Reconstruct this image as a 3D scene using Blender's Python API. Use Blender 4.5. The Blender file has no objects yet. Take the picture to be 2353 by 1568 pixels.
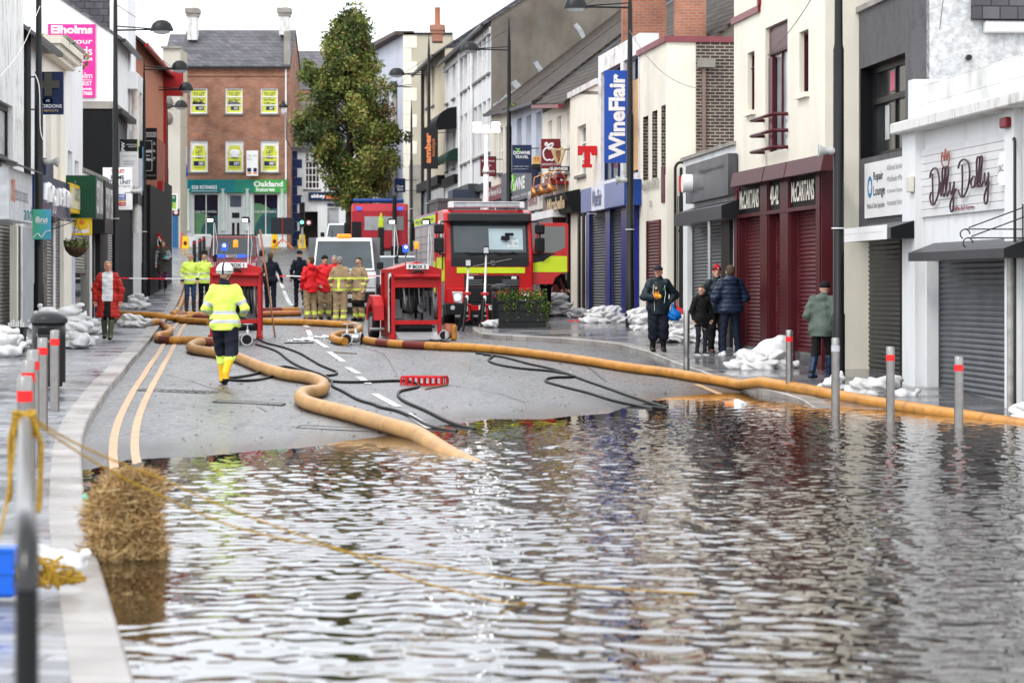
import bpy, math, random
import numpy as np
from mathutils import Vector, Matrix
random.seed(7)
rng = np.random.default_rng(7)
SC = bpy.context.scene
COL = SC.collection
pi = math.pi
# ------------------------------------------------------------------ camera, world, sun, exposure
CAMZ, FPX, CX, HY = 1.77, 6000.0, 1176.0, 655.0        # eye height over the water, focal length and horizon in units of a 2352 px wide frame
cam = bpy.data.cameras.new('camera'); camo = bpy.data.objects.new('camera', cam); COL.objects.link(camo)
camo.location = (0, 0, CAMZ); camo.rotation_euler = (pi/2, 0, 0)
cam.sensor_width = 36; cam.lens = 36*FPX/2352; cam.shift_y = -(784-HY)/2352
cam.clip_start = 0.5; cam.clip_end = 2000
cam.dof.use_dof = True; cam.dof.focus_distance = 47; cam.dof.aperture_fstop = 3.2
SC.camera = camo
w = bpy.data.worlds.new('World'); SC.world = w; w.use_nodes = True
nt = w.node_tree; bg = nt.nodes['Background']
sky = nt.nodes.new('ShaderNodeTexSky'); sky.sky_type = 'NISHITA'; sky.sun_disc = False
SUN_EL, SUN_AZ = math.radians(42), math.radians(215)
sky.sun_elevation = SUN_EL; sky.sun_rotation = SUN_AZ
mul = nt.nodes.new('ShaderNodeMix'); mul.data_type = 'RGBA'; mul.blend_type = 'MULTIPLY'; mul.inputs[0].default_value = 1
nt.links.new(sky.outputs[0], mul.inputs[6]); mul.inputs[7].default_value = (.10, .10, .10, 1)
# thin cloud deck: almost white, a little uneven
tc = nt.nodes.new('ShaderNodeTexCoord'); nz = nt.nodes.new('ShaderNodeTexNoise'); nz.inputs['Scale'].default_value = 2.2; nz.inputs['Detail'].default_value = 4
nt.links.new(tc.outputs['Generated'], nz.inputs['Vector'])
cr = nt.nodes.new('ShaderNodeValToRGB'); cr.color_ramp.elements[0].position = .35; cr.color_ramp.elements[1].position = .65
cr.color_ramp.elements[0].color = (.80, .83, .88, 1); cr.color_ramp.elements[1].color = (1.12, 1.13, 1.14, 1)
nt.links.new(nz.outputs[0], cr.inputs[0])
mx = nt.nodes.new('ShaderNodeMix'); mx.data_type = 'RGBA'; mx.inputs[0].default_value = .86
nt.links.new(mul.outputs[2], mx.inputs[6]); nt.links.new(cr.outputs[0], mx.inputs[7]); nt.links.new(mx.outputs[2], bg.inputs[0])
bg.inputs[1].default_value = 1.6
sl = bpy.data.lights.new('sun', 'SUN'); sl.energy = .9; sl.angle = math.radians(12); sl.color = (1, .96, .9)
so = bpy.data.objects.new('sun', sl); COL.objects.link(so)
# light arrives from behind the camera and to the left
so.rotation_euler = Vector((-.55, -.75, .95)).to_track_quat('Z', 'Y').to_euler()
SC.view_settings.view_transform = 'Standard'; SC.view_settings.look = 'None'; SC.view_settings.gamma = 1
SC.view_settings.exposure = 0.55

# ------------------------------------------------------------------ materials
MATS = {}
def mat(name, col, rough=.6, metal=0, var=.12, vs=2.0, bump=0, bs=40, spec=.5, emit=None, es=1, coat=0, dirt=None, dirtamt=0, ds=(1.5, 1.5, .35), trans=0, alpha=1):
    if name in MATS: return MATS[name]
    m = bpy.data.materials.new(name); m.use_nodes = True; t = m.node_tree; b = t.nodes['Principled BSDF']
    MATS[name] = m
    b.inputs['Roughness'].default_value = rough; b.inputs['Metallic'].default_value = metal
    b.inputs['Specular IOR Level'].default_value = spec*(.55 if spec == .5 and not metal else 1); b.inputs['Coat Weight'].default_value = coat
    b.inputs['Coat Roughness'].default_value = .08
    if emit is None and name not in ('skin', 'ruddy_skin'):
        _l = max(col); _k = min(1, .52+.48*(_l/.42)**.8); col = [v*_k for v in col]      # dark base colours deepened further, standing in for camera contrast
    c = tuple(col)
    b.inputs['Base Color'].default_value = c+(1,)
    if trans: b.inputs['Transmission Weight'].default_value = trans
    if alpha < 1: b.inputs['Alpha'].default_value = alpha
    if emit:
        b.inputs['Emission Color'].default_value = tuple(emit)+(1,); b.inputs['Emission Strength'].default_value = es
    L = t.links.new
    if var or bump or dirtamt:
        g = t.nodes.new('ShaderNodeNewGeometry')
    if var:
        n = t.nodes.new('ShaderNodeTexNoise'); n.inputs['Scale'].default_value = vs; n.inputs['Detail'].default_value = 6
        L(g.outputs['Position'], n.inputs['Vector'])
        r = t.nodes.new('ShaderNodeMapRange'); r.inputs[1].default_value = .3; r.inputs[2].default_value = .7
        r.inputs[3].default_value = 1-var; r.inputs[4].default_value = 1+var*.6
        L(n.outputs[0], r.inputs[0])
        x = t.nodes.new('ShaderNodeMix'); x.data_type = 'RGBA'; x.blend_type = 'MULTIPLY'; x.inputs[0].default_value = 1
        x.inputs[6].default_value = c+(1,); L(r.outputs[0], x.inputs[7])
        out = x.outputs[2]
        if dirtamt:
            mp = t.nodes.new('ShaderNodeMapping'); mp.inputs['Scale'].default_value = ds; L(g.outputs['Position'], mp.inputs[0])
            n2 = t.nodes.new('ShaderNodeTexNoise'); n2.inputs['Scale'].default_value = 1.6; n2.inputs['Detail'].default_value = 8; n2.inputs['Roughness'].default_value = .7
            L(mp.outputs[0], n2.inputs['Vector'])
            r2 = t.nodes.new('ShaderNodeMapRange'); r2.inputs[1].default_value = .5; r2.inputs[2].default_value = .72; r2.inputs[4].default_value = dirtamt
            L(n2.outputs[0], r2.inputs[0])
            y = t.nodes.new('ShaderNodeMix'); y.data_type = 'RGBA'; L(r2.outputs[0], y.inputs[0]); L(out, y.inputs[6])
            y.inputs[7].default_value = tuple(dirt or (.12, .11, .09))+(1,); out = y.outputs[2]
        L(out, b.inputs['Base Color'])
    if bump:
        n = t.nodes.new('ShaderNodeTexNoise'); n.inputs['Scale'].default_value = bs; n.inputs['Detail'].default_value = 4
        L(g.outputs['Position'], n.inputs['Vector'])
        bp = t.nodes.new('ShaderNodeBump'); bp.inputs['Strength'].default_value = bump; bp.inputs['Distance'].default_value = .02
        L(n.outputs[0], bp.inputs['Height']); L(bp.outputs[0], b.inputs['Normal'])
    return m
def brickmat(name, c1, c2, mortar, bw=.22, bh=.075, ms=.012, rough=.85, rot=None, world=False, off=.5, bump=.4, patch=0, spec=.3, squash=False):
    """courses laid in the part's own frame: along the wall and up; world=True lays them on the ground"""
    if name in MATS: return MATS[name]
    m = bpy.data.materials.new(name); m.use_nodes = True; t = m.node_tree; b = t.nodes['Principled BSDF']; MATS[name] = m; L = t.links.new
    tcn = t.nodes.new('ShaderNodeTexCoord'); sp = t.nodes.new('ShaderNodeSeparateXYZ'); cb = t.nodes.new('ShaderNodeCombineXYZ')
    g = t.nodes.new('ShaderNodeNewGeometry')
    if world:
        mp = t.nodes.new('ShaderNodeMapping'); mp.inputs['Rotation'].default_value = (0, 0, rot or 0); L(g.outputs['Position'], mp.inputs[0]); L(mp.outputs[0], sp.inputs[0])
        L(sp.outputs[0], cb.inputs[0]); L(sp.outputs[1], cb.inputs[1])
    else:
        L(tcn.outputs['Object'], sp.inputs[0])
        ad = t.nodes.new('ShaderNodeMath'); L(sp.outputs[0], ad.inputs[0]); L(sp.outputs[1], ad.inputs[1])
        L(ad.outputs[0], cb.inputs[0]); L(sp.outputs[2], cb.inputs[1])
    br = t.nodes.new('ShaderNodeTexBrick'); L(cb.outputs[0], br.inputs['Vector'])
    br.offset = off
    br.inputs['Color1'].default_value = tuple(c1)+(1,); br.inputs['Color2'].default_value = tuple(c2)+(1,); br.inputs['Mortar'].default_value = tuple(mortar)+(1,)
    br.inputs['Scale'].default_value = 1; br.inputs['Mortar Size'].default_value = ms; br.inputs['Brick Width'].default_value = bw; br.inputs['Row Height'].default_value = bh
    n = t.nodes.new('ShaderNodeTexNoise'); n.inputs['Scale'].default_value = 1.3; n.inputs['Detail'].default_value = 7; L(g.outputs['Position'], n.inputs['Vector'])
    r = t.nodes.new('ShaderNodeMapRange'); r.inputs[1].default_value = .3; r.inputs[2].default_value = .7; r.inputs[3].default_value = .65; r.inputs[4].default_value = 1.2; L(n.outputs[0], r.inputs[0])
    x = t.nodes.new('ShaderNodeMix'); x.data_type = 'RGBA'; x.blend_type = 'MULTIPLY'; x.inputs[0].default_value = 1
    L(br.outputs[0], x.inputs[6]); L(r.outputs[0], x.inputs[7]); L(x.outputs[2], b.inputs['Base Color'])
    b.inputs['Roughness'].default_value = rough; b.inputs['Specular IOR Level'].default_value = spec
    if patch:      # wet and drier patches
        n3 = t.nodes.new('ShaderNodeTexNoise'); n3.inputs['Scale'].default_value = .9; n3.inputs['Detail'].default_value = 8; L(g.outputs['Position'], n3.inputs['Vector'])
        r3 = t.nodes.new('ShaderNodeMapRange'); r3.inputs[1].default_value = .4; r3.inputs[2].default_value = .62; r3.inputs[3].default_value = rough; r3.inputs[4].default_value = patch; L(n3.outputs[0], r3.inputs[0]); L(r3.outputs[0], b.inputs['Roughness'])
    if bump:
        bp = t.nodes.new('ShaderNodeBump'); bp.inputs['Strength'].default_value = bump; bp.inputs['Distance'].default_value = .006; bp.invert = True
        L(br.outputs['Fac'], bp.inputs['Height']); L(bp.outputs[0], b.inputs['Normal'])
    return m
def glassmat(name, tint=(.03, .035, .04), rough=.06):
    if name in MATS: return MATS[name]
    return mat(name, tint, rough=rough, var=.3, vs=1.2, spec=.8, coat=.3)

# ------------------------------------------------------------------ objects and meshes
def props(o, label=None, cat=None, group=None, kind=None):
    if label: o['label'] = label
    if cat: o['category'] = cat
    if group: o['group'] = group
    if kind: o['kind'] = kind
    return o
def root(name, label, cat, loc=(0, 0, 0), rz=0, group=None):
    o = bpy.data.objects.new(name, None); COL.objects.link(o); o.location = loc; o.rotation_euler = (0, 0, rz); o.empty_display_size = .2
    return props(o, label, cat, group)
def link(name, me, parent=None, loc=None, rot=None):
    o = bpy.data.objects.new(name, me); COL.objects.link(o)
    if parent is not None: o.parent = parent
    if loc is not None: o.location = loc
    if rot is not None: o.rotation_euler = rot
    return o
def fastmesh(name, V, F, mats, fm=None, smooth=True):
    me = bpy.data.meshes.new(name)
    V = np.asarray(V, dtype=np.float32); F = np.asarray(F, dtype=np.int32)
    me.vertices.add(len(V)); me.vertices.foreach_set('co', V.ravel())
    k = F.shape[1]; me.loops.add(F.size); me.loops.foreach_set('vertex_index', F.ravel())
    me.polygons.add(len(F)); me.polygons.foreach_set('loop_start', np.arange(0, F.size, k, dtype=np.int32))
    if fm is not None: me.polygons.foreach_set('material_index', np.asarray(fm, dtype=np.int32))
    me.polygons.foreach_set('use_smooth', np.full(len(F), smooth))
    me.update(calc_edges=True); me.validate()
    for m in (mats if isinstance(mats, (list, tuple)) else [mats]): me.materials.append(m)
    return me
class MB:
    def __init__(s): s.v = []; s.f = []; s.m = []; s.sm = []; s.mats = []
    def mi(s, m):
        if m not in s.mats: s.mats.append(m)
        return s.mats.index(m)
    def add(s, vs, fs, m, smooth=False):
        k = len(s.v); s.v += [tuple(v) for v in vs]; i = s.mi(m)
        for f in fs: s.f.append(tuple(k+a for a in f)); s.m.append(i); s.sm.append(smooth)
        return s
    def box(s, x0, x1, y0, y1, z0, z1, m, tx=0, ty=0):
        vs = [(x0, y0, z0), (x1, y0, z0), (x1, y1, z0), (x0, y1, z0), (x0+tx, y0+ty, z1), (x1-tx, y0+ty, z1), (x1-tx, y1-ty, z1), (x0+tx, y1-ty, z1)]
        return s.add(vs, [(0, 3, 2, 1), (4, 5, 6, 7), (0, 1, 5, 4), (1, 2, 6, 5), (2, 3, 7, 6), (3, 0, 4, 7)], m)
    def hexa(s, vs, m): return s.add(vs, [(0, 3, 2, 1), (4, 5, 6, 7), (0, 1, 5, 4), (1, 2, 6, 5), (2, 3, 7, 6), (3, 0, 4, 7)], m)
    def quad(s, a, b, c, d, m): return s.add([a, b, c, d], [(0, 1, 2, 3)], m)
    def rings(s, rs, m, caps=True, smooth=True, closed=False):
        n = len(rs[0]); k = [v for r in rs for v in r]; f = []
        R = len(rs)
        for j in range(R if closed else R-1):
            a, b = j*n, ((j+1) % R)*n
            for i in range(n): f.append((a+i, a+(i+1) % n, b+(i+1) % n, b+i))
        s.add(k, f, m, smooth)
        if caps and not closed:
            s.add(rs[0], [tuple(range(n))[::-1]], m); s.add(rs[-1], [tuple(range(n))], m)
        return s
    def tube(s, pts, r, m, n=8, caps=True, twist=0):
        P = [Vector(p) for p in pts]; rs = []; up = Vector((0, 0, 1)); prev = None
        for i, p in enumerate(P):
            d = (P[min(i+1, len(P)-1)]-P[max(i-1, 0)])
            d = d.normalized() if d.length > 1e-9 else Vector((0, 0, 1))
            if prev is None:
                a = d.cross(up) if abs(d.z) < .95 else d.cross(Vector((0, 1, 0)))
            else: a = prev - d*prev.dot(d)
            a.normalize(); prev = a; b = d.cross(a)
            rr = r[i] if isinstance(r, (list, tuple)) else r
            rs.append([tuple(p+a*(rr*math.cos(t+twist))+b*(rr*math.sin(t+twist))) for t in [2*pi*k/n for k in range(n)]])
        return s.rings(rs, m, caps)
    def cyl(s, p0, p1, r0, m, r1=None, n=14, caps=True): return s.tube([p0, p1], [r0, r0 if r1 is None else r1], m, n, caps)
    def lathe(s, prof, m, c=(0, 0), n=20, caps=True):
        return s.rings([[(c[0]+r*math.cos(2*pi*k/n), c[1]+r*math.sin(2*pi*k/n), z) for k in range(n)] for r, z in prof], m, caps)
    def prism(s, poly, y0, y1, m, axis='y'):     # poly in (x, z), extruded along y
        n = len(poly)
        if axis == 'y': a = [(x, y0, z) for x, z in poly]; b = [(x, y1, z) for x, z in poly]
        elif axis == 'x': a = [(y0, x, z) for x, z in poly]; b = [(y1, x, z) for x, z in poly]
        else: a = [(x, z, y0) for x, z in poly]; b = [(x, z, y1) for x, z in poly]
        s.add(a+b, [tuple(range(n)), tuple(range(n, 2*n))[::-1]]+[(i, n+i, n+(i+1) % n, (i+1) % n) for i in range(n)], m)
        return s
    def ell(s, c, r, m, nu=12, nv=8):
        rs = [[(c[0]+r[0]*math.sin(a)*math.cos(b), c[1]+r[1]*math.sin(a)*math.sin(b), c[2]-r[2]*math.cos(a)) for b in [2*pi*k/nu for k in range(nu)]] for a in [pi*(j+.02)/(nv+.04) for j in range(nv+1)]]
        return s.rings(rs, m)
    def build(s, name, parent=None, loc=None, rot=None, bevel=0, seg=1, fixn=True):
        me = bpy.data.meshes.new(name); me.from_pydata(s.v, [], s.f)
        for m in s.mats: me.materials.append(m)
        me.polygons.foreach_set('material_index', s.m); me.polygons.foreach_set('use_smooth', s.sm); me.update()
        if fixn:
            import bmesh
            bm = bmesh.new(); bm.from_mesh(me); bmesh.ops.recalc_face_normals(bm, faces=bm.faces); bm.to_mesh(me); bm.free()
        o = link(name, me, parent, loc, rot)
        if bevel:
            b = o.modifiers.new('bevel', 'BEVEL'); b.width = bevel; b.segments = seg; b.limit_method = 'ANGLE'; b.angle_limit = math.radians(40)
        return o
def copytree(o, parent=None, loc=None, rz=None, scale=None, label=None, group=None):
    c = o.copy(); COL.objects.link(c)
    if parent is not None: c.parent = parent
    if loc is not None: c.location = loc
    if rz is not None: c.rotation_euler = (c.rotation_euler[0], c.rotation_euler[1], rz)
    if scale is not None: c.scale = scale
    if label: c['label'] = label
    if group: c['group'] = group
    for ch in list(o.children): copytree(ch, c)
    return c
def text(s, x0, x1, z0, z1, m, parent, y=0, vert=False, bold=0, name='lettering', ext=.004, keep=False, shear=0):
    """letters standing in the local xz plane, read from -y, fitted to the rectangle"""
    cu = bpy.data.curves.new('txt', 'FONT'); cu.body = s; cu.size = 1; cu.offset = bold; cu.extrude = 0; cu.resolution_u = 3; cu.shear = shear
    cu.align_x = 'LEFT'
    to = bpy.data.objects.new('txt', cu); COL.objects.link(to)
    dg = bpy.context.evaluated_depsgraph_get(); dg.update()
    me = bpy.data.meshes.new_from_object(to.evaluated_get(dg)); bpy.data.objects.remove(to); 
    n = len(me.vertices)
    if n == 0: return None
    co = np.empty(n*3, dtype=np.float32); me.vertices.foreach_get('co', co); co = co.reshape(-1, 3)
    if vert: co = np.stack([-co[:, 1], co[:, 0], co[:, 2]], 1)
    mn, mxx = co.min(0), co.max(0); W, H = x1-x0, z1-z0
    sx = W/max(mxx[0]-mn[0], 1e-6); sz = H/max(mxx[1]-mn[1], 1e-6)
    if keep: sx = sz = min(sx, sz)
    ox = x0+(W-(mxx[0]-mn[0])*sx)/2; oz = z0+(H-(mxx[1]-mn[1])*sz)/2
    out = np.stack([ox+(co[:, 0]-mn[0])*sx, np.full(n, y-ext, dtype=np.float32), oz+(co[:, 1]-mn[1])*sz], 1)
    me.vertices.foreach_set('co', out.astype(np.float32).ravel()); me.update(); me.materials.clear(); me.materials.append(m)
    me.name = name
    return link(name, me, parent)

# ------------------------------------------------------------------ surveying: from a sighting in the photograph to a place in the street
def crop(ox, oy, sc): return lambda x, y: ((ox+x*sc)/1.488, (oy+y*sc)/1.488)
cA = crop(0, 0, .38265); cB = crop(0, 500, .5102); cC = crop(400, 0, .38258); cD = crop(500, 550, .47847); cE = crop(950, 0, .44643)
cF = crop(1250, 0, .44643); cG = crop(950, 600, .38256); cH = crop(1250, 620, .38272); cI = crop(1600, 0, .44643); cJ = crop(1900, 500, .44643)
cK = crop(2100, 0, .44643); cL = crop(2300, 550, .44643); cM = crop(2800, 0, .44643); cN = crop(2650, 600, .54209); cO = crop(0, 1050, .44643)
cQ = crop(0, 1600, .46753); cR = crop(500, 1000, .50999); cT = crop(1500, 1150, .84998); cU = crop(550, 1550, .53124); cV = crop(2150, 850, .28699)
def at(x, y, Y): return Vector(((x-CX)*Y/FPX, Y, CAMZ+(HY-y)*Y/FPX))
_LY = [0, 8, 16, 25, 31.6, 37, 56.6, 70, 78, 97, 143, 240]
_LZ = [-.10, -.10, -.09, -.01, .13, .26, .48, .70, .88, 1.60, 3.87, 8]
_RY = [0, 11, 25, 33.5, 40, 45, 56, 61, 70, 78, 97, 143, 240]
_RZ = [-.6, -.45, -.3, -.19, -.08, .03, .34, .46, .68, .87, 1.60, 3.87, 8]
_KY = [0, 11.6, 17, 21, 25, 30, 36.7, 60, 97, 143, 240]
_KX = [.3, -1.67, -2.75, -3.45, -4.07, -4.9, -5.75, -8.3, -12.2, -16, -22]
def kerbx(Y): return np.interp(Y, _KY, _KX)
def smoothz(Y, A, B):      # profile smoothed over a few metres
    return (np.interp(Y-1.5, A, B)+np.interp(Y, A, B)+np.interp(Y+1.5, A, B))/3
def zg(X, Y):
    t = np.clip((X-kerbx(Y))/10.5, -.1, 1.2)
    b = np.clip((Y-20)/6, 0, 1)*np.clip((60-Y)/12, 0, 1)
    return smoothz(Y, _LY, _LZ)*(1-t)+smoothz(Y, _RY, _RZ)*t+b*(.010*np.sin(X*1.25+Y*.33+.6)+.007*np.sin(X*2.6-Y*.55)+.004*np.sin(X*5.1+Y*.9))
def zp(X, Y): return zg(X, Y)+.12
def G(x, y, off=0, f=zg):
    dx = (x-CX)/FPX; dz = (HY-y)/FPX; Y = 9.0; pY = Y
    while Y < 300:
        if CAMZ+dz*Y < f(dx*Y, Y)+off: break
        pY = Y; Y *= 1.01
    a, b = pY, Y
    for _ in range(30):
        m_ = (a+b)/2
        if CAMZ+dz*m_ < f(dx*m_, m_)+off: b = m_
        else: a = m_
    return Vector((dx*b, b, CAMZ+dz*b))
class Fac:
    """vertical plane of a frontage through two plan points, left end first as seen from the street"""
    def __init__(s, A, B):
        s.A = Vector(A); s.e = (Vector(B)-s.A).normalized(); s.ang = math.atan2(s.e.y, s.e.x)
    def u(s, x, o=0):
        dx = (x-CX)/FPX; A = s.A+Vector((-s.e.y, s.e.x))*o; return (A.y*dx-A.x)/(s.e.x-s.e.y*dx)
    def p(s, x, o=0): return s.A+s.e*s.u(x, o)+Vector((-s.e.y, s.e.x))*o
    def z(s, x, y, o=0):
        Y = s.p(x, o).y; return CAMZ+(HY-y)*Y/FPX
# ------------------------------------------------------------------ the setting: ground, road, pavements, flood water
def asphalt():
    m = bpy.data.materials.new('wet_asphalt'); m.use_nodes = True; t = m.node_tree; b = t.nodes['Principled BSDF']; L = t.links.new
    g = t.nodes.new('ShaderNodeNewGeometry')
    def noise(s, d, sc=None):
        n = t.nodes.new('ShaderNodeTexNoise'); n.inputs['Scale'].default_value = s; n.inputs['Detail'].default_value = d; n.inputs['Roughness'].default_value = .65
        if sc:
            mp = t.nodes.new('ShaderNodeMapping'); mp.inputs['Scale'].default_value = sc; L(g.outputs['Position'], mp.inputs[0]); L(mp.outputs[0], n.inputs['Vector'])
        else: L(g.outputs['Position'], n.inputs['Vector'])
        return n
    def ramp(src, a, b_, c0, c1):
        r = t.nodes.new('ShaderNodeMapRange'); r.inputs[1].default_value = a; r.inputs[2].default_value = b_; r.inputs[3].default_value = c0; r.inputs[4].default_value = c1; L(src, r.inputs[0]); return r.outputs[0]
    big = noise(.35, 6, (1, .5, 1)); fine = noise(55, 2); mid = noise(9, 8, (1, .5, 1)); trk = noise(1.1, 7, (1.6, .25, 1))
    x = t.nodes.new('ShaderNodeMix'); x.data_type = 'RGBA'; L(ramp(fine.outputs[0], .35, .68, 0, 1), x.inputs[0])
    x.inputs[6].default_value = (.028, .030, .033, 1); x.inputs[7].default_value = (.17, .17, .175, 1)
    y = t.nodes.new('ShaderNodeMix'); y.data_type = 'RGBA'; y.blend_type = 'MULTIPLY'; y.inputs[0].default_value = 1; L(x.outputs[2], y.inputs[6]); mm_ = t.nodes.new('ShaderNodeMath'); mm_.operation = 'MULTIPLY'; m3_ = t.nodes.new('ShaderNodeMath'); m3_.operation = 'MULTIPLY'; L(ramp(big.outputs[0], .3, .7, .7, 1.25), mm_.inputs[0]); L(ramp(mid.outputs[0], .35, .65, .55, 1.35), mm_.inputs[1]); L(mm_.outputs[0], m3_.inputs[0]); L(ramp(trk.outputs[0], .35, .65, .7, 1.2), m3_.inputs[1]); L(m3_.outputs[0], y.inputs[7])
    L(y.outputs[2], b.inputs['Base Color'])
    rr_ = t.nodes.new('ShaderNodeMath'); rr_.operation = 'ADD'; L(ramp(trk.outputs[0], .38, .62, .30, .14), rr_.inputs[0]); L(ramp(mid.outputs[0], .35, .65, .18, -.02), rr_.inputs[1]); sz_ = t.nodes.new('ShaderNodeSeparateXYZ'); L(g.outputs['Position'], sz_.inputs[0]); nb_ = t.nodes.new('ShaderNodeMath'); nb_.operation = 'MULTIPLY_ADD'; L(mid.outputs[0], nb_.inputs[0]); nb_.inputs[1].default_value = .06; L(sz_.outputs[2], nb_.inputs[2])
    q1 = t.nodes.new('ShaderNodeMath'); q1.operation = 'MULTIPLY'; L(rr_.outputs[0], q1.inputs[0]); L(ramp(nb_.outputs[0], .03, .09, .25, 1), q1.inputs[1]); L(q1.outputs[0], b.inputs['Roughness'])      # soaked fringe beside the flood
    q2 = t.nodes.new('ShaderNodeMix'); q2.data_type = 'RGBA'; q2.blend_type = 'MULTIPLY'; q2.inputs[0].default_value = 1; L(y.outputs[2], q2.inputs[6]); L(ramp(nb_.outputs[0], .03, .09, .55, 1), q2.inputs[7]); L(q2.outputs[2], b.inputs['Base Color'])
    bp = t.nodes.new('ShaderNodeBump'); bp.inputs['Strength'].default_value = .8; bp.inputs['Distance'].default_value = .012
    L(fine.outputs[0], bp.inputs['Height']); L(bp.outputs[0], b.inputs['Normal'])
    return m
def sheet(name, xs_of, Ys, f, m, kind='structure', nx=60):
    V = []
    for Y in Ys:
        xa, xb = xs_of(Y)
        for k in range(nx+1):
            X = xa+(xb-xa)*k/nx; V.append((X, Y, f(X, Y)))
    F = [(j*(nx+1)+i, j*(nx+1)+i+1, (j+1)*(nx+1)+i+1, (j+1)*(nx+1)+i) for j in range(len(Ys)-1) for i in range(nx)]
    o = link(name, fastmesh(name, V, F, m)); o['kind'] = kind; return o
YS = [2+i*.4 for i in range(240)]+[98+i*2 for i in range(40)]+[180+i*20 for i in range(40)]
LOW = lambda X, Y: zg(X, Y)
M_ROAD = asphalt()
def _rx(Y): return (float(kerbx(Y))-14-Y*.02, float(kerbx(Y))+28+Y*.1)
sheet('road', _rx, YS, lambda X, Y: float(zg(X, Y)), M_ROAD, nx=130)
m_gr = mat('ground_earth', (.09, .09, .075), rough=.9, var=.3)
o = sheet('ground', lambda Y: (-900, 900), [-30+i*15 for i in range(15)]+[260+i*60 for i in range(20)], lambda X, Y: float(min(zg(np.clip(X, -6, 6), Y), 8))-1.1, m_gr, nx=60)
# kerb lines, sighted on the road surface
kl_px = [cQ(1000, 1568), cQ(900, 1250), cQ(830, 1000), cQ(710, 640), cQ(640, 400), cQ(600, 0), cO(625, 1150), cO(650, 990), cO(720, 850), cO(800, 720), cO(850, 650), cO(905, 590), cO(985, 480), cO(1100, 345), cO(1170, 250), cO(1230, 165), (400, 722), (415, 690), (424, 660), (432, 630), (440, 600)]
KLp = []
for (x, y) in kl_px:
    p = G(x, y) if y < 1060 else at(x, y, CAMZ*FPX/(y-HY))
    KLp.append(Vector((p.x, p.y)))
KLp = [Vector((-.05, 3.0)), Vector((-.55, 5.8))]+KLp
# continue away up the hill
KLp += [Vector((KLp[-1].x-1.2, KLp[-1].y+14)), Vector((KLp[-1].x-8, KLp[-1].y+30))]
kr_px = [(1081, 760), (1092, 771), (1110, 779), (1250, 785), (1408, 798), (1494, 821), (1579, 856), (1640, 878), (1700, 895), (1836, 930)]
KRp = [Vector(G(x, y).xy) for x, y in kr_px]
KRp = [Vector((-4.2, 150)), Vector((-2.5, 120)), Vector((-.35, 95)), Vector((.5, 84)), Vector((-.2, 76.5))]+KRp+[Vector((4.32, 35.6)), Vector((4.85, 33.4)), Vector((5.6, 31.6)), Vector((5.9, 26)), Vector((5.9, 5))]
def dense(P, step=.8):
    out = []
    for a, b in zip(P[:-1], P[1:]):
        n = max(1, int((b-a).length/step)); out += [a+(b-a)*k/n for k in range(n)]
    return out+[P[-1]]
def smoothline(P, it=3):
    for _ in range(it):
        P = [P[0]]+[P[i]*.5+(P[i-1]+P[i+1])*.25 for i in range(1, len(P)-1)]+[P[-1]]
    return P
KL = smoothline(dense(KLp)); KR = smoothline(dense(KRp, .6), 2)
m_kerb = brickmat('granite_kerb', (.33, .31, .29), (.24, .225, .21), (.08, .075, .07), bw=.9, bh=50, ms=.006, rough=.42, world=True, rot=pi/2, patch=.2, bump=.3)
m_pav = brickmat('wet_paving', (.27, .28, .305), (.10, .105, .12), (.04, .04, .04), bw=.62, bh=.22, ms=.014, rough=.38, world=True, rot=.1, patch=.13, bump=.25, spec=.6)
m_pavr = brickmat('dark_wet_paving', (.22, .22, .23), (.10, .10, .11), (.07, .07, .07), bw=.62, bh=.2, ms=.008, rough=.3, world=True, rot=-.1, patch=.1, bump=.25, spec=.6)
def pavement(name, K, side, m, outer):
    V = []; F = []; kw = .29; KV_, KF_ = [], []
    for i, p in enumerate(K):
        d = (K[min(i+1, len(K)-1)]-K[max(i-1, 0)]).normalized(); n = Vector((-d.y, d.x))*side
        q = p+n*kw; zr = float(zg(p.x, p.y)); top = zr+.12
        KV_ += [(p.x, p.y, zr-.25), (p.x+n.x*.012, p.y+n.y*.012, top-.015), (p.x+n.x*.03, p.y+n.y*.03, top), (q.x, q.y, top+.002), (q.x, q.y, top-.3)]
        X1 = outer(q)
        for k in range(9):
            t = k/8; X = q.x+(X1-q.x)*t; Yk = q.y
            V.append((X, Yk, top-.004+t*abs(X1-q.x)*.012))
    n = len(K)
    for i in range(n-1):
        for k in range(8): F.append((i*9+k, i*9+k+1, (i+1)*9+k+1, (i+1)*9+k))
        for k in range(4): KF_.append((i*5+k, i*5+k+1, (i+1)*5+k+1, (i+1)*5+k))
    o = link(name, fastmesh(name, V, F, m, smooth=False)); o['kind'] = 'structure'
    o = link('kerb', fastmesh('kerb', KV_, KF_, m_kerb, smooth=False)); o['kind'] = 'structure'
pavement('pavement_left', KL, 1, m_pav, lambda q: min(-10.7-.0625*(q.y-57), q.x-2)-2.6)
pavement('pavement_right', KR, 1, m_pavr, lambda q: 4.7-.12*(q.y-55)+2.6)
def PZ(x, y): return G(x, y, 0, zp)      # sighting on a pavement
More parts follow.
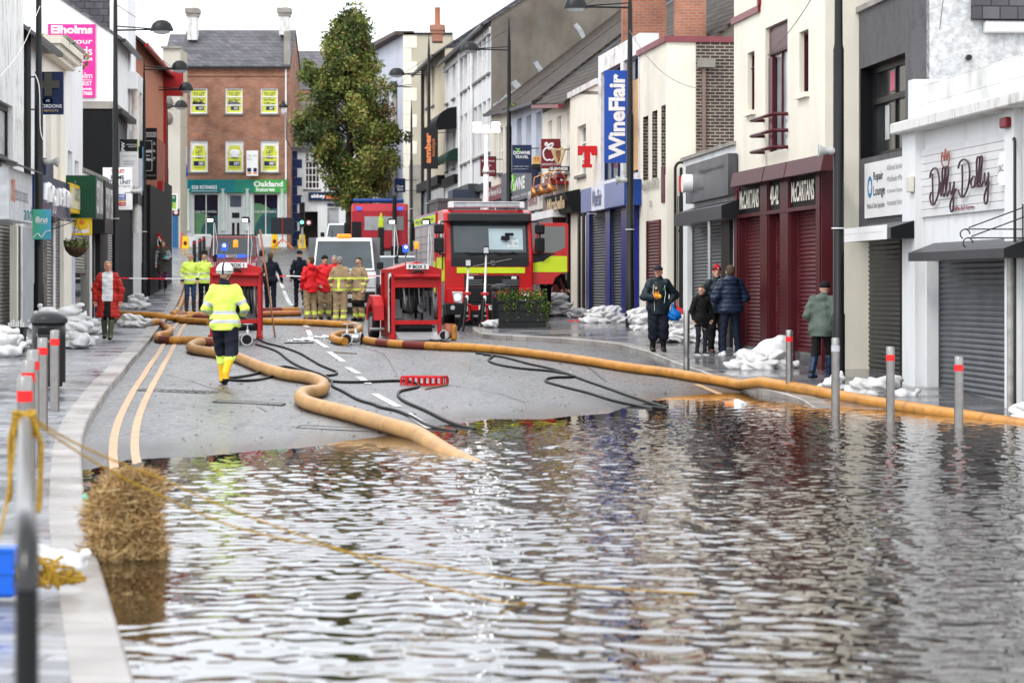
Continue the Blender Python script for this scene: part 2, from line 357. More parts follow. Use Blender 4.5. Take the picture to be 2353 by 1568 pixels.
# painted lines: a strip 4 mm above the road
def strip(name, pts, wd, m, kind='structure', off=.008):
    P = [Vector(p) for p in pts]; V = []
    for i, p in enumerate(P):
        d = (P[min(i+1, len(P)-1)]-P[max(i-1, 0)]).normalized(); n = Vector((-d.y, d.x))
        for k in range(3):
            q = p+n*wd*(k/2-.5); V.append((q.x, q.y, float(zg(q.x, q.y))+off))
    F = [(i*3+k, i*3+k+1, i*3+k+4, i*3+k+3) for i in range(len(P)-1) for k in range(2)]
    o = link(name, fastmesh(name, V, F, m)); o['kind'] = kind; return o
m_yel = mat('worn_yellow_paint', (.52, .30, .14), rough=.4, var=.3, vs=9, dirt=(.12, .12, .12), dirtamt=.8, ds=(4, 4, 4))
m_wht = mat('worn_white_paint', (.72, .72, .70), rough=.4, var=.25, vs=9, dirt=(.10, .10, .10), dirtamt=.8, ds=(6, 6, 6))
inner = [k for k in KL if 14 < k.y < 95]
for off in (.30, .53):
    pts = []
    for i, p in enumerate(inner):
        d = (inner[min(i+1, len(inner)-1)]-inner[max(i-1, 0)]).normalized(); n = Vector((d.y, -d.x)); pts.append(p+n*off)
    pts = smoothline(pts, 6)
    strip('yellow_line', pts, .092, m_yel)
for (a, b) in [((928, 12), (950, 50)), ((958, 70), (975, 88)), ((1058, 220), (1085, 232)), ((1083, 253), (1103, 292)), ((1130, 318), (1210, 370)), ((1225, 398), (1322, 466)), ((1350, 502), (1425, 545)), ((1425, 565), (1490, 612)), ((1530, 680), (1685, 764)), ((1745, 810), (1905, 910))]:
    A = G(*cR(*a)); B = G(*cR(*b))
    strip('white_dash', [A.xy.lerp(B.xy, k/4) for k in range(5)], .12, m_wht)
for (a, b) in [((640, 628), (643, 640)), ((645, 650), (650, 662)), ((652, 668), (658, 682)), ((660, 688), (668, 700))]:
    strip('white_dash', [G(*a).xy.lerp(G(*b).xy, k/4) for k in range(5)], .13, m_wht)
strip('yellow_line', [G(1600+k*16, 883+k*6.8).xy for k in range(6)], .12, m_yel)
m_tar = mat('tar_seam', (.055, .055, .06), rough=.3, var=.2)
for pts in ([(760, 745), (775, 770), (800, 790), (880, 812), (905, 850), (930, 905)], [(470, 925), (640, 918), (820, 922), (1010, 930)], [(1010, 880), (1150, 905), (1260, 945)], [(380, 860), (520, 900), (700, 990)], [(1300, 815), (1360, 850), (1420, 905)]):
    strip('tar_seam', [p for a, b in zip(pts[:-1], pts[1:]) for p in (G(*a).xy, G((a[0]+b[0])/2+3, (a[1]+b[1])/2).xy)], .022, m_tar)
# drain grate and ironwork let into the road
m_iron = mat('cast_iron', (.09, .075, .065), rough=.55, var=.3, vs=20)
def cover(px, w, d, label, grate=False):
    p = G(*px); r = root('drain_grate' if grate else 'manhole_cover', label, 'drain' if grate else 'manhole cover', (p.x, p.y, p.z+.004), 0); nx_ = (float(zg(p.x+.5, p.y))-float(zg(p.x-.5, p.y))); ny_ = (float(zg(p.x, p.y+.3))-float(zg(p.x, p.y-.3)))/.6; r.rotation_euler = (math.atan(ny_), -math.atan(nx_), -.05)
    b = MB(); t = .03
    b.box(-w/2, w/2, -d/2, -d/2+t, -.02, .006, m_iron).box(-w/2, w/2, d/2-t, d/2, -.02, .006, m_iron).box(-w/2, -w/2+t, -d/2+t, d/2-t, -.02, .006, m_iron).box(w/2-t, w/2, -d/2+t, d/2-t, -.02, .006, m_iron)
    b.build('frame', r)
    b = MB()
    if grate:
        for k in range(9):
            x = -w/2+t+(w-2*t)*(k+.5)/9; b.box(x-.035, x+.02, -d/2+t, d/2-t, -.02, .003, m_iron)
    else: b.box(-w/2+t, w/2-t, -d/2+t, d/2-t, -.02, .001, M_ROAD)
    b.build('grille' if grate else 'lid', r)
cover(cR(215, 662), 1.15, .55, 'long rusty iron grate let into the road near the yellow lines', True)
cover(cR(690, 738), .95, .35, 'thin rectangular cover in the road behind the tan hose bend')
cover(cR(1290, 912), 1.0, .45, 'rectangular cover in the road close to the edge of the flood')

# flood water: a rippled sheet at z = 0; the land rises out of it
def water():
    xs = np.concatenate([np.arange(-13, -5, .2), np.arange(-5, 9, .036), np.arange(9.5, 16, .3)])
    ys = [9.0]
    while ys[-1] < 56: ys.append(ys[-1]+.03+max(0, ys[-1]-14)*.0018)
    ys = np.array(ys); X, Y = np.meshgrid(xs, ys)
    Z = np.zeros_like(X); r = np.random.default_rng(3)
    # wind chop: many short waves with spread directions and drifting phase
    wx = .35*np.sin(X*.7+Y*.31)+.3*np.sin(Y*.5-X*.2+1); wy = .3*np.sin(X*.45-Y*.6+2)
    for k in range(56):
        lam = .088*(3.0**r.random())*(1.0 if k < 46 else 2.2); th = r.normal(pi/2, 1.15); kx, ky = math.cos(th)*2*pi/lam, math.sin(th)*2*pi/lam
        env = .55+.45*np.sin(X*r.uniform(.2, .9)+Y*r.uniform(.1, .6)+r.random()*6)
        Z += env*lam**1.0*.0040*np.sin(kx*(X+wx)+ky*(Y+wy)+r.random()*6.28)
    # longer swell towards the viewer
    Z += .0035*np.sin(2*pi*(Y*.92+X*.25+wx)/.62)*np.clip((18-Y)/6, 0, 1)
    Z = np.sign(Z)*np.abs(Z)
    amp = np.clip((48-Y)/20, .22, 1)*np.clip((Y-7)/11, .5, 1)
    depth = -np.minimum(zg(X, Y), .0)
    amp = amp*np.clip(depth/.07, .12, 1)
    kd = X-kerbx(Y); calm = 1-np.exp(-((kd-.2)/.75)**2)*np.exp(-((Y-15.2)/1.7)**2)*.97
    amp = amp*calm
    V = np.stack([X, Y, Z*amp], -1).reshape(-1, 3); n = len(xs); m_ = len(ys)
    i, j = np.meshgrid(np.arange(n-1), np.arange(m_-1)); a = (j*n+i).ravel()
    F = np.stack([a, a+1, a+n+1, a+n], 1)
    m = bpy.data.materials.new('flood_water'); m.use_nodes = True; t = m.node_tree; L = t.links.new
    t.nodes.remove(t.nodes['Principled BSDF']); out = t.nodes['Material Output']
    gl = t.nodes.new('ShaderNodeBsdfGlossy'); gl.inputs['Roughness'].default_value = .015; gl.inputs[0].default_value = (1, 1, 1, 1)
    tr = t.nodes.new('ShaderNodeBsdfTransparent'); tr.inputs[0].default_value = (.60, .42, .24, 1)
    df = t.nodes.new('ShaderNodeBsdfDiffuse'); df.inputs[0].default_value = (.050, .034, .020, 1)
    mud = t.nodes.new('ShaderNodeMixShader'); mud.inputs[0].default_value = .38; L(tr.outputs[0], mud.inputs[1]); L(df.outputs[0], mud.inputs[2])
    fr = t.nodes.new('ShaderNodeFresnel'); fr.inputs[0].default_value = 1.9
    mxs = t.nodes.new('ShaderNodeMixShader'); L(fr.outputs[0], mxs.inputs[0]); L(mud.outputs[0], mxs.inputs[1]); L(gl.outputs[0], mxs.inputs[2])
    L(mxs.outputs[0], out.inputs[0])
    o = link('flood_water', fastmesh('flood_water', V, F, m)); o['kind'] = 'structure'
water()
# ------------------------------------------------------------------ buildings
FR = Fac((-5.5, 140), (7.7, 30)); FR1 = Fac((3.314, 80), (8.2, 25.7)); FR4 = Fac((3.48, 70), (6.3, 35)); FL = Fac((-7.7625+.0, 10), (-17.0, 158))
FL = Fac((-7.1375-.0625*30, 30), (-7.1375-.0625*150, 150))
def FB(Y): return Fac((-60, Y), (60, Y))
paint = lambda n, c, **k: mat(n, c, **{**dict(rough=.75, var=.07, vs=.8, dirt=(.30, .29, .25), dirtamt=.35, ds=(1.2, 1.2, .25), bump=.15, bs=30), **k})
W_white = paint('white_render', (.70, .71, .72)); W_cream = paint('cream_render', (.79, .75, .64), dirtamt=.18); W_cream2 = paint('pale_cream_render', (.74, .69, .58), dirtamt=.3)
W_blue = paint('pale_blue_render', (.55, .59, .68), dirtamt=.25); W_grey = paint('grey_painted_render', (.14, .135, .145), bump=.5, bs=14, dirt=(.02, .02, .02), dirtamt=.5, ds=(3, 3, 1.5))
W_stain = paint('stained_white_render', (.66, .66, .64), dirt=(.12, .11, .09), dirtamt=.75, ds=(2.5, 2.5, .8))
W_rough = mat('roughcast', (.60, .61, .62), rough=.9, var=.3, vs=9, bump=1.0, bs=22, dirt=(.25, .25, .25), dirtamt=.3, ds=(4, 4, 2))
W_pebble = mat('brown_pebbledash', (.22, .20, .17), rough=.95, var=.35, vs=.7, bump=.6, bs=25, dirt=(.13, .085, .06), dirtamt=.6, ds=(1.2, 1.2, .3))
W_beige = paint('beige_render', (.47, .43, .34)); W_yel = paint('buff_render', (.62, .54, .40))
W_black = mat('black_painted_wall', (.007, .008, .011), rough=.55, var=.3, spec=.2); W_navy = mat('navy_paint', (.01, .03, .13), rough=.4, var=.15)
W_conc = mat('concrete', (.33, .31, .28), rough=.9, var=.25, bump=.3, dirt=(.12, .11, .09), dirtamt=.4)
B_red = brickmat('red_brick', (.42, .165, .085), (.28, .10, .055), (.26, .21, .17)); B_brown = brickmat('brown_brick', (.085, .052, .043), (.055, .035, .03), (.34, .31, .27), bw=.235, bh=.08, ms=.013)
B_stone = brickmat('grey_stone_courses', (.34, .31, .28), (.26, .24, .22), (.2, .19, .17), bw=.5, bh=.3, ms=.015); B_orange = brickmat('orange_brick', (.42, .13, .07), (.35, .10, .06), (.16, .07, .05))
B_chim = brickmat('chimney_brick', (.42, .15, .085), (.33, .12, .07), (.3, .22, .18)); W_terra = paint('terracotta_render', (.45, .17, .09), dirtamt=.15)
SLATE = brickmat('slate', (.13, .125, .14), (.075, .073, .085), (.03, .03, .032), bw=.3, bh=.22, ms=.012, rough=.55, off=.5, bump=.5); SLATE2 = brickmat('old_slate', (.15, .125, .12), (.09, .075, .072), (.04, .035, .03), bw=.3, bh=.24, ms=.014, rough=.7)
TILE = brickmat('mossy_brown_tiles', (.085, .062, .045), (.045, .035, .028), (.012, .01, .009), bw=.36, bh=.2, ms=.03, rough=.8, bump=.9)
T_mar = mat('maroon_paint', (.10, .012, .018), rough=.35, var=.15); T_red = mat('red_gloss_paint', (.38, .01, .012), rough=.35, var=.15)
T_frame = mat('white_window_frame', (.78, .78, .76), rough=.45); T_dark = mat('dark_frame', (.02, .02, .022), rough=.4); T_gut = mat('gutter_black', (.025, .025, .027), rough=.4)
T_wgut = mat('white_plastic', (.78, .78, .78), rough=.35); T_sill = mat('grey_sill', (.22, .22, .21), rough=.8)
GL = glassmat('window_glass'); GLb = mat('blind_behind_glass', (.36, .38, .40), rough=.15, var=.35, vs=1.5, spec=.7); GLc = mat('net_curtain_glass', (.55, .56, .57), rough=.2, var=.3, vs=3)
S_grey = mat('galvanised_shutter', (.30, .29, .27), rough=.42, metal=.55, var=.25, vs=3, dirt=(.12, .10, .09), dirtamt=.4); S_dark = mat('dark_shutter', (.05, .052, .055), rough=.45, metal=.3, var=.25); S_mar = mat('maroon_shutter', (.13, .018, .025), rough=.42, var=.3, vs=4, dirt=(.25, .12, .10), dirtamt=.35, ds=(6, 6, 1))
S_mid = mat('grey_shutter', (.13, .14, .155), rough=.42, metal=.35, var=.2); S_blue = mat('navy_shutter', (.055, .065, .09), rough=.45, metal=.3, var=.25)
A_grey = mat('grey_powdercoat', (.065, .07, .08), rough=.4, var=.15, spec=.3); A_dgrey = mat('charcoal_panel', (.014, .015, .018), rough=.45, var=.15, spec=.25)
K_wht = mat('sign_white', (.80, .80, .80), rough=.35, var=.05); K_blk = mat('sign_black', (.012, .012, .014), rough=.35, var=.1); K_navy = mat('sign_navy', (.008, .025, .10), rough=.3, var=.08)
K_blue = mat('sign_blue', (.012, .07, .40), rough=.3, var=.08); K_red = mat('sign_red', (.55, .01, .015), rough=.3, var=.08); K_mar = mat('sign_maroon', (.22, .008, .018), rough=.35, var=.1)
K_yel = mat('sign_yellow', (.80, .52, .015), rough=.35, var=.06); K_lem = mat('poster_lime', (.62, .66, .07), rough=.4, var=.08); K_grn = mat('sign_green', (.01, .16, .07), rough=.35); K_lgrn = mat('sign_light_green', (.32, .50, .08), rough=.35)
K_pink = mat('sign_pink', (.78, .03, .30), rough=.35, var=.05); K_teal = mat('sign_teal', (.0, .20, .22), rough=.35); K_gry = mat('sign_grey_letters', (.30, .30, .32), rough=.5); K_org = mat('sign_orange', (.75, .20, .04), rough=.35)
K_gold = mat('sign_gold', (.55, .40, .20), rough=.4); K_cyan = mat('sign_cyan', (.05, .40, .75), rough=.3); K_pur = mat('sign_purple', (.13, .03, .25), rough=.4); K_dtx = mat('letters_dark', (.02, .025, .03), rough=.4)
M_lead = mat('lead_flashing', (.34, .36, .39), rough=.6, var=.25)

class Bld:
    def __init__(s, name, label, F, x0, x1, cat='building', y0=0, base=None, group=None):
        s.F = F; s.x0 = x0; s.x1 = x1; s.u0 = F.u(x0); s.W = F.u(x1)-s.u0
        p = F.p(x0); q = F.p(x1); s.zb = base if base is not None else min(float(zp(p.x, p.y)), float(zp(q.x, q.y)))-.25
        n = Vector((math.sin(F.ang), -math.cos(F.ang)))      # towards the street
        p = p-n*y0; s.y0 = y0
        s.r = root(name, label, cat, (p.x, p.y, s.zb), F.ang, group)
    yo = 0
    def x(s, px): return s.F.u(px, s.yo)-s.u0
    def z(s, px, py): return s.F.z(px, py, s.yo)-s.zb
    def R(s, xa, ya, xb, yb, ref='a'):
        r = xa if ref == 'a' else xb
        return (s.x(xa), s.x(xb), s.z(r, yb), s.z(r, ya))
    def wall(s, zt, m, ops=(), rev=.14, mrev=None, x0=0, x1=None, z0=0, name='wall', y=0):
        """front wall with real openings and reveals"""
        x1 = s.W if x1 is None else x1; b = MB(); xs = sorted({x0, x1, *[min(max(v, x0), x1) for o in ops for v in o[:2]]}); zs = sorted({z0, zt, *[min(max(v, z0), zt) for o in ops for v in o[2:4]]})
        for a, c in zip(xs[:-1], xs[1:]):
            for d, e in zip(zs[:-1], zs[1:]):
                mx_, mz = (a+c)/2, (d+e)/2
                if any(o[0] < mx_ < o[1] and o[2] < mz < o[3] for o in ops): continue
                b.quad((a, y, d), (c, y, d), (c, y, e), (a, y, e), m)
        for o in ops:
            a, c, d, e = o[:4]; mr = mrev or m; q = y+rev+.02
            b.quad((a, y, d), (a, q, d), (a, q, e), (a, y, e), mr).quad((c, q, d), (c, y, d), (c, y, e), (c, q, e), mr)
            b.quad((a, y, e), (a, q, e), (c, q, e), (c, y, e), mr).quad((a, q, d), (a, y, d), (c, y, d), (c, q, d), mr)
        s.front = b.build(name, s.r, fixn=False); s.zt = zt; return s.front
    def body(s, D, zt, m, mend=None, flat=True, y0=0, cop=None, copm=None, name='side_walls'):
        mend = mend or m; b = MB(); W = s.W
        b.quad((0, D, 0), (0, y0, 0), (0, y0, zt), (0, D, zt), mend).quad((W, y0, 0), (W, D, 0), (W, D, zt), (W, y0, zt), mend).quad((W, D, 0), (0, D, 0), (0, D, zt), (W, D, zt), m)
        b.build(name, s.r, fixn=False)
        if flat:
            b = MB(); b.quad((0, y0, zt-.15), (W, y0, zt-.15), (W, D, zt-.15), (0, D, zt-.15), W_conc); b.build('roof', s.r, fixn=False)
        if cop:
            b = MB(); c = .06; b.box(-c, W+c, -c, .22, zt, zt+cop, copm or W_conc).box(-c, .2, .22, D, zt, zt+cop, copm or W_conc).box(W-.2, W+c, .22, D, zt, zt+cop, copm or W_conc); b.build('coping', s.r)
    def roof(s, ze, D, rise, m, over=.2, mend=None, gut=T_gut, yr=None, ends=True, y0=0, drop=0):      # drop: the far end of the roof sits higher, following the hill
        yr = yr or D/2; b = MB(); W = s.W; t = .1
        for (ya, za, yb, zb_) in ((y0-over, ze-over*rise/yr, yr, ze+rise), (yr, ze+rise, D+over, ze-over*rise/(D-yr))):
            u = drop; b.hexa([(-.06, ya, za+u), (W+.06, ya, za), (W+.06, yb, zb_), (-.06, yb, zb_+u), (-.06, ya, za+t+u), (W+.06, ya, za+t), (W+.06, yb, zb_+t), (-.06, yb, zb_+t+u)], m)
        b.build('roof', s.r)
        if drop: MB().add([(0, y0+.002, ze), (W, y0+.002, ze), (0, y0+.002, ze+drop)], [(0, 1, 2)], mend or m).build('eaves_board', s.r, fixn=False)
        if ends:
            b = MB(); me = mend or m
            for X, u in ((.005, drop), (W-.005, 0)): b.add([(X, y0, ze+u), (X, D, ze+u), (X, yr, ze+rise+u)], [(0, 1, 2)], me)
            b.build('gable', s.r, fixn=False)
        if gut:
            b = MB(); g = ze-over*rise/yr; b.hexa([(-.05, y0-over-.12, g-.06+drop), (W+.05, y0-over-.12, g-.06), (W+.05, y0-over, g-.06), (-.05, y0-over, g-.06+drop), (-.05, y0-over-.12, g+.05+drop), (W+.05, y0-over-.12, g+.05), (W+.05, y0-over, g+.05), (-.05, y0-over, g+.05+drop)], gut); b.build('gutter', s.r)
    def win(s, o, rev=.12, fm=None, gm=None, bars=(1, 2), sill=True, sm=None, fw=.055, poster=None, y=0):
        fm = fm or T_frame; gm = gm or GL; a, c, d, e = o[:4]; yy = y+rev; b = MB(); f = fw
        b.box(a, a+f, yy-.04, yy+.03, d, e, fm).box(c-f, c, yy-.04, yy+.03, d, e, fm).box(a+f, c-f, yy-.04, yy+.03, d, d+f, fm).box(a+f, c-f, yy-.04, yy+.03, e-f, e, fm)
        nx, nz = bars
        for k in range(1, nx): X = a+(c-a)*k/nx; b.box(X-f*.35, X+f*.35, yy-.025, yy+.02, d+f, e-f, fm)
        for k in range(1, nz): Z = d+(e-d)*k/nz; b.box(a+f, c-f, yy-.035, yy+.025, Z-f*.45, Z+f*.45, fm)
        w_ = b.build('window', s.r)
        MB().quad((a+f*.5, yy+.012, d+f*.5), (c-f*.5, yy+.012, d+f*.5), (c-f*.5, yy+.012, e-f*.5), (a+f*.5, yy+.012, e-f*.5), gm).build('pane', w_, fixn=False)
        if sill:
            b = MB(); b.box(a-.08, c+.08, y-.09, y+rev-.04, d-.09, d-.001, sm or T_sill); b.build('sill', w_)
        return w_
    def shutter(s, o, m, y=.1, pitch=.078, name='shutter', closed=1):
        a, c, d, e = o[:4]; b = MB(); n = int((e-d)/pitch); zz = d
        V = []; yy = y
        prof = []
        for k in range(n):
            z0_ = d+k*pitch; prof += [(yy, z0_), (yy-.004, z0_+pitch*.12), (yy-.024, z0_+pitch*.35), (yy-.026, z0_+pitch*.6), (yy-.006, z0_+pitch*.86)]
        prof.append((yy, d+n*pitch)); prof.append((yy, e))
        for (q, z_) in prof: V += [(a, q, z_), (c, q, z_)]
        b.add(V, [(2*i, 2*i+1, 2*i+3, 2*i+2) for i in range(len(prof)-1)], m)
        sh = b.build(name, s.r, fixn=False)
        g = MB(); g.box(a-.05, a+.012, y-.05, y+.04, d, e, m).box(c-.012, c+.05, y-.05, y+.04, d, e, m).box(a+.012, c-.012, y-.045, y+.01, d-.02, d+.07, m); g.build('guide_rail', sh, bevel=.004)
        return sh
    def box(s, name, o, ya, yb, m, parent=None, bevel=0, **k):
        return MB().box(o[0], o[1], ya, yb, o[2], o[3], m, **k).build(name, parent or s.r, bevel=bevel)
    def text(s, t, xa, ya, xb, yb, m, y=-.01, parent=None, ref='a', **k):
        o = s.R(xa, ya, xb, yb, ref); return text(t, o[0], o[1], o[2], o[3], m, parent or s.r, y, **k)
    def canopy(s, o, out, m, mend, name='shutter_box', lip=.14, y=0):
        """roller box: sloped top, upright face"""
        a, c, d, e = o; b = MB(); h = (e-d)
        P = [(y, e), (y-out, e-lip), (y-out, d), (y, d)]
        A = [(a, p, q) for p, q in P]; B = [(c, p, q) for p, q in P]
        b.add(A+B, [(0, 4, 5, 1), (1, 5, 6, 2), (2, 6, 7, 3)], m); b.add(A, [(0, 1, 2, 3)], mend); b.add(B, [(3, 2, 1, 0)], mend)
        return b.build(name, s.r, fixn=False)
def sign_end(o, deg=90): o.rotation_euler = (0, 0, math.radians(deg)); return o

# ---- right hand side, from the near end up the street
b = Bld('gift_shop', 'white low shop with boarded front, script letters and a rolled down grey shutter', FR1, 2094, 2560); b1 = b
zc = b.z(2095, 306); zt = b.z(2128, 192); xs_ = b.x(2129); xe = b.x(2318)
o = (xs_, xe, b.z(2129, 915)-.1, b.z(2129, 566))
b.wall(zc-.02, W_white, [o], rev=.3); b.body(9, zc, W_white)
par = brickmat('painted_blockwork', (.76, .76, .75), (.72, .72, .71), (.55, .54, .52), bw=.9, bh=.3, ms=.008, bump=.5)
MB().box(.0, b.W, .02, .3, zc+.16, zt, par).build('parapet', b.r); MB().box(0, .35, -.06, .36, zc+.16, zt+.12, W_white).build('parapet_pier', b.r)
MB().box(-.12, b.W, -.34, .04, zc-.02, zc+.16, W_stain).build('cornice', b.r, bevel=.02)
b.shutter(o, S_mid, y=.24, pitch=.085)
b.yo = -.05; bo = MB(); pl = mat('white_boarding', (.66, .66, .67), rough=.4, var=.08)
zb0, zb1 = b.z(2115, 500), b.z(2115, 344); n = 9; xa, xb = b.x(2112), b.x(2326)
for k in range(n):
    z0_, z1_ = zb0+(zb1-zb0)*k/n, zb0+(zb1-zb0)*(k+1)/n; bo.box(xa, xb, -.05, -.001, z0_+.003, z1_-.003, pl)
brd = bo.build('boarding', b.r, bevel=.004); b.yo = 0
MB().box(0, b.x(2124), -.16, -.002, 0, zc-.02, W_white).build('pilaster', b.r); MB().box(b.x(2326), b.x(2348), -.12, -.002, 0, zc-.02, W_white).build('pilaster', b.r)
b.yo = -.42; b.canopy((b.x(2086), b.x(2306), b.z(2088, 600), b.z(2088, 558)), .42, A_grey, A_dgrey, lip=.16); b.yo = 0
# script lettering from bent tube
def script(paths, x0, x1, z0, z1, m, parent, y, r=.012, name='lettering'):
    g = MB()
    for p in paths:
        q = [Vector((x0+(x1-x0)*a, y, z0+(z1-z0)*c)) for a, c in p]; out = []
        for i in range(len(q)-1):
            p0, p1, p2, p3 = q[max(i-1, 0)], q[i], q[i+1], q[min(i+2, len(q)-1)]
            for k in range(5):
                t = k/5; out.append(.5*((2*p1)+(p2-p0)*t+(2*p0-5*p1+4*p2-p3)*t*t+(-p0+3*p1-3*p2+p3)*t**3))
        out.append(q[-1]); g.tube(out, r, m, 6)
    return g.build(name, parent)
dd = [[(.0, .74), (.02, .86), (.08, .93), (.14, .86), (.17, .62), (.15, .36), (.09, .18), (.03, .16), (.0, .3), (.02, .42)], [(.045, .82), (.05, .5), (.055, .14)],
      [(.19, .62), (.19, .4), (.20, .32), (.23, .4)], [(.23, .4), (.27, .8), (.25, .92), (.225, .84), (.225, .45), (.25, .30), (.29, .42)], [(.29, .42), (.33, .82), (.31, .92), (.285, .84), (.285, .42), (.31, .30), (.34, .4)], [(.36, .58), (.36, .4), (.385, .32), (.42, .5)], [(.43, .58), (.42, .3), (.41, .0), (.375, -.03), (.36, .1), (.40, .26), (.46, .42)],
      [(.50, .84), (.53, .96), (.60, 1.0), (.67, .9), (.69, .66), (.66, .42), (.60, .26), (.54, .25), (.50, .38)], [(.565, .9), (.57, .6), (.56, .22)],
      [(.78, .6), (.74, .62), (.71, .5), (.73, .4), (.77, .44), (.785, .6), (.79, .42), (.82, .5)], [(.82, .5), (.85, .92), (.83, 1.0), (.805, .92), (.805, .5), (.83, .40), (.86, .5)], [(.86, .5), (.89, .94), (.87, 1.0), (.85, .92), (.85, .5), (.875, .40), (.91, .5)], [(.93, .66), (.93, .48), (.95, .42), (.98, .56)], [(.99, .66), (.985, .36), (.97, .08), (.935, .05), (.925, .18), (.96, .34), (1.0, .46)]]
b.yo = -.1; o = b.R(2136, 362, 2272, 462); m_scr = mat('plum_letters', (.10, .05, .07), rough=.4); script(dd, o[0], o[1], b.z(2200, 480), b.z(2200, 369), m_scr, b.r, -.10, r=.016)
b.text('Gifts & Home', 2185, 475, 2232, 484, K_mar, y=-.07, bold=.03)
script([[(.15, 1), (.05, .55), (.2, .1), (.75, .0), (.95, .5), (.85, .95), (.65, .45), (.5, 1.15), (.38, .45), (.15, 1)]], b.x(2160), b.x(2180), b.z(2160, 386), b.z(2160, 350), mat('copper_letters', (.35, .12, .09), rough=.4), b.r, -.09, r=.012, name='crown_emblem'); b.yo = 0
MB().box(b.x(2114), b.x(2124), -.24, -.17, b.z(2118, 442), b.z(2118, 405), mat('meter_box_cream', (.66, .64, .55), rough=.4)).build('meter_box', b.r, bevel=.01)
al = b.box('alarm_box', b.R(2326, 272, 2342, 296), -.2, -.12, K_mar, bevel=.02)
ab = b.R(2312, 352, 2328, 428); sb = MB().prism([(ab[0], ab[2]+.1), (ab[0]+.08, ab[2]), (ab[1], ab[2]), (ab[1], ab[3]), (ab[0]+.1, ab[3]), (ab[0], ab[3]-.15)], -.13, -.055, K_wht).build('alarm_sign', b.r)
text('J.B.C.', ab[0]+.02, ab[1]-.02, ab[2]+.18, ab[2]+.3, K_dtx, sb, y=-.131)
b.yo = -.17; gp = MB(); xx = b.x(2331); gp.tube([(xx-.35, -.09, b.z(2330, 318)), (xx-.03, -.17, b.z(2330, 318)), (xx, -.17, b.z(2330, 325)), (xx, -.17, 0)], .022, T_gut, 8); gp.build('downpipe', b.r)
gp = MB(); gp.cyl((b.x(2322), -.18, .1), (b.x(2322), -.18, b.z(2322, 585)), .05, mat('rusty_galvanised', (.36, .36, .34), rough=.5, metal=.4, var=.3, vs=6, dirt=(.20, .08, .03), dirtamt=.7, ds=(3, 3, 3)), n=12); gp.build('post', b.r)
for xx, yy in ((2343, 510), (2350, 530)):
    g = MB(); X = b.x(xx); Z = b.z(xx, yy); g.tube([(X, -.13, Z-.25), (X, -.13, Z+.25)], .012, T_gut, 6).tube([(X, -.13, Z-.1), (X, -.95, Z-.1)], .01, T_gut, 6).tube([(X, -.13, Z+.2), (X, -.9, Z-.08)], .01, T_gut, 6).tube([(X, -.95+.07*math.cos(t*.6), Z-.17+.07*math.sin(t*.6)) for t in range(8)], .01, T_gut, 6); g.build('hanging_bracket', b.r)

b = Bld('repair_shop', 'dark grey painted building with a big upstairs window and a black shutter', FR1, 1961, 2094)
zt = b.z(1961, 36); ow = (b.x(1976), b.x(2079), b.z(1976, 366), b.z(1976, 159)); os_ = (b.x(1971), b.x(2072), b.z(1971, 885)-.1, b.z(1971, 545))
b.wall(zt, W_grey, [ow, os_], rev=.3, mrev=W_black); b.body(12, zt+2.6, W_rough, y0=.25, cop=None); b.body(.3, zt, W_grey, y0=0, flat=False, name='parapet_return', cop=.1, copm=W_conc)
w_ = b.win(ow, rev=.26, fm=T_dark, gm=mat('old_glass', (.06, .065, .065), rough=.12, var=.5, vs=2.5, spec=.8), bars=(2, 1), sill=False, fw=.1)
zz = ow[2]+(ow[3]-ow[2])*.62; MB().box(ow[0]+.1, ow[1]-.1, .2, .28, zz-.05, zz+.05, T_dark).build('transom', w_)
for fx, mm in ((.38, mat('pink_curtain', (.55, .12, .20), rough=.6)), (.70, GLc)):
    X = ow[0]+(ow[1]-ow[0])*fx; f = MB().box(X-.0, X+.34, .245, .262, zz+.12, ow[3]-.16, mm).build('curtain', w_)
MB().box(ow[0]+.85, ow[0]+1.15, .255, .265, ow[2]+.3, zz-.1, GLc).build('curtain', w_); MB().box(ow[1]-.75, ow[1]-.2, .255, .265, ow[2]+.5, zz-.15, GLb).build('curtain', w_)
b.shutter(os_, S_dark, y=.2, pitch=.085); MB().box(os_[1]+.02, b.W, -.05, -.002, 0, os_[3]+.1, W_black).build('door_jamb', b.r)
o = (b.x(1992), b.x(2081), b.z(1992, 502), b.z(1992, 377)); sg = b.box('sign_panel', o, -.05, -.002, K_wht)
T = lambda t, fx0, fz0, fx1, fz1, m, **k: text(t, o[0]+(o[1]-o[0])*fx0, o[0]+(o[1]-o[0])*fx1, o[2]+(o[3]-o[2])*fz0, o[2]+(o[3]-o[2])*fz1, m, sg, y=-.052, **k)
T('Repair', .25, .62, .50, .82, K_dtx, bold=.01); T('Lounge', .25, .34, .55, .56, K_dtx, bold=.01); T('Mobile & Tablet Specialists', .08, .14, .54, .26, K_dtx)
for t, zf in (('All Brands Serviced', .80), ('•MacBooks •iMac', .60), ('•Computers •Laptops', .38), ('•Accessories •Unlock', .18)): T(t, .60, zf, 1.0-.01, zf+.1, K_gry)
g = MB(); cx_, cz_ = o[0]+(o[1]-o[0])*.15, o[2]+(o[3]-o[2])*.56; rx_, rz_ = (o[1]-o[0])*.062, (o[3]-o[2])*.19
g.rings([[(cx_+rx_*k1*math.cos(t*pi/12), -.053, cz_+rz_*k1*math.sin(t*pi/12)) for k1 in (.62+.08*math.cos(6*t*pi/12), 1.05)] for t in range(24)], K_cyan, caps=False, smooth=False, closed=True); g.build('emblem', sg, fixn=False)
b.yo = -.55; cb = b.canopy((b.x(1933), b.x(2046), b.z(1934, 556), b.z(1934, 512)), .55, A_grey, W_black, lip=.16)
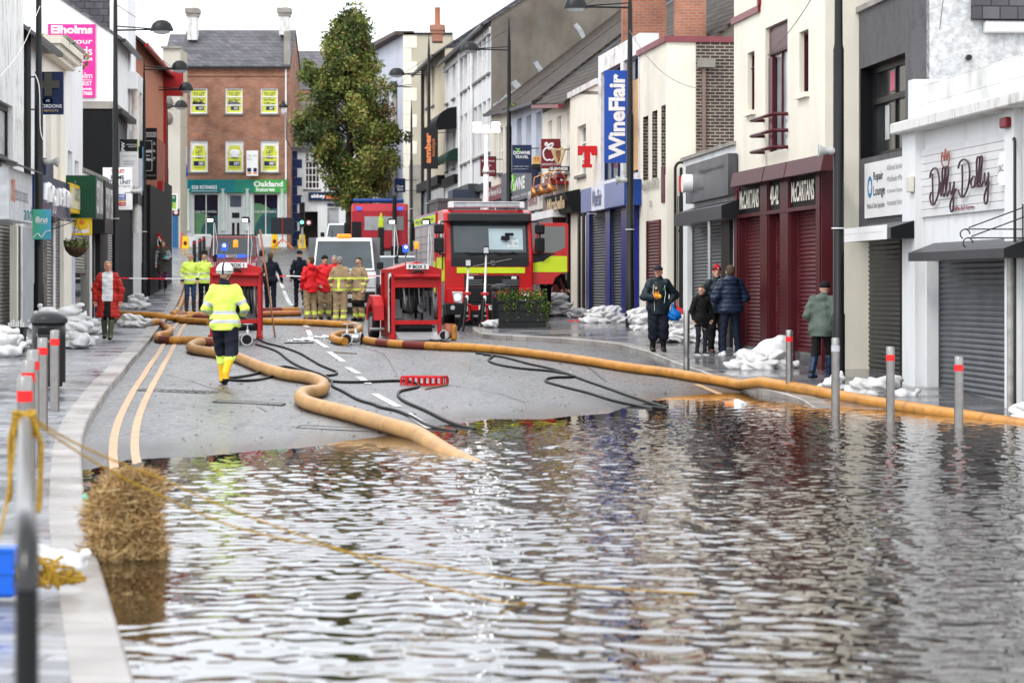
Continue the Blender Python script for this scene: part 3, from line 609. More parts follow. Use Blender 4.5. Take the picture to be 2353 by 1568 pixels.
o = (b.x(1933)+.02, b.x(2038), b.z(1934, 557), b.z(1934, 526)); b.yo = 0; fp = b.box('sign_panel', o, -.575, -.553, K_wht)
text('028 4461 6699   0750 3415 668   RepairLoungeDownpatrick', o[0]+.2, o[1]-.2, o[2]+.12, o[3]-.1, K_gry, fp, y=-.577)
# near end wall: roughcast, white boxed gutter and dark slates above
e_ = MB(); W = b.W
e_.box(W+.002, W+.16, 1.2, 12, b.z(2140, 40)-.12, b.z(2140, 12)-.12, T_wgut); e_.build('boxed_gutter', b.r, bevel=.02)
MB().box(W-.2, W+.2, 1.0, 12, b.z(2140, 12)-.1, b.z(2140, -60), SLATE).build('roof_edge', b.r)
for zz, yy in ((112, .95), (158, .95)):
    MB().tube([(W+.0, yy, b.z(2150, zz)), (W+.1, yy, b.z(2150, zz))], .05, T_gut, 6).build('bracket', b.r)
# alley gate between the two
al = Bld('alley_gate', 'grey corrugated metal gate in the narrow gap beside the dark grey building', Fac((5.70, 47.9), (6.6, 47.9)), 1941, 1972, cat='gate')
g = MB(); n = 9; ht = al.z(1941, 512)
for k in range(n): g.box(al.W*k/n, al.W*(k+.6)/n, 0, .05, .1, ht, S_mid)
g.box(0, al.W, .04, .06, .1, ht, S_mid); g.build('corrugated_panel', al.r); MB().box(0, al.W, -.02, .0, ht*.48, ht*.52, S_mid).build('crossbar', al.r)
g = MB()
for k in range(10): g.box(al.W*k/10+.01, al.W*k/10+.05, -.05, .0, ht+.4, ht+.85, S_mid)
g.build('spikes', al.r)

b = Bld('bookmaker_shop', 'tall cream building with narrow windows and a maroon shopfront of three shutters', FR, 1686, 1895)
zt = b.z(1686, 57); w1 = b.R(1717, 123, 1733, 258); w2 = b.R(1836, 75, 1857, 218); wc = (b.x(1758), b.x(1809), b.z(1758, 415), b.z(1758, 66))
zs = b.z(1690, 440); sh = [(b.x(p), b.x(q), b.z(p, r), b.z(p, t)) for p, q, r, t in ((1707, 1758, 772, 496), (1777, 1804, 778, 484), (1826, 1887, 786, 470))]
sh = [(a, c, .62, sh[0][3]) for a, c, d, e in sh]
xs2 = b.x(1747)
fd = [(sh[0][0]-.4, sh[2][1]+.35, 0, sh[0][3]+.62)]
b.wall(zt, W_cream, [w1, wc, fd[0]], rev=.16, x1=xs2+.0001 if False else b.x(1812)); b.wall(b.z(1747, -60), W_cream, [w2, fd[0]], rev=.16, x0=b.x(1812), name='wall')
MB().quad((xs2, -.0, zt), (b.x(1812), 0, zt), (b.x(1812), 0, b.z(1747, -60)), (xs2, 0, b.z(1747, -60)), W_cream).build('parapet', b.r, fixn=False)
b.body(9, b.z(1747, -60), W_cream, flat=False, name='side_walls'); 
MB().box(-.05, xs2, -.06, .25, zt, zt+.13, K_mar).box(xs2-.1, xs2+.06, -.06, .25, zt+.13, b.z(1747, -60), K_mar).build('coping', b.r)
for w_ in (w1, w2): q = b.win(w_, rev=.13, fm=T_mar, bars=(1, 1), sm=W_cream)
q = b.win(wc, rev=.13, fm=T_mar, gm=GLb, bars=(2, 1), sill=False, fw=.10); MB().box(wc[0]+.1, wc[1]-.1, .06, .14, wc[3]-.55, wc[3]-.1, T_mar).build('head_panel', q); MB().box(wc[0]+.1, wc[1]-.1, .02, .12, wc[2]+.02, wc[2]+.55, W_cream).build('apron_panel', q)
MB().box(wc[0]+.10, wc[0]+.45, .04, .115, wc[2]+.6, wc[3]-.6, T_mar).build('side_panel', q)
for yy in (277, 313, 350):
    z_ = b.z(1758, yy); MB().tube([(wc[0]-.05, -.01, z_), (wc[0]-.05, -.28, z_), (wc[1]+.05, -.28, z_), (wc[1]+.05, -.01, z_)], .035, T_mar, 8).build('guard_rail', b.r)
f0 = fd[0]; xp = [sh[0][0]-.4, sh[0][1], sh[1][0], sh[1][1], sh[2][0], sh[2][1]]
pil = [(sh[0][0]-.42, sh[0][0]), (sh[0][1], sh[1][0]), (sh[1][1], sh[2][0]), (sh[2][1], sh[2][1]+.40)]
for a, c in pil: MB().box(a, c, -.10, .14, 0, sh[0][3]+.62, T_mar).box(a+.05, c-.05, -.125, -.1, .6, sh[0][3]+.55, T_mar).build('pilaster', b.r, bevel=.01)
for o in sh: b.shutter(o, S_mar, y=.10)
fz0, fz1 = sh[0][3], sh[0][3]+.6
fa = MB().box(pil[0][1], pil[3][0], -.06, .12, fz0, fz1, W_black).box(pil[0][0], pil[3][1], -.14, -.1, fz0-.05, fz0+.02, T_mar).build('fascia', b.r)
MB().box(sh[0][0], sh[2][1], .0, .12, .02, .62, mat('polished_stone', (.12, .12, .13), rough=.12)).build('stall_riser', b.r)
for t, p in (('McCARTANS', sh[0]), ('40-42', sh[1]), ('McCARTANS', sh[2])): text(t, p[0]+.22, p[1]-.08, fz0+.12, fz1-.1, mat('cream_letters', (.80, .77, .66), rough=.5), fa, y=-.1, bold=.025, ext=.02)
b.yo = -.3
for a, c, dz in ((1683, 1755, 0), (1757, 1806, .05), (1808, 1892, .0)):
    xa, xb = b.x(a), b.x(c); P = [(0, fz1+.30), (-.30, fz1+.27), (-.36, fz1-.02), (0, fz1+.0)]; g = MB(); A = [(xa, p, q) for p, q in P]; B = [(xb, p, q) for p, q in P]
    g.add(A+B, [(0, 4, 5, 1), (1, 5, 6, 2), (2, 6, 7, 3), (0, 1, 2, 3), (7, 6, 5, 4)], mat('faded_maroon', (.115, .03, .034), rough=.5, var=.15)); g.build('canopy', b.r)
b.yo = 0

b = Bld('takeaway_shop', 'low white flat roofed shop with a blank dark sign box and grey shutter', FR4, 1569, 1688)
zt = b.z(1687, 333); o = (b.x(1579), b.x(1664), b.z(1579, 735)-.1, b.z(1579, 515)); b.wall(zt, W_white, [o], rev=.2); b.body(7, zt, W_white, cop=.08); b.shutter(o, S_mid, y=.16)
b.yo = -.2; si = (b.x(1575), b.x(1672), b.z(1672, 448), b.z(1672, 352)); sb = b.box('sign_box', si, -.2, -.002, mat('scorched_sign_grey', (.10, .10, .115), rough=.35, var=.5, vs=1.5))
g = MB(); cx_, cz_ = si[0]+.95, (si[2]+si[3])/2; g.tube([(cx_, -.2, cz_), (cx_, -.42, cz_)], .21, K_wht, 20); g.build('round_lamp', sb)
text('Telephone orders', si[0]+2.0, si[1]-.5, cz_+.12, cz_+.26, K_dtx, sb, y=-.202); text('welcome', si[0]+2.0, si[0]+2.7, cz_-.2, cz_-.1, K_dtx, sb, y=-.202)
script([[(0, 1), (.5, .5), (0, 0)], [(.2, .9), (1, .4)], [(.1, .2), (.8, 0)]], si[0]+.15, si[0]+.5, si[2]+.2, si[3]-.2, K_gry, sb, -.205, r=.01, name='emblem')
b.yo = -.42; b.canopy((b.x(1549), b.x(1657), b.z(1550, 519), b.z(1550, 478)), .42, A_grey, A_dgrey); b.yo = 0; MB().box(o[1]+.05, b.x(1684), -.08, -.002, 0, o[3], A_dgrey).build('door_jamb', b.r)
g = MB(); xp_ = b.x(1667); g.cyl((xp_, -.35, .1), (xp_, -.35, b.z(1667, 500)), .045, mat('galvanised_post', (.42, .44, .46), rough=.45, metal=.5), n=12); g.build('post', b.r)

b = Bld('arched_gateway', 'black wrought iron gateway with an arched top in a cream wall', Fac((3.66, 63.4), (3.66, 63.4-.0001)) if False else Fac((3.8, 62.9), (4.8, 62.7)), 1549, 1580, cat='gate')
ht = b.z(1549, 365); g = MB(); W = b.W
arc = lambda r: [(W/2+r*math.cos(pi-k*pi/10), .0, ht-.75*W+1.15*r*math.sin(pi-k*pi/10)) for k in range(11)]
g.tube([(0.02, 0, 0)]+arc(W/2-.02)+[(W-.02, 0, 0)], .035, T_gut, 6).tube([(0.15, 0, 0)]+arc(W/2-.15)+[(W-.15, 0, 0)], .025, T_gut, 6); g.build('arch', b.r)
g = MB()
for k in range(1, 8): g.cyl((W*k/8, 0, .1), (W*k/8, 0, ht-.9), .012, T_gut, n=6)
g.box(.1, W-.1, -.02, .02, b.z(1560, 530)-.03, b.z(1560, 530)+.03, T_gut); g.build('railings', b.r); MB().box(W*.35, W*.85, -.03, .03, b.z(1560, 440), b.z(1560, 405), K_red).build('notice', b.r)

b = Bld('sports_shop', 'cream building with three narrow brick lined windows and a maroon door shutter', FR, 1468, 1531)
zt = b.z(1530, 97); wr = [(b.x(p), b.x(q), b.z(p, t), b.z(p, r)) for p, q, r, t in ((1477, 1489, 270, 416), (1498, 1510, 257, 411), (1519, 1529, 244, 403))]
od = (b.x(1490), b.x(1518), 0.1, b.z(1490, 508)); b.wall(zt, W_cream, wr, rev=.2, mrev=B_brown); b.body(8, zt, W_cream, mend=W_cream)
b.front.name = 'wall'
for o in wr: b.win(o, rev=.17, fm=T_mar, bars=(1, 2), sill=False, gm=mat('dark_louvre', (.02, .014, .012), rough=.3, var=.4, vs=8))
MB().box(b.W-.03, b.W+.03, .72, 8.0, 0, zt-.001, B_brown).build('brick_flank', b.r); MB().box(-.05, b.W+.06, -.07, .25, zt, zt+.14, mat('rose_coping', (.26, .07, .085), rough=.5)).box(b.W-.2, b.W+.07, .25, 8, zt, zt+.14, MATS['rose_coping']).build('coping', b.r)
s_ = b.shutter((od[0], od[1], od[2], od[3]), S_mar, y=-.01)
g = MB(); g.cyl((b.W+.1, .9, .1), (b.W+.1, .9, b.z(1530, 155)), .05, mat('brown_downpipe', (.26, .17, .14), rough=.5), n=10); g.box(b.W+.03, b.W+.25, .75, 1.15, b.z(1530, 156), b.z(1530, 138), W_conc, tx=-.03); g.build('downpipe', b.r)
text('McGUINN SPORTS', b.x(1478), b.x(1517), b.z(1478, 440), b.z(1478, 417), W_conc, b.r, y=-.03, ext=.02, bold=.02); text('30', b.x(1493), b.x(1499), b.z(1478, 479), b.z(1478, 464), K_gry, b.r, y=-.02)
MB().box(b.x(1521), b.x(1528), -.03, -.002, b.z(1521, 466), b.z(1521, 384), mat('banner_plum', (.16, .05, .06), rough=.5, var=.3, vs=4)).build('banner', b.r)

b = Bld('off_licence', 'peeling white building with blue shopfront and two navy shutters', FR, 1374, 1469)
zt = b.z(1469, 76); wn = (b.x(1380), b.x(1425), b.z(1380, 418), b.z(1380, 168)); wn2 = (b.x(1432), b.x(1466), b.z(1380, 418), b.z(1380, 168)); b.wall(zt, W_stain, [wn, wn2], rev=.18)
peel = paint('peeling_white_render', (.76, .76, .74), dirt=(.20, .15, .12), dirtamt=.9, ds=(1.3, 1.3, 1)); b.front.data.materials[0] = peel
b.body(.5, zt, W_white, flat=False); b.body(9, zt-.6, W_pebble, flat=False, y0=.5, name='rear_walls'); b.roof(zt-1.3, 12, 4.6, TILE, y0=.6, yr=6, over=0, mend=W_pebble, gut=None, drop=.5)
b.win(wn, rev=.14, fm=W_navy, bars=(3, 2), sill=False, gm=mat('dim_blue_glass', (.05, .07, .12), rough=.15, var=.5, vs=2)); q = b.win(wn2, rev=.14, fm=W_navy, bars=(2, 1), sill=False)
art = mat('drink_poster', (.70, .36, .10), rough=.4, var=.5, vs=1.1); MB().box(wn2[0]+.1, wn2[1]-.1, .10, .14, wn2[2]+.1, wn2[3]-.6, art).build('poster', q)
b = Bld('off_licence_front', 'blue shopfront with a white centre panel on its fascia and navy shutters below', FR, 1334, 1469, cat='shopfront'); bw = b
fz0, fz1 = b.z(1469, 459), b.z(1469, 403); BL = mat('shop_blue', (.015, .06, .30), rough=.25, var=.25, vs=1.0); BLd = mat('shop_deep_blue', (.008, .018, .20), rough=.35, var=.1)
b.yo = -.45; fz0, fz1 = b.z(1334, 490), b.z(1334, 436); fa = MB().box(b.x(1334), b.x(1434), -.45, -.002, fz0, fz1, BL).build('fascia', b.r, bevel=.01); MB().box(b.x(1360), b.x(1389), -.47, -.452, fz0, fz1, mat('panel_lilac_white', (.62, .66, .76), rough=.3)).build('centre_panel', fa)
text('WineFlair', b.x(1362), b.x(1384), fz0+.1, fz1-.12, BLd, fa, y=-.475, bold=.02); b.yo = 0
sh = [(b.x(1366), b.x(1403), .15, fz0-.03), (b.x(1414), b.x(1438), .15, fz0-.03)]
for o in sh: b.shutter(o, S_blue, y=-.06)
for a, c in ((1358, 1366), (1403, 1414), (1440, 1468)): MB().box(b.x(a), b.x(c), -.16, -.002, 0, fz0 if c < 1440 else fz1, BLd).build('pilaster', b.r, bevel=.01)
MB().box(0, b.x(1358), -.05, -.002, 0.3, fz0-.02, W_cream2).build('side_panel', b.r)

b = Bld('public_house', 'cream building with one upper window above a dark pub fascia', FR, 1309, 1374)
zt = b.z(1374, 190); o = (b.x(1326), b.x(1346), b.z(1326, 405), b.z(1326, 292)); b.wall(zt, W_cream, [o], rev=.2); b.body(10, zt, W_cream2, mend=W_cream2, flat=False); b.roof(zt-.35, 10.6, 4.15, TILE, over=.0, mend=W_pebble, gut=None, yr=5.5, drop=.45)
b.win(o, rev=.18, bars=(2, 3)); MB().box(-.05, b.W, -.08, .2, zt-.05, zt+.12, W_stain).build('verge', b.r)
fz0, fz1 = b.z(1309, 492), b.z(1309, 448); P = [(-.05, fz1+.1), (-.5, fz1), (-.28, fz0), (-.05, fz0)]; g = MB(); xa, xb = b.x(1286), b.x(1336); A = [(xa, p, q) for p, q in P]; B = [(xb, p, q) for p, q in P]
g.add(A+B, [(0, 4, 5, 1), (1, 5, 6, 2), (2, 6, 7, 3), (0, 1, 2, 3), (7, 6, 5, 4)], W_black); fa = g.build('fascia', b.r)
t_ = text('Mirabelle', xa+.5, xb-.3, fz0+.12, fz1-.08, K_gold, fa, y=-.46, bold=.03, ext=.01)
MB().box(b.x(1314), b.x(1334), -.04, -.002, .3, fz0, W_cream2).build('side_panel', b.r); MB().box(b.x(1334), b.x(1338), -.1, -.002, 0, fz0, W_black).box(b.x(1344), b.x(1348), -.1, -.002, 0, fz0, W_black).box(b.x(1308), b.x(1311), -.1, -.002, 0, fz0, W_black).build('door_frame', b.r)
lampm = mat('copper_lamp', (.50, .22, .08), rough=.3, metal=.8)
for xx in (1290, 1309, 1330):
    r_ = MB(); X = b.x(xx); Z = fz1+.35; r_.tube([(X, -.4, Z-.3), (X, -.42, Z+.1), (X, -.6, Z+.35), (X, -.85, Z+.25), (X, -.9, Z-.1)], .02, lampm, 6); l_ = r_.build('swan_neck_arm', b.r)
    r_ = MB(); r_.lathe([(.05, 0), (.08, -.08), (.2, -.28), (.19, -.28), (.06, -.1)], lampm, n=12, caps=False); h_ = r_.build('lamp_shade', l_, loc=(X, -.92, Z-.08), rot=(math.radians(25), 0, 0)); MB().ell((0, 0, -.2), (.1, .1, .06), mat('lamp_glow', (.9, .7, .4), emit=(1, .75, .45), es=4), 8, 5).build('bulb', h_)

b = Bld('restaurant', 'cream building with three narrow windows, mossy maroon gutter and a white and maroon restaurant front', FR, 1246, 1309)
zt = b.z(1309, 230); ws = [(b.x(p), b.x(q), b.z(p, t), b.z(p, r)) for p, q, r, t in ((1259, 1268, 280, 400), (1279, 1289, 270, 398), (1303, 1309-.4, 262, 395))]
b.wall(zt, W_cream, ws, rev=.16); b.body(10, zt, W_cream2, flat=False); b.roof(zt, 10.6, 4.1, TILE, over=.25, mend=W_pebble, gut=K_mar, yr=5.5, drop=.42)
for o in ws: b.win(o, gm=GLb)
MB().box(b.x(1275), b.x(1287), -.35, -.002, b.z(1280, 420), b.z(1280, 410), K_mar).box(b.x(1292), b.x(1302), -.3, -.002, b.z(1290, 412), b.z(1290, 402), K_mar).build('window_box', b.r)
b.yo = -.4; fz0, fz1 = b.z(1212, 486), b.z(1212, 441); fa = MB().box(b.x(1212), b.x(1272), -.4, -.002, fz0, fz1, mat('fascia_offwhite', (.56, .54, .49), rough=.4, dirt=(.3, .28, .22), dirtamt=.4)).build('fascia', b.r)
text('HaridOn', b.x(1213), b.x(1234), fz0+.15, fz1-.1, K_mar, fa, y=-.402, bold=.03); text('RESTAURANT', b.x(1240), b.x(1268), fz0+.25, fz0+.38, K_mar, fa, y=-.402)
MB().box(b.x(1228), b.x(1277), -.55, -.002, fz1, fz1+.1, K_mar).build('cornice', b.r); MB().box(b.x(1228), b.x(1277), -.5, -.002, fz0-.35, fz0-.12, T_wgut).build('awning_box', b.r)
b.yo = 0; MB().box(b.x(1228), b.x(1282), -.35, -.002, 0, fz0-.35, T_mar).box(b.x(1277), b.x(1300), -.42, -.002, 0, fz1+.1, T_mar).build('shopfront', b.r)

b = Bld('travel_agency', 'pale blue rendered building with three tall windows above a navy travel shop fascia', FR, 1174, 1246)
zt = b.z(1246, 222); ws = [(b.x(p), b.x(q), b.z(p, t), b.z(p, r)) for p, q, r, t in ((1187, 1198, 275, 400), (1208, 1220, 268, 400), (1231, 1244, 260, 400))]
b.wall(zt, W_blue, ws, rev=.2); b.body(10, zt, W_blue, flat=False); b.roof(zt, 10.4, 4.0, TILE, over=.25, gut=T_gut, yr=5.2, mend=M_lead, drop=.24)
for o in ws: b.win(o, gm=GLb, fm=W_blue, rev=.18)
fz0, fz1 = b.z(1174, 470), b.z(1174, 402); NV = mat('fascia_slate_navy', (.035, .045, .09), rough=.35, var=.25, vs=.8); fa = MB().box(b.x(1170), b.x(1242), -.3, -.002, fz0, fz1, NV).build('fascia', b.r)
text('DOWNE', b.x(1186), b.x(1226), fz0+.35, fz0+.8, K_wht, fa, y=-.302, bold=.04); text('028 4461 3500', b.x(1190), b.x(1230), fz0+.1, fz0+.2, K_wht, fa, y=-.302)
script([[(.1, 0), (.5, .4), (.3, 1), (.6, .6), (1, .8), (.6, .45), (.9, 0)]], b.x(1194), b.x(1204), fz0+.35, fz1-.12, mat('palm_green', (.25, .7, .05), rough=.4), fa, -.31, r=.03, name='palm_emblem')
MB().box(b.x(1170), b.x(1228), -.1, -.002, .0, fz0, A_grey).build('shopfront', b.r)

b = Bld('solicitors_office', 'narrow cream building with small windows above a maroon fascia, next to the white terrace', FR, 1128, 1174)
zt = b.z(1174, 245); ws = [(b.x(p), b.x(q), b.z(p, t), b.z(p, r)) for p, q, r, t in ((1135, 1142, 300, 400), (1146, 1155, 296, 400), (1160, 1167, 292, 400))]
b.wall(zt, W_cream2, ws, rev=.16); b.body(10, zt, W_cream2, flat=False); b.roof(zt, 10.4, 4.0, TILE, over=.2, gut=T_gut, yr=5.2, mend=M_lead, drop=.26)
for o in ws: b.win(o, gm=GLb)
fz0, fz1 = b.z(1140, 462), b.z(1140, 430); fa = MB().box(b.x(1128), b.x(1166), -.2, -.002, fz0, fz1, K_mar).build('fascia', b.r); text('Brian Feeney & Co', b.x(1129), b.x(1164), fz0+.12, fz1-.1, K_wht, fa, y=-.202, bold=.02)
MB().box(b.x(1128), b.x(1166), -.1, -.002, 0, fz0, T_mar).build('shopfront', b.r)

b = Bld('white_terrace', 'white three storey terrace with rows of tall sash windows', FR, 1022, 1128)
zt = b.z(1128, 47); zr = lambda y: b.z(1105, y)
cols = [(1025, 1030), (1040, 1046), (1056, 1063), (1066, 1073), (1078, 1086), (1088, 1096), (1098, 1106), (1109, 1116), (1120, 1126)]
ops = []
for a, c in cols: ops += [(b.x(a), b.x(c), zr(181), zr(84)), (b.x(a), b.x(c), zr(358), zr(238))]
dr = [(b.x(a), b.x(c), .3, b.z(1105, 480)) for a, c in ((1030, 1050), (1085, 1100), (1108, 1124))]
b.wall(zt, W_white, ops+dr, rev=.14); b.body(10, zt, W_pebble, flat=False); b.roof(zt, 10, 4.2, SLATE, over=.3, mend=W_pebble, yr=6.6)
for o in ops: b.win(o, gm=GLc if random.random() < .6 else GL, rev=.12)
for o in dr: b.box('shop_window', o, .1, .13, GL)
g = MB()
for xx in (1060, 1088): g.cyl((b.x(xx), -.08, 2.8), (b.x(xx), -.08, zt-.2), .07, T_wgut, n=8)
g.build('downpipe', b.r); MB().box(-.0, b.W, -.08, -.002, zt-.5, zt-.25, W_stain).build('eaves_course', b.r); MB().box(0, b.x(1052), -.18, -.002, b.z(1040, 425), b.z(1040, 405), W_black).box(b.x(1060), b.x(1098), -.4, -.002, b.z(1070, 447), b.z(1070, 432), A_grey).box(b.x(1102), b.x(1128), -.2, -.002, b.z(1110, 440), b.z(1110, 424), A_dgrey).build('fascia', b.r)
MB().box(b.x(1090), b.x(1102), -1.1, -.002, .2, b.z(1090, 440), mat('slate_blue_panel', (.06, .075, .12), rough=.5)).build('porch', b.r)
# canopies on the terrace
for (xa, ya, xb, yb, mm, out) in ((1008, 245, 1049, 300, W_black, .9), (1020, 340, 1052, 372, mat('dark_green_canvas', (.01, .05, .03), rough=.7), .5)):
    X0, X1, Z0, Z1 = b.x(max(xa, 1023)), b.x(xb), b.z(xb, yb), b.z(xb, ya); g = MB(); V = []
    for k in range(7):
        t = k/6*pi/2; V += [(X0, -out*math.sin(t), Z1-(Z1-Z0)*.75*(1-math.cos(t))), (X1, -out*math.sin(t), Z1-(Z1-Z0)*.75*(1-math.cos(t)))]
    V += [(X0, -out, Z0), (X1, -out, Z0)]; g.add(V, [(2*i, 2*i+1, 2*i+3, 2*i+2) for i in range(7)], mm)
    g.add([V[2*i+1] for i in range(8)]+[(X1, 0, Z0+.1)], [tuple(range(9))], mm); g.build('awning', b.r, fixn=False)
# patches of pale cement on the brown gable end, and the lead along the lower roof
g = MB(); m_cem = mat('pale_cement_patch', (.42, .44, .47), rough=.85, var=.25, vs=6)
W = b.W
gy = lambda px: (px-1128)/59.2-.12      # metres back from the street along the gable
gz = lambda py: b.z(1128, py-7)
for (a, c, d, e, t) in ((1140, 283, 1175, 235, .14), (1145, 243, 1170, 283, .13), (1187, 193, 1212, 228, .13), (1238, 148, 1260, 190, .10), (1330, 60, 1352, 95, .10), (1131, 262, 1215, 205, .14), (1215, 205, 1340, 110, .10), (1340, 110, 1425, 48, .10)):
    p, q = Vector((gy(a), gz(c))), Vector((gy(d), gz(e))); n_ = Vector((-(q-p).y, (q-p).x)).normalized()*t; P = [p-n_*1.1, p+n_*.7, p.lerp(q, .5)+n_*1.2, q+n_*.6, q-n_*.9, p.lerp(q, .4)-n_*.8]
    g.add([(W+.012, max(v.x, .02), v.y) for v in P], [tuple(range(6))], m_cem)
g.build('cement_patch', b.r, fixn=False)

b = Bld('buff_building', 'narrow buff building with a black downpipe between the terrace and the quoined building', FR, 972, 1022)
zt = b.z(1015, 118); ws = [(b.x(p), b.x(q), b.z(p, t), b.z(p, r)) for p, q, r, t in ((992, 998, 150, 245), (978, 983, 165, 250), (992, 998, 300, 365))]
b.wall(zt, W_yel, ws); b.body(9, zt, W_yel, flat=False); b.roof(zt, 9, 3, SLATE, over=.5); [b.win(o) for o in ws]
g = MB(); g.cyl((b.x(975), -.1, 1), (b.x(975), -.1, zt-.1), .08, T_gut, n=8); g.build('downpipe', b.r)
MB().box(0, b.W, -.35, -.002, b.z(1000, 432), b.z(1000, 412), W_black).build('fascia', b.r); MB().box(0, b.W, -.05, -.002, 0, b.z(1000, 434), GLb).build('shop_window', b.r)

b = Bld('quoined_building', 'beige building with pale quoins, overhanging brown eaves and a grey street face', FB(148), 927, 1040)
zt = b.z(940, 80); b.wall(zt, W_beige, []); MB().box(.002, b.W, .02, 9, 0, zt-.02, W_beige).build('block', b.r)
g = MB(); n = 16
for k in range(n): z0_ = zt*k/n; wd = .75 if k % 2 else .45; g.box(-.03, wd, -.03, 0, z0_, z0_+zt/n-.02, W_cream)
g.build('quoin', b.r)
g = MB(); w_ = 2.6
g.add([(0, 0, 0), (0, 0, zt), (-w_, 14, zt+.2), (-w_, 14, 0)], [(0, 1, 2, 3)], W_blue); g.build('street_wall', b.r, fixn=False)
for k in range(3):
    t0, t1 = .18+k*.25, .30+k*.25; g = MB()
    for za, zb_ in ((.25, .45), (.55, .80)): g.add([(-w_*t0-.05, 14*t0, zt*za), (-w_*t0-.05, 14*t0, zt*zb_), (-w_*t1-.05, 14*t1, zt*zb_), (-w_*t1-.05, 14*t1, zt*za)], [(0, 1, 2, 3)], GL)
    g.build('window', b.r, fixn=False)
g = MB(); g.add([(.6, -.1, zt), (-.5, -.1, zt), (-w_-.6, 14, zt+.2), (-w_+.6, 14, zt+.2), (.6, -.1, zt+.2), (-.5, -.1, zt+.2), (-w_-.6, 14, zt+.5), (-w_+.6, 14, zt+.5)], [(0, 1, 2, 3), (4, 5, 6, 7), (0, 1, 5, 4), (1, 2, 6, 5)], mat('brown_eaves', (.12, .09, .08), rough=.7)); g.build('eaves', b.r, fixn=False)
MB().box(0, b.W, -.1, .3, zt, zt+.12, T_gut).build('coping', b.r); MB().box(2.0, 2.8, -.06, -.002, b.z(1000, 345), b.z(1000, 315), K_blue).build('sign_panel', b.r)
MB().box(.5, b.W, -5, -4, 0, b.z(960, 388), W_conc).build('side_block', b.r)
# brick chimney stacks standing behind the parapets
def stack(xa, xb, ya, yb, Y, d, label, m=B_chim, pots=0, cap=None, name='chimney_stack', ylow=None, group=None, pm=None):
    p = at(xa, yb, Y); q = at(xb, ya, Y); r = root(name, label, 'chimney', (p.x, Y, p.z), 0, group); W = q.x-p.x; H = q.z-p.z
    MB().box(0, W, 0, d, 0, H, m).build('shaft', r)
    if cap: MB().box(-.12, W+.12, -.12, d+.12, H-.28, H, cap).box(-.06, W+.06, -.06, d+.06, H-.45, H-.28, cap).build('cap', r)
    for k in range(pots):
        X = W*(k+.5)/pots; MB().lathe([(.17, H), (.15, H+.15), (.14, H+.9), (.17, H+.95)], pm or W_terra, c=(X, d/2), n=12).build('pot', r)
    return r
stack(1430, 1531, -90, 165, 70.5, .9, 'broad orange brick chimney stack behind the peeling white parapet'); stack(1552, 1622, -90, 140, 68, .9, 'orange brick chimney stack over the brown tiles right of the first stack')
stack(992, 1016, 57, 95, 135, 1.2, 'small terracotta chimney on the beige quoined building', m=B_chim, pots=1, cap=B_chim)

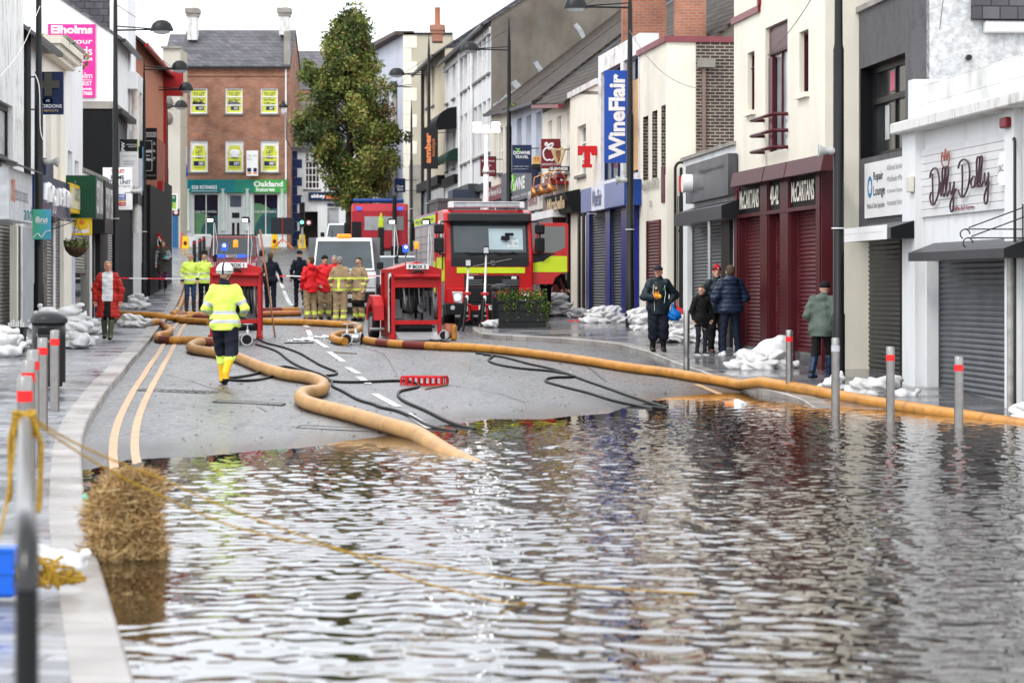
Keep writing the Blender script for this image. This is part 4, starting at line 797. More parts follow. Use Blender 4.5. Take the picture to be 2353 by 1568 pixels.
# ---- centre: the end of the street
b = Bld('brick_office', 'three storey red brick building facing down the street with a teal and green shopfront', FB(143), 413, 666)
zt = b.z(500, 152); o2 = [b.R(p, 203, q, 261) for p, q in ((437, 476), (518, 557), (599, 638))]; o1 = [b.R(p, 324, q, 395) for p, q in ((437, 477), (518, 559), (599, 640))]
os_ = [b.R(443, 444, 503, 541), b.R(580, 444, 640, 541), b.R(523, 444, 559, 566)]
b.wall(zt, B_red, o1+o2+os_, rev=.16, mrev=W_white); b.body(7, zt, B_red, flat=False)
b.roof(zt, 7, 2.2, SLATE, over=.15, mend=B_red, yr=3.4)
blk = (.02, .03, .05)
for i, o in enumerate(o2+o1):
    up = i < 3; w_ = b.win(o, rev=.1, bars=(1, 2 if not up else 3), fw=.07, sm=T_sill)
    a, c, d, e = o; h = e-d
    if up:
        MB().box(a+.08, c-.08, .102, .106, d+.07, e-.12, K_lem).build('poster', w_); pz = lambda f0, f1: (d+h*f0, d+h*f1)
        for t, f0, f1 in (('TO LET', .70, .84), ('2nd Floor', .50, .60), ('Offices', .36, .45)): text(t, a+.16, c-.16, *pz(f0, f1), K_navy, w_, y=.10, bold=.02)
        MB().box(a+.28, c-.2, .092, .1, d+h*.14, d+h*.28, K_navy).build('poster_logo', w_); text('OKT', a+.45, c-.25, d+h*.165, d+h*.255, K_wht, w_, y=.09, bold=.03)
        if i < 2: g = MB().prism([(a+.1, d+h*.36), (a+.15, d+h*.5), (a+.5, d+h*.47), (a+.55, d+h*.52), (c-.12, d+h*.40), (c-.12, d+h*.36)], .085, .088, GL).build('torn_gap', w_)
    else:
        MB().prism([(a+.1, d+.08), (a+.1, d+h*.5), (a+.08, d+h*.62), (a+.2, d+h*.78), (a+.2, d+h*.86), (c-.2, d+h*.86), (c-.2, d+h*.78), (c-.08, d+h*.62), (c-.1, d+h*.5), (c-.1, d+.08)], .1, .104, K_lem).build('poster', w_)
        MB().box(a+.06, c-.06, .106, .112, d+.06, e-.06, K_wht).build('white_backing', w_)
        for t, f0, f1 in (('TO', .74, .82), ('LET', .60, .70), ('1st Floor', .50, .57), ('Offices', .42, .48)):
            if i == 4 and t in ('LET', 'TO'): continue
            text(t, a+.3, c-.3, d+h*f0, d+h*f1, K_navy, w_, y=.098, bold=.02)
        MB().box(a+.18, c-.18, .09, .098, d+h*.2, d+h*.35, K_navy).build('poster_logo', w_); text('OKT', a+.45, c-.22, d+h*.225, d+h*.325, K_wht, w_, y=.088, bold=.03); text('028 9024 8181', a+.2, c-.2, d+h*.12, d+h*.16, K_navy, w_, y=.098)
        if i == 4: MB().ell(((a+c)/2, .09, d+h*.62), (.33, .02, .2), K_wht, 10, 6).build('faded_patch', w_)
    # soldier course above
    MB().box(a-.05, c+.05, -.012, -.001, e+.02, e+.32, brickmat('soldier_brick', (.40, .16, .10), (.30, .11, .07), (.26, .2, .17), bw=.075, bh=.4, off=0)).build('lintel', b.r)
MB().box(0, b.W, -.06, -.001, zt-.55, zt-.42, B_red).box(0, b.W, -.09, -.061, zt-.25, zt-.05, B_red).build('string_course', b.r)
fz0, fz1 = b.z(500, 443), b.z(500, 413); fa = MB().box(b.x(422), b.x(540), -.3, -.002, fz0, fz1, K_teal).box(b.x(540), b.x(585), -.3, -.002, fz0, fz1, mat('sign_teal_green', (.01, .24, .16), rough=.35)).box(b.x(585), b.x(659), -.3, -.002, fz0, fz1, mat('sign_leaf_green', (.06, .36, .07), rough=.35)).build('fascia', b.r)
text('028 95704055', b.x(442), b.x(500), b.z(1, 435), b.z(1, 426.5), K_wht, fa, y=-.302, bold=.02); text('oaklandinsurance.co.uk', b.x(442), b.x(500), b.z(1, 440.5), b.z(1, 437), K_wht, fa, y=-.302)
text('Oakland', b.x(584), b.x(651), b.z(1, 429.5), b.z(1, 416.5), K_wht, fa, y=-.302, bold=.03); text('Insures', b.x(590), b.x(632), b.z(1, 440), b.z(1, 431), K_wht, fa, y=-.302, bold=.03)
MB().box(b.x(418), b.x(659), -.1, -.002, 0, b.z(1, 541), W_white).build('stall_riser', b.r)
MB().box(b.x(418), b.x(443), -.12, -.002, b.z(1, 541), fz0, W_white).box(b.x(503), b.x(523), -.12, -.002, b.z(1, 541), fz0, W_white).box(b.x(559), b.x(580), -.12, -.002, b.z(1, 541), fz0, W_white).box(b.x(640), b.x(659), -.12, -.002, b.z(1, 541), fz0, W_white).build('pilaster', b.r)
g = MB()
for xx in (433, 513, 569, 649): g.lathe([(.13, 1.0), (.12, 3.2), (.17, 3.3)], mat('pale_green_column', (.58, .68, .62), rough=.5), c=(b.x(xx), -.2), n=10)
g.build('column', b.r)
dg_ = mat('tinted_window_green', (.12, .27, .14), rough=.2, var=.2); dt_ = mat('tinted_window_teal', (.04, .14, .15), rough=.2, var=.2)
for i, o in enumerate(os_[:2]):
    w_ = b.win(o, rev=.1, bars=(2, 1), sill=False, fw=.07, gm=mat('navy_glass', (.018, .02, .05), rough=.1, var=.3)); a, c, d, e = o; cx0 = a+.1 if i == 0 else a
    def dome(x0_, xc, r, m):
        P = [(max(a+.07, min(c-.07, xc+r*math.cos(k*pi/14))), d+.06+r*1.15*math.sin(k*pi/14)) for k in range(15)]; MB().prism(P, .095 if m is dg_ else .086, .098 if m is dg_ else .09, m).build('window_decal', w_)
    if i == 0: dome(0, a+.3, 1.05, dg_); dome(0, c-.1, .9, dt_)
    else: dome(0, a+.1, 1.5, dg_); dome(0, c-.1, 1.25, dt_)
    text('028 95704055', a+.1, c-.15, d+h*.0+1.25, d+1.36, K_wht, w_, y=.085)
a, c, d, e = os_[2]; dr = MB().box(a, c, .1, .14, d, e, W_white).build('door', b.r); MB().box(a+.12, c-.12, .092, .099, e-.75, e-.12, mat('grey_blue_glass', (.12, .15, .2), rough=.1)).box(a+.22, c-.22, .092, .099, d+1.55, d+1.85, GL).box(a+.22, a+.37, .092, .099, d+.4, d+1.3, GL).box(c-.37, c-.22, .092, .099, d+.4, d+1.3, GL).build('door_glass', dr)
g = MB(); xx = b.x(657); g.cyl((xx, -.08, 2.8), (xx, -.08, zt-.1), .05, T_wgut, n=8); g.build('downpipe', b.r)
MB().box(b.x(652), b.W, -.02, .6, zt-.05, b.z(1, 72), W_conc).build('skew', b.r)
stack(430, 452, 19, 92, 145, .9, 'tall stained white chimney near the left end of the slate roof of the brick building', m=W_stain, pots=1, cap=W_conc, group=None, pm=W_cream); stack(641, 663, 18, 80, 145, .9, 'tall stained white chimney at the right end of the slate roof of the brick building', m=W_stain, pots=1, cap=W_conc, pm=W_cream)
g = Bld('slate_wing', 'slate roofed wing behind the cream house left of the brick building', FB(146), 375, 414); zt = g.z(400, 152); g.wall(zt, W_cream2); g.body(7, zt, W_cream2, flat=False); g.roof(zt, 7, 2.0, SLATE, yr=3.3)
b = Bld('cream_house', 'plain pale cream gable end with a small stone pediment left of the brick building', FB(138), 374, 414)
zt = b.z(390, 112); b.wall(zt, W_beige); b.body(3, zt, W_beige); b.front.data.materials[0] = paint('cement_cream', (.55, .52, .45), dirtamt=.3); MB().box(-.08, b.W+.08, -.12, 0, zt-1.5, zt-1.4, W_cream2).box(-.1, b.W+.1, -.15, .1, zt, zt+.12, W_conc).build('pediment', b.r)
MB().box(b.x(396), b.x(409), -.06, -.002, 0, b.z(1, 480), mat('blue_door', (.02, .12, .28), rough=.4)).build('door', b.r)
for yy, k in ((238, 0), (262, 1)):
    g = MB(); g.tube([(b.x(383), -.02, b.z(1, yy)), (b.x(388), -.3, b.z(1, yy+4)), (b.x(393), -.5, b.z(1, yy-4))], .03, T_dark, 6); rr = root('satellite_dish', ('grey flat aerial panel on an arm' if k == 0 else 'round brown satellite dish below the aerial panel')+' on the cream gable end', 'satellite dish', (b.r.location.x+b.x(390), b.r.location.y-.5, b.zb+b.z(1, yy if k == 0 else yy+12))); rr2 = MB().tube([(0, .5, 0), (0, .1, 0)], .03, T_dark, 6).build('arm', rr)
    MB().lathe([(.02, .12), (.25, .06), (.34, 0), (.33, -.01), (.24, .04), (.02, .1)], T_sill if k == 0 else mat('dish_brown', (.25, .2, .17), rough=.5), n=16, caps=False).build('dish', rr, rot=(pi/2, 0, .9))
b = Bld('white_corner_shop', 'white corner building with blue quoins and a navy car insurance fascia', FB(144.5), 668, 860)
zt = b.z(700, 345); o = b.R(700, 370, 734, 434); od = b.R(688, 486, 730, 566); ow = b.R(752, 478, 778, 540); b.wall(zt, W_white, [o, od, ow], rev=.15); b.body(8, zt, W_white, flat=False, cop=.12, copm=T_dark); b.roof(zt, 8, 1.5, SLATE, gut=None)
b.win(o, bars=(4, 4), fw=.06); b.box('shop_window', ow, .1, .14, GLb); MB().box(od[0], od[1], 3, 3.2, 0, od[3]+.1, W_conc).build('passage', b.r)
g = MB()
for k in range(11):
    z0_ = zt*k/11; g.box(-.02, .62 if k % 2 else .36, -.03, -.001, z0_, z0_+zt/11-.02, W_navy)
g.build('quoin', b.r); fa = b.box('fascia', b.R(709, 442, 795, 461), -.2, -.002, K_navy); text('abbey', b.x(715), b.x(748), b.z(1, 457), b.z(1, 446), K_wht, fa, y=-.202, bold=.04); text('autoline', b.x(749), b.x(792), b.z(1, 457), b.z(1, 446), K_org, fa, y=-.202, bold=.04)
b.box('sign_panel', b.R(752, 467, 800, 473), -.1, -.002, K_navy)
b = Bld('grey_stone_house', 'grey blockwork gable with an orange ridge behind the white corner building', FB(152), 664, 790); zt = b.z(700, 215); b.wall(zt, B_stone); b.body(6, zt, B_stone, cop=.18, copm=B_chim)
b = Bld('far_slate_house', 'slate roofed house rising behind the tree', FB(160), 664, 884); zt = b.z(700, 205); b.wall(zt, W_cream2); b.body(8, zt, W_cream2, flat=False); b.roof(zt, 8, 2.6, SLATE)
b = Bld('far_white_house', 'small white house with dark roof seen between the tree and the quoined building', FB(158), 852, 905); zt = b.z(870, 205); b.wall(zt, W_white); b.body(8, zt, W_white, flat=False); b.roof(zt, 8, 1.4, SLATE)
m_back = brickmat('far_hedge', (.05, .07, .03), (.03, .05, .02), (.02, .03, .01), bw=.4, bh=.3)
# ---- left hand side, from the near end
W_white = paint('lit_white_render', (.86, .86, .86), dirtamt=.2); W_cream = paint('lit_cream_render', (.86, .82, .72), dirtamt=.15); W_stain = paint('stained_lit_render', (.82, .82, .80), dirt=(.14, .13, .10), dirtamt=.7, ds=(2.5, 2.5, .8))  # lighter copies for the left frontages: their stronger light put into the colour
def fascia_text(b, fa, t, xa, xb, z0, z1, m, y, **k): return text(t, b.x(xa), b.x(xb), z0, z1, m, fa, y=y, **k)
b = Bld('corner_shop', 'near left white building with black upstairs window frames and a stained wall top', FL, -160, 44)
zt = b.z(46, -40); ow = (b.x(-10), b.x(30), b.z(10, 365), b.z(10, 235)); os_ = (b.x(-40), b.x(36), .1, b.z(20, 500)); b.wall(zt, W_stain, [ow, os_], rev=.2); b.body(8, zt, W_white); b.win(ow, rev=.15, fm=T_dark, bars=(1, 1), fw=.12, gm=GLc)
b.shutter(os_, S_grey, y=.12); MB().box(b.x(40), b.x(44)+.0, -.1, -.002, 0, zt-.3, W_stain).build('pier', b.r)
fz0, fz1 = b.z(40, 508), b.z(40, 398); x1f = b.x(72)
F1 = Bld('corner_shop_front', 'white shop fascia box with orange lettering over grey frames at the left edge', FL, 22, 74, cat='shopfront'); F1.yo = -.62; fz0, fz1 = F1.z(22, 504), F1.z(22, 384)
_a, _c = F1.x(20), F1.x(74); F1.W = _c; fa = MB().box(_a, _c, -.62, -.002, fz0, fz1, mat('fascia_brushed_white', (.66, .68, .70), rough=.3, var=.2, vs=4)).build('fascia', F1.r, bevel=.01); text('fitted and supplied', _a+.9, F1.W-.8, fz0+.3, fz1-.3, K_gry, fa, y=-.622); text('ONE', _a+.3, _a+.9, fz0+.35, fz1-.2, K_org, fa, y=-.624, bold=.02); text('and', F1.W-1.4, F1.W-.1, fz0+.05, fz0+.35, K_teal, fa, y=-.622)
g = MB(); g.add([(_a, -.0, fz1+.3), (F1.W, 0, fz1+.3), (F1.W+.1, -.8, fz1+.02), (_a-.3, -.8, fz1+.02), (_a, 0, fz1+.35), (F1.W, 0, fz1+.35), (F1.W+.1, -.8, fz1+.06), (_a-.3, -.8, fz1+.06)], [(0, 1, 2, 3), (4, 7, 6, 5), (3, 2, 6, 7), (0, 3, 7, 4), (1, 5, 6, 2)], A_grey); g.build('awning_rail', F1.r, fixn=False)
F1.yo = 0; F1.W = 3.6; MB().box(0, .25, -.15, -.002, 0, fz0, W_cream).box(.5, .9, -.12, -.002, 0, fz0, A_grey).box(1.4, F1.W, -.1, -.002, 0, fz0, mat('pale_grey_door', (.42, .46, .48), rough=.4)).build('door_frame', F1.r)
b = Bld('white_house', 'plain white upper floor with a black downpipe behind the blue cross sign', FL, 44, 98)
zt = b.z(84, 89); ws = [(b.x(p), b.x(q), b.z(70, 420), b.z(70, 250)) for p, q in ((62, 70), (84, 90))]; b.wall(zt, W_white, ws); b.body(8, zt, W_white, flat=False); b.roof(zt, 8, 3, SLATE, over=.35); [b.win(o, gm=GLb) for o in ws]
g = MB(); g.cyl((b.x(50), -.12, 3.4), (b.x(50), -.12, zt), .08, T_gut, n=8); g.build('downpipe', b.r); MB().box(b.x(80), b.x(98), -.25, -.002, b.z(85, 500), b.z(85, 365), K_navy).build('fascia', b.r)
b.shutter((b.x(80), b.x(96), .15, b.z(85, 505)), S_grey, y=-.04)
b = Bld('cream_corniced_shop', 'cream building with a dentilled cornice growing weeds, above a navy and white charity fascia', FL, 98, 150)
zt = b.z(98, 100); ws = [(b.x(p), b.x(q), b.z(p, t), b.z(p, r)) for p, q, r, t in ((106, 117, 205, 480), (130, 139, 225, 485))]; b.wall(zt, W_cream, ws); b.body(8, zt, W_cream2, cop=.05); [b.win(o, gm=GLc) for o in ws]
g = MB().box(-.1, b.W+.05, -.45, .1, zt, zt+.18, W_cream2).box(-.05, b.W, -.25, -.002, zt-.25, zt, W_cream); n = 26
for k in range(n): g.box(b.W*k/n, b.W*(k+.5)/n, -.38, -.25, zt-.14, zt, W_cream)
g.build('cornice', b.r)
b.yo = -.4; fz0, fz1 = b.z(152, 504), b.z(152, 420); fa = MB().box(b.x(97), b.x(160), -.4, -.002, fz0, fz1, mat('glossy_navy_fascia', (.02, .04, .16), rough=.12, var=.4, vs=1.4)).build('fascia', b.r)
script([[(0, .1), (.04, .9), (.08, .1)], [(.12, .1), (.12, .9), (.2, .9), (.2, .1)], [(.3, .1), (.26, .5), (.3, .9), (.36, .5), (.3, .1)], [(.44, .0), (.44, .9)], [(.58, .1), (.58, .9), (.66, .5), (.58, .4)], [(.74, .1), (.74, .9), (.82, .9)], [(.9, .1), (.9, .9), (.98, .1), (.98, .9)]], b.x(100), b.x(157), fz0+.25, fz1-.2, K_wht, fa, -.42, r=.07); text('SHOP', b.x(120), b.x(130), fz0+.05, fz0+.6, K_wht, fa, y=-.403); b.yo = 0
for a, c in ((98, 112), (116, 128)): b.shutter((b.x(a), b.x(c), .2, fz0), S_grey, y=-.05)
MB().box(b.x(128), b.x(146), -.2, -.002, 0, fz0, W_cream).box(b.x(112), b.x(116), -.12, -.002, 0, fz0, W_white).build('pilaster', b.r)
b = Bld('white_parapet_shop', 'white flat parapet building with three tall windows right of the cream cornice', FL, 150, 190)
zt = b.z(190, 125); ws = [(b.x(p), b.x(q), b.z(p, t), b.z(p, r)) for p, q, r, t in ((156, 166, 345, 520), (172, 181, 368, 520))]; b.wall(zt, W_white, ws); b.body(8, zt, W_white, cop=.1); [b.win(o, gm=GLb) for o in ws]
b.yo = -.35; fz0, fz1 = b.z(162, 486), b.z(162, 420)
fa = MB().box(b.x(162), b.x(198), -.35, -.002, fz0, fz1, K_yel).build('fascia', b.r); MB().box(b.x(163), b.x(196), -.36, -.351, fz0+.1, fz1-.1, mat('pale_yellow_panel', (.70, .66, .42), rough=.4)).build('sign_panel', fa)
text('Cancer care', b.x(170), b.x(188), fz0+.3, fz0+.8, K_gry, fa, y=-.362); b.yo = 0
b.shutter((b.x(164), b.x(190), 1.6, fz0-.1), S_grey, y=-.05); MB().box(b.x(164), b.x(190), -.02, -.002, 0, 1.7, GL).box(b.x(150), b.x(162), -.12, -.002, 0, fz1, W_blue).build('shopfront', b.r)
b = Bld('single_storey_shops', 'row of single storey shops with green and black fascias', FL, 190, 262)
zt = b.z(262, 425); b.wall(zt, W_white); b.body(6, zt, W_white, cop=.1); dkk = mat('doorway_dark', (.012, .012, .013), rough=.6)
b.yo = -.75; fa = MB().box(b.x(220), b.x(237), -.75, -.002, b.z(220, 500), b.z(220, 403), mat('bottle_green', (.008, .09, .045), rough=.3)).build('fascia', b.r); text('CREDIT UNION', b.x(221), b.x(236), b.z(220, 490), b.z(220, 412), K_wht, fa, y=-.755, bold=.03)
b.yo = -.45; fa = MB().box(b.x(241), b.x(260), -.45, -.002, b.z(241, 535), b.z(241, 416), K_blk).build('fascia', b.r); text('FILTHY TEA', b.x(243), b.x(259), b.z(241, 500), b.z(241, 430), K_wht, fa, y=-.455, bold=.03); b.yo = 0
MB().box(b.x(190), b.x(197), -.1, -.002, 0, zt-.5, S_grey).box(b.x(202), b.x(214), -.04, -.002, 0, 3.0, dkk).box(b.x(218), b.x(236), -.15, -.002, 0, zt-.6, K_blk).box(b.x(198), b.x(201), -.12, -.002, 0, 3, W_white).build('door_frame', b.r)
b.shutter((b.x(237), b.x(255), .2, b.z(240, 520)), S_grey, y=-.05)
b = Bld('black_shop', 'black painted building whose blank side wall faces down the street', FL, 258, 292)
zt = b.z(258, 250); b.wall(zt, W_black); b.body(7, zt, W_black, cop=.22, copm=W_conc); MB().box(-.05, b.W, -.3, -.06, zt-.15, zt, T_gut).box(0, b.W, -.1, -.002, 0, 4, W_black).build('gutter', b.r); MB().box(-.03, -.002, 1.6, 2.0, 1, zt-.6, W_white).build('white_strip', b.r)
for k in range(3): b.win((1.2+k*1.6, 2.0+k*1.6, zt-2.2, zt-.6), sill=False) if 2+k*1.6 < b.W else None
# gabled white building with the pink hoarding
b = Bld('gabled_white_building', 'big white gable end carrying a pink hoarding, slate roofed', FL, 260, 300)
ze = b.z(260, 80); b.wall(ze, W_white); b.body(12, ze, W_white, flat=False); b.roof(ze, 12, 4.0, SLATE, over=.25, mend=W_white, yr=6)
s79 = FPX/b.F.p(260).y; gx = lambda px: (260-px)/s79; gz = lambda py: b.z(260, py)
h_ = link('hoarding', MB().box(0, gx(112)-gx(220), -.05, 0, 0, gz(57)-gz(225), K_pink).build('tmp', None).data, b.r, loc=(-.02, gx(112), gz(225)), rot=(0, 0, -pi/2)); bpy.data.objects.remove(bpy.data.objects['tmp'])
hw = gx(112)-gx(220); PX = lambda px: (px-112)/108*hw; PZ_ = lambda py: gz(py)-gz(225)
for t, xa, ya, xb, yb in (('Elholms', 119, 79, 213.5, 60), ('in your', 140, 106, 213.5, 90), ('hands', 150, 128, 213, 108), ('1903-2004', 170, 141, 213, 132.5), ('Elholm', 160, 181, 213, 168), ('B.Sc. M.C.Optom', 150, 187, 212, 182.5), ('OPTOMETRIST', 140, 198, 212, 188), ('Downpatrick', 150, 210, 213, 202), ('028 4461 7665', 150, 219.5, 213, 211)):
    text(t, PX(xa), PX(xb), PZ_(ya), PZ_(yb), K_wht, h_, y=-.052, bold=.04 if t in ('Elholms', '1903-2004', '028 4461 7665', 'Downpatrick') else .01)
b = Bld('slate_tower_block', 'tall building with steep slate side rising beyond the white gable', FL, 292, 312)
zt = b.z(304, -30); b.wall(zt, W_white); b.body(9, zt, W_white, mend=SLATE); MB().box(-.06, -.002, -.02, .55, 0, zt, W_white).build('pier', b.r)
g = MB(); 
for xx, a, c in ((297, 170, 350), (307, 215, 460)): g.cyl((b.x(xx), -.2, 2.5), (b.x(xx), -.2, b.z(xx, a)), .13, mat('rusty_white_downpipe', (.72, .70, .66), rough=.5, var=.2, dirt=(.62, .22, .06), dirtamt=.95, ds=(2, 2, .5)), n=10)
g.build('downpipe', b.r); MB().box(0, b.W, -.3, -.002, b.z(305, 215), b.z(305, 178), W_white).build('cornice', b.r)
for k in range(3): b.win((b.x(299+k*3), b.x(301+k*3), b.z(300, 420), b.z(300, 300)), sill=False, rev=-.02)
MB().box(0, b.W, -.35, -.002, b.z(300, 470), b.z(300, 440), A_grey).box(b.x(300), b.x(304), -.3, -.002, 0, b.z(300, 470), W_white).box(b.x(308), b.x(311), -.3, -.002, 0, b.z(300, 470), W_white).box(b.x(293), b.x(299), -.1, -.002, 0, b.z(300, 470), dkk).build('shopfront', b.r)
b = Bld('terracotta_building', 'orange red rendered and brick building with red bargeboards and an old slate roof', FL, 312, 376)
ze = b.z(379, 165); b.wall(ze, W_terra); b.body(9, ze, B_orange, flat=False); b.roof(ze, 9, 3.0, SLATE2, over=.3, mend=W_terra, gut=T_red, yr=4); MB().box(0, b.W*.9, -.15, -.002, 0, b.z(330, 300), B_orange).build('brick_lower_wall', b.r)
MB().box(-.1, b.W+.1, 3.9, 4.1, ze+3.05, ze+3.2, B_chim).build('ridge_tiles', b.r); g = MB(); g.box(b.W-.15, b.W+.1, -.75, .1, ze-1.0, ze-.05, T_red, ty=0).box(b.W-.1, b.W+.05, -.12, -.002, 3, ze, T_red); g.build('red_bracket', b.r)
MB().box(b.x(318), b.x(352), -.4, -.002, 0, b.z(330, 430), W_black).box(b.x(355), b.x(374), -.35, -.002, 0, b.z(360, 420), W_black).box(b.x(352), b.x(355), -.35, -.002, 0, b.z(360, 420), T_red).build('shopfront', b.r)
# ------------------------------------------------------------------ smooth bodies: union of tapered limbs meshed as one surface
def surfnet(f, lo, hi, h):
    lo = np.array(lo, float); hi = np.array(hi, float); n = np.ceil((hi-lo)/h).astype(int)+1
    ax = [lo[i]+h*np.arange(n[i]) for i in range(3)]
    P = np.stack(np.meshgrid(*ax, indexing='ij'), -1).astype(np.float32)
    V = f(P.reshape(-1, 3)).reshape(n); I = V < 0
    c = sum(I[a:n[0]-1+a, b:n[1]-1+b, d:n[2]-1+d].astype(np.int8) for a in (0, 1) for b in (0, 1) for d in (0, 1))
    act = (c > 0) & (c < 8); idx = -np.ones(act.shape, dtype=np.int64); cells = np.argwhere(act); idx[act] = np.arange(len(cells))
    acc = np.zeros((len(cells), 3)); cnt = np.zeros(len(cells))
    cor = [(a, b, d) for a in (0, 1) for b in (0, 1) for d in (0, 1)]
    for p in cor:
        for k in range(3):
            if p[k]: continue
            q = list(p); q[k] = 1
            vp = V[cells[:, 0]+p[0], cells[:, 1]+p[1], cells[:, 2]+p[2]]; vq = V[cells[:, 0]+q[0], cells[:, 1]+q[1], cells[:, 2]+q[2]]
            m = (vp < 0) != (vq < 0); t = np.where(m, vp/np.where(m, vp-vq, 1), 0); pos = np.tile(np.array(p, float), (len(cells), 1)); pos[:, k] += t
            acc += pos*m[:, None]; cnt += m
    VV = lo+h*(cells+acc/np.maximum(cnt, 1)[:, None]); F = []
    for k in range(3):
        sl0 = [slice(None)]*3; sl1 = [slice(None)]*3; sl0[k] = slice(0, -1); sl1[k] = slice(1, None)
        a, b = I[tuple(sl0)], I[tuple(sl1)]; u, v = [(1, 2), (2, 0), (0, 1)][k]
        for flip, m in ((0, a & ~b), (1, ~a & b)):
            e = np.argwhere(m); e = e[(e[:, u] > 0) & (e[:, v] > 0) & (e[:, u] < n[u]-1) & (e[:, v] < n[v]-1)]
            if not len(e): continue
            du = np.zeros(3, int); du[u] = 1; dv = np.zeros(3, int); dv[v] = 1
            g = lambda w: idx[w[:, 0], w[:, 1], w[:, 2]]
            q = np.stack([g(e-du-dv), g(e-dv), g(e), g(e-du)], 1)
            F.append(q[:, ::-1] if flip else q)
    F = np.concatenate(F) if F else np.zeros((0, 4), int)
    return VV, F[(F >= 0).all(1)]
def smin(a, b, k):
    if k <= 0: return np.minimum(a, b)
    h = np.clip(.5+.5*(b-a)/k, 0, 1); return b*(1-h)+a*h-k*h*(1-h)
def cap(a, b, ra, rb, ys=1.0):
    a = np.array(a, dtype=np.float32); b = np.array(b, dtype=np.float32); s = np.array([1, 1/ys, 1], dtype=np.float32)
    def f(P):
        A = a*s; B = b*s; Q = P*s; ab = B-A; t = np.clip((Q-A)@ab/max(ab@ab, 1e-9), 0, 1)
        return (np.sqrt(((Q-A-t[:, None]*ab)**2).sum(1))-(ra+(rb-ra)*t))*min(1, ys+.15)
    f.bb = (np.minimum(a, b)-max(ra, rb)*1.05, np.maximum(a, b)+max(ra, rb)*1.05); return f
def ellp(c, r, M=None):
    c = np.array(c, dtype=np.float32); r = np.array(r, dtype=np.float32)
    def f(P):
        Q = P-c
        if M is not None: Q = Q@M
        d = np.sqrt(((Q/r)**2).sum(1)); return (d-1)*r.min()
    R = np.full(3, r.max()) if M is not None else r
    f.bb = (c-R*1.05, c+R*1.05); return f
def union(fs, k=.03, noise=0, nf=20, seed=0):
    r = np.random.default_rng(seed); ph = r.random(6)*6
    def f(P):
        d = fs[0](P)
        for g in fs[1:]: d = smin(d, g(P), k)
        if noise: d = d+noise*(np.sin(P[:, 0]*nf*1.1+P[:, 2]*nf*.7+ph[0])*np.sin(P[:, 2]*nf*1.3-P[:, 1]*nf+ph[1])+.6*np.sin(P[:, 2]*nf*2.1+P[:, 0]*nf*.9+ph[2]))
        return d
    f.bb = (np.min([g.bb[0] for g in fs], 0), np.max([g.bb[1] for g in fs], 0)); return f
def mesh_sdf(name, f, h, mats, fmf=None, smooth=True, bb=None, cut=None):
    lo, hi = bb or f.bb; g = f if cut is None else (lambda P: np.maximum(f(P), cut(P)))
    V, F = surfnet(g, np.array(lo)-2*h, np.array(hi)+2*h, h)
    fm = None
    if fmf is not None: fm = fmf(V[F].mean(1))
    return fastmesh(name, V, F, mats, fm, smooth)
def mix_mesh(name, parts, mats, fm=None):
    Vs, Fs, o = [], [], 0
    for V, F in parts: Vs.append(V); Fs.append(F+o); o += len(V)
    return fastmesh(name, np.concatenate(Vs), np.concatenate(Fs), mats, fm)
J0 = dict(pel=(0, 0, .95), chest=(0, 0, 1.28), neck=(0, .01, 1.46), head=(0, -.01, 1.625), hL=(.09, 0, .92), hR=(-.09, 0, .92), sL=(.165, 0, 1.40), sR=(-.165, 0, 1.40), eL=(.26, .03, 1.14), eR=(-.26, .03, 1.14),
          wL=(.25, -.07, .90), wR=(-.25, -.07, .90), kL=(.10, -.03, .50), kR=(-.10, -.03, .50), aL=(.11, .03, .09), aR=(-.11, .03, .09))
SKIN = mat('skin', (.56, .32, .23), rough=.55, var=.08); SKIN2 = mat('ruddy_skin', (.58, .28, .20), rough=.55, var=.1)
H_dark = mat('dark_brown_hair', (.035, .022, .015), rough=.7, var=.3, vs=30, bump=.5, bs=90); H_grey = mat('grey_hair', (.28, .27, .26), rough=.7, var=.3, vs=30, bump=.5, bs=90); H_blond = mat('fair_hair', (.40, .27, .13), rough=.6, var=.3, vs=30, bump=.5, bs=90); H_red = mat('auburn_hair', (.20, .07, .03), rough=.6, var=.3, vs=30, bump=.5, bs=90); H_brown = mat('brown_hair', (.12, .075, .045), rough=.7, var=.3, vs=30, bump=.5, bs=90)
C = lambda n, c, **k: mat(n, c, **{**dict(rough=.8, var=.18, vs=7, bump=.5, bs=24), **k})
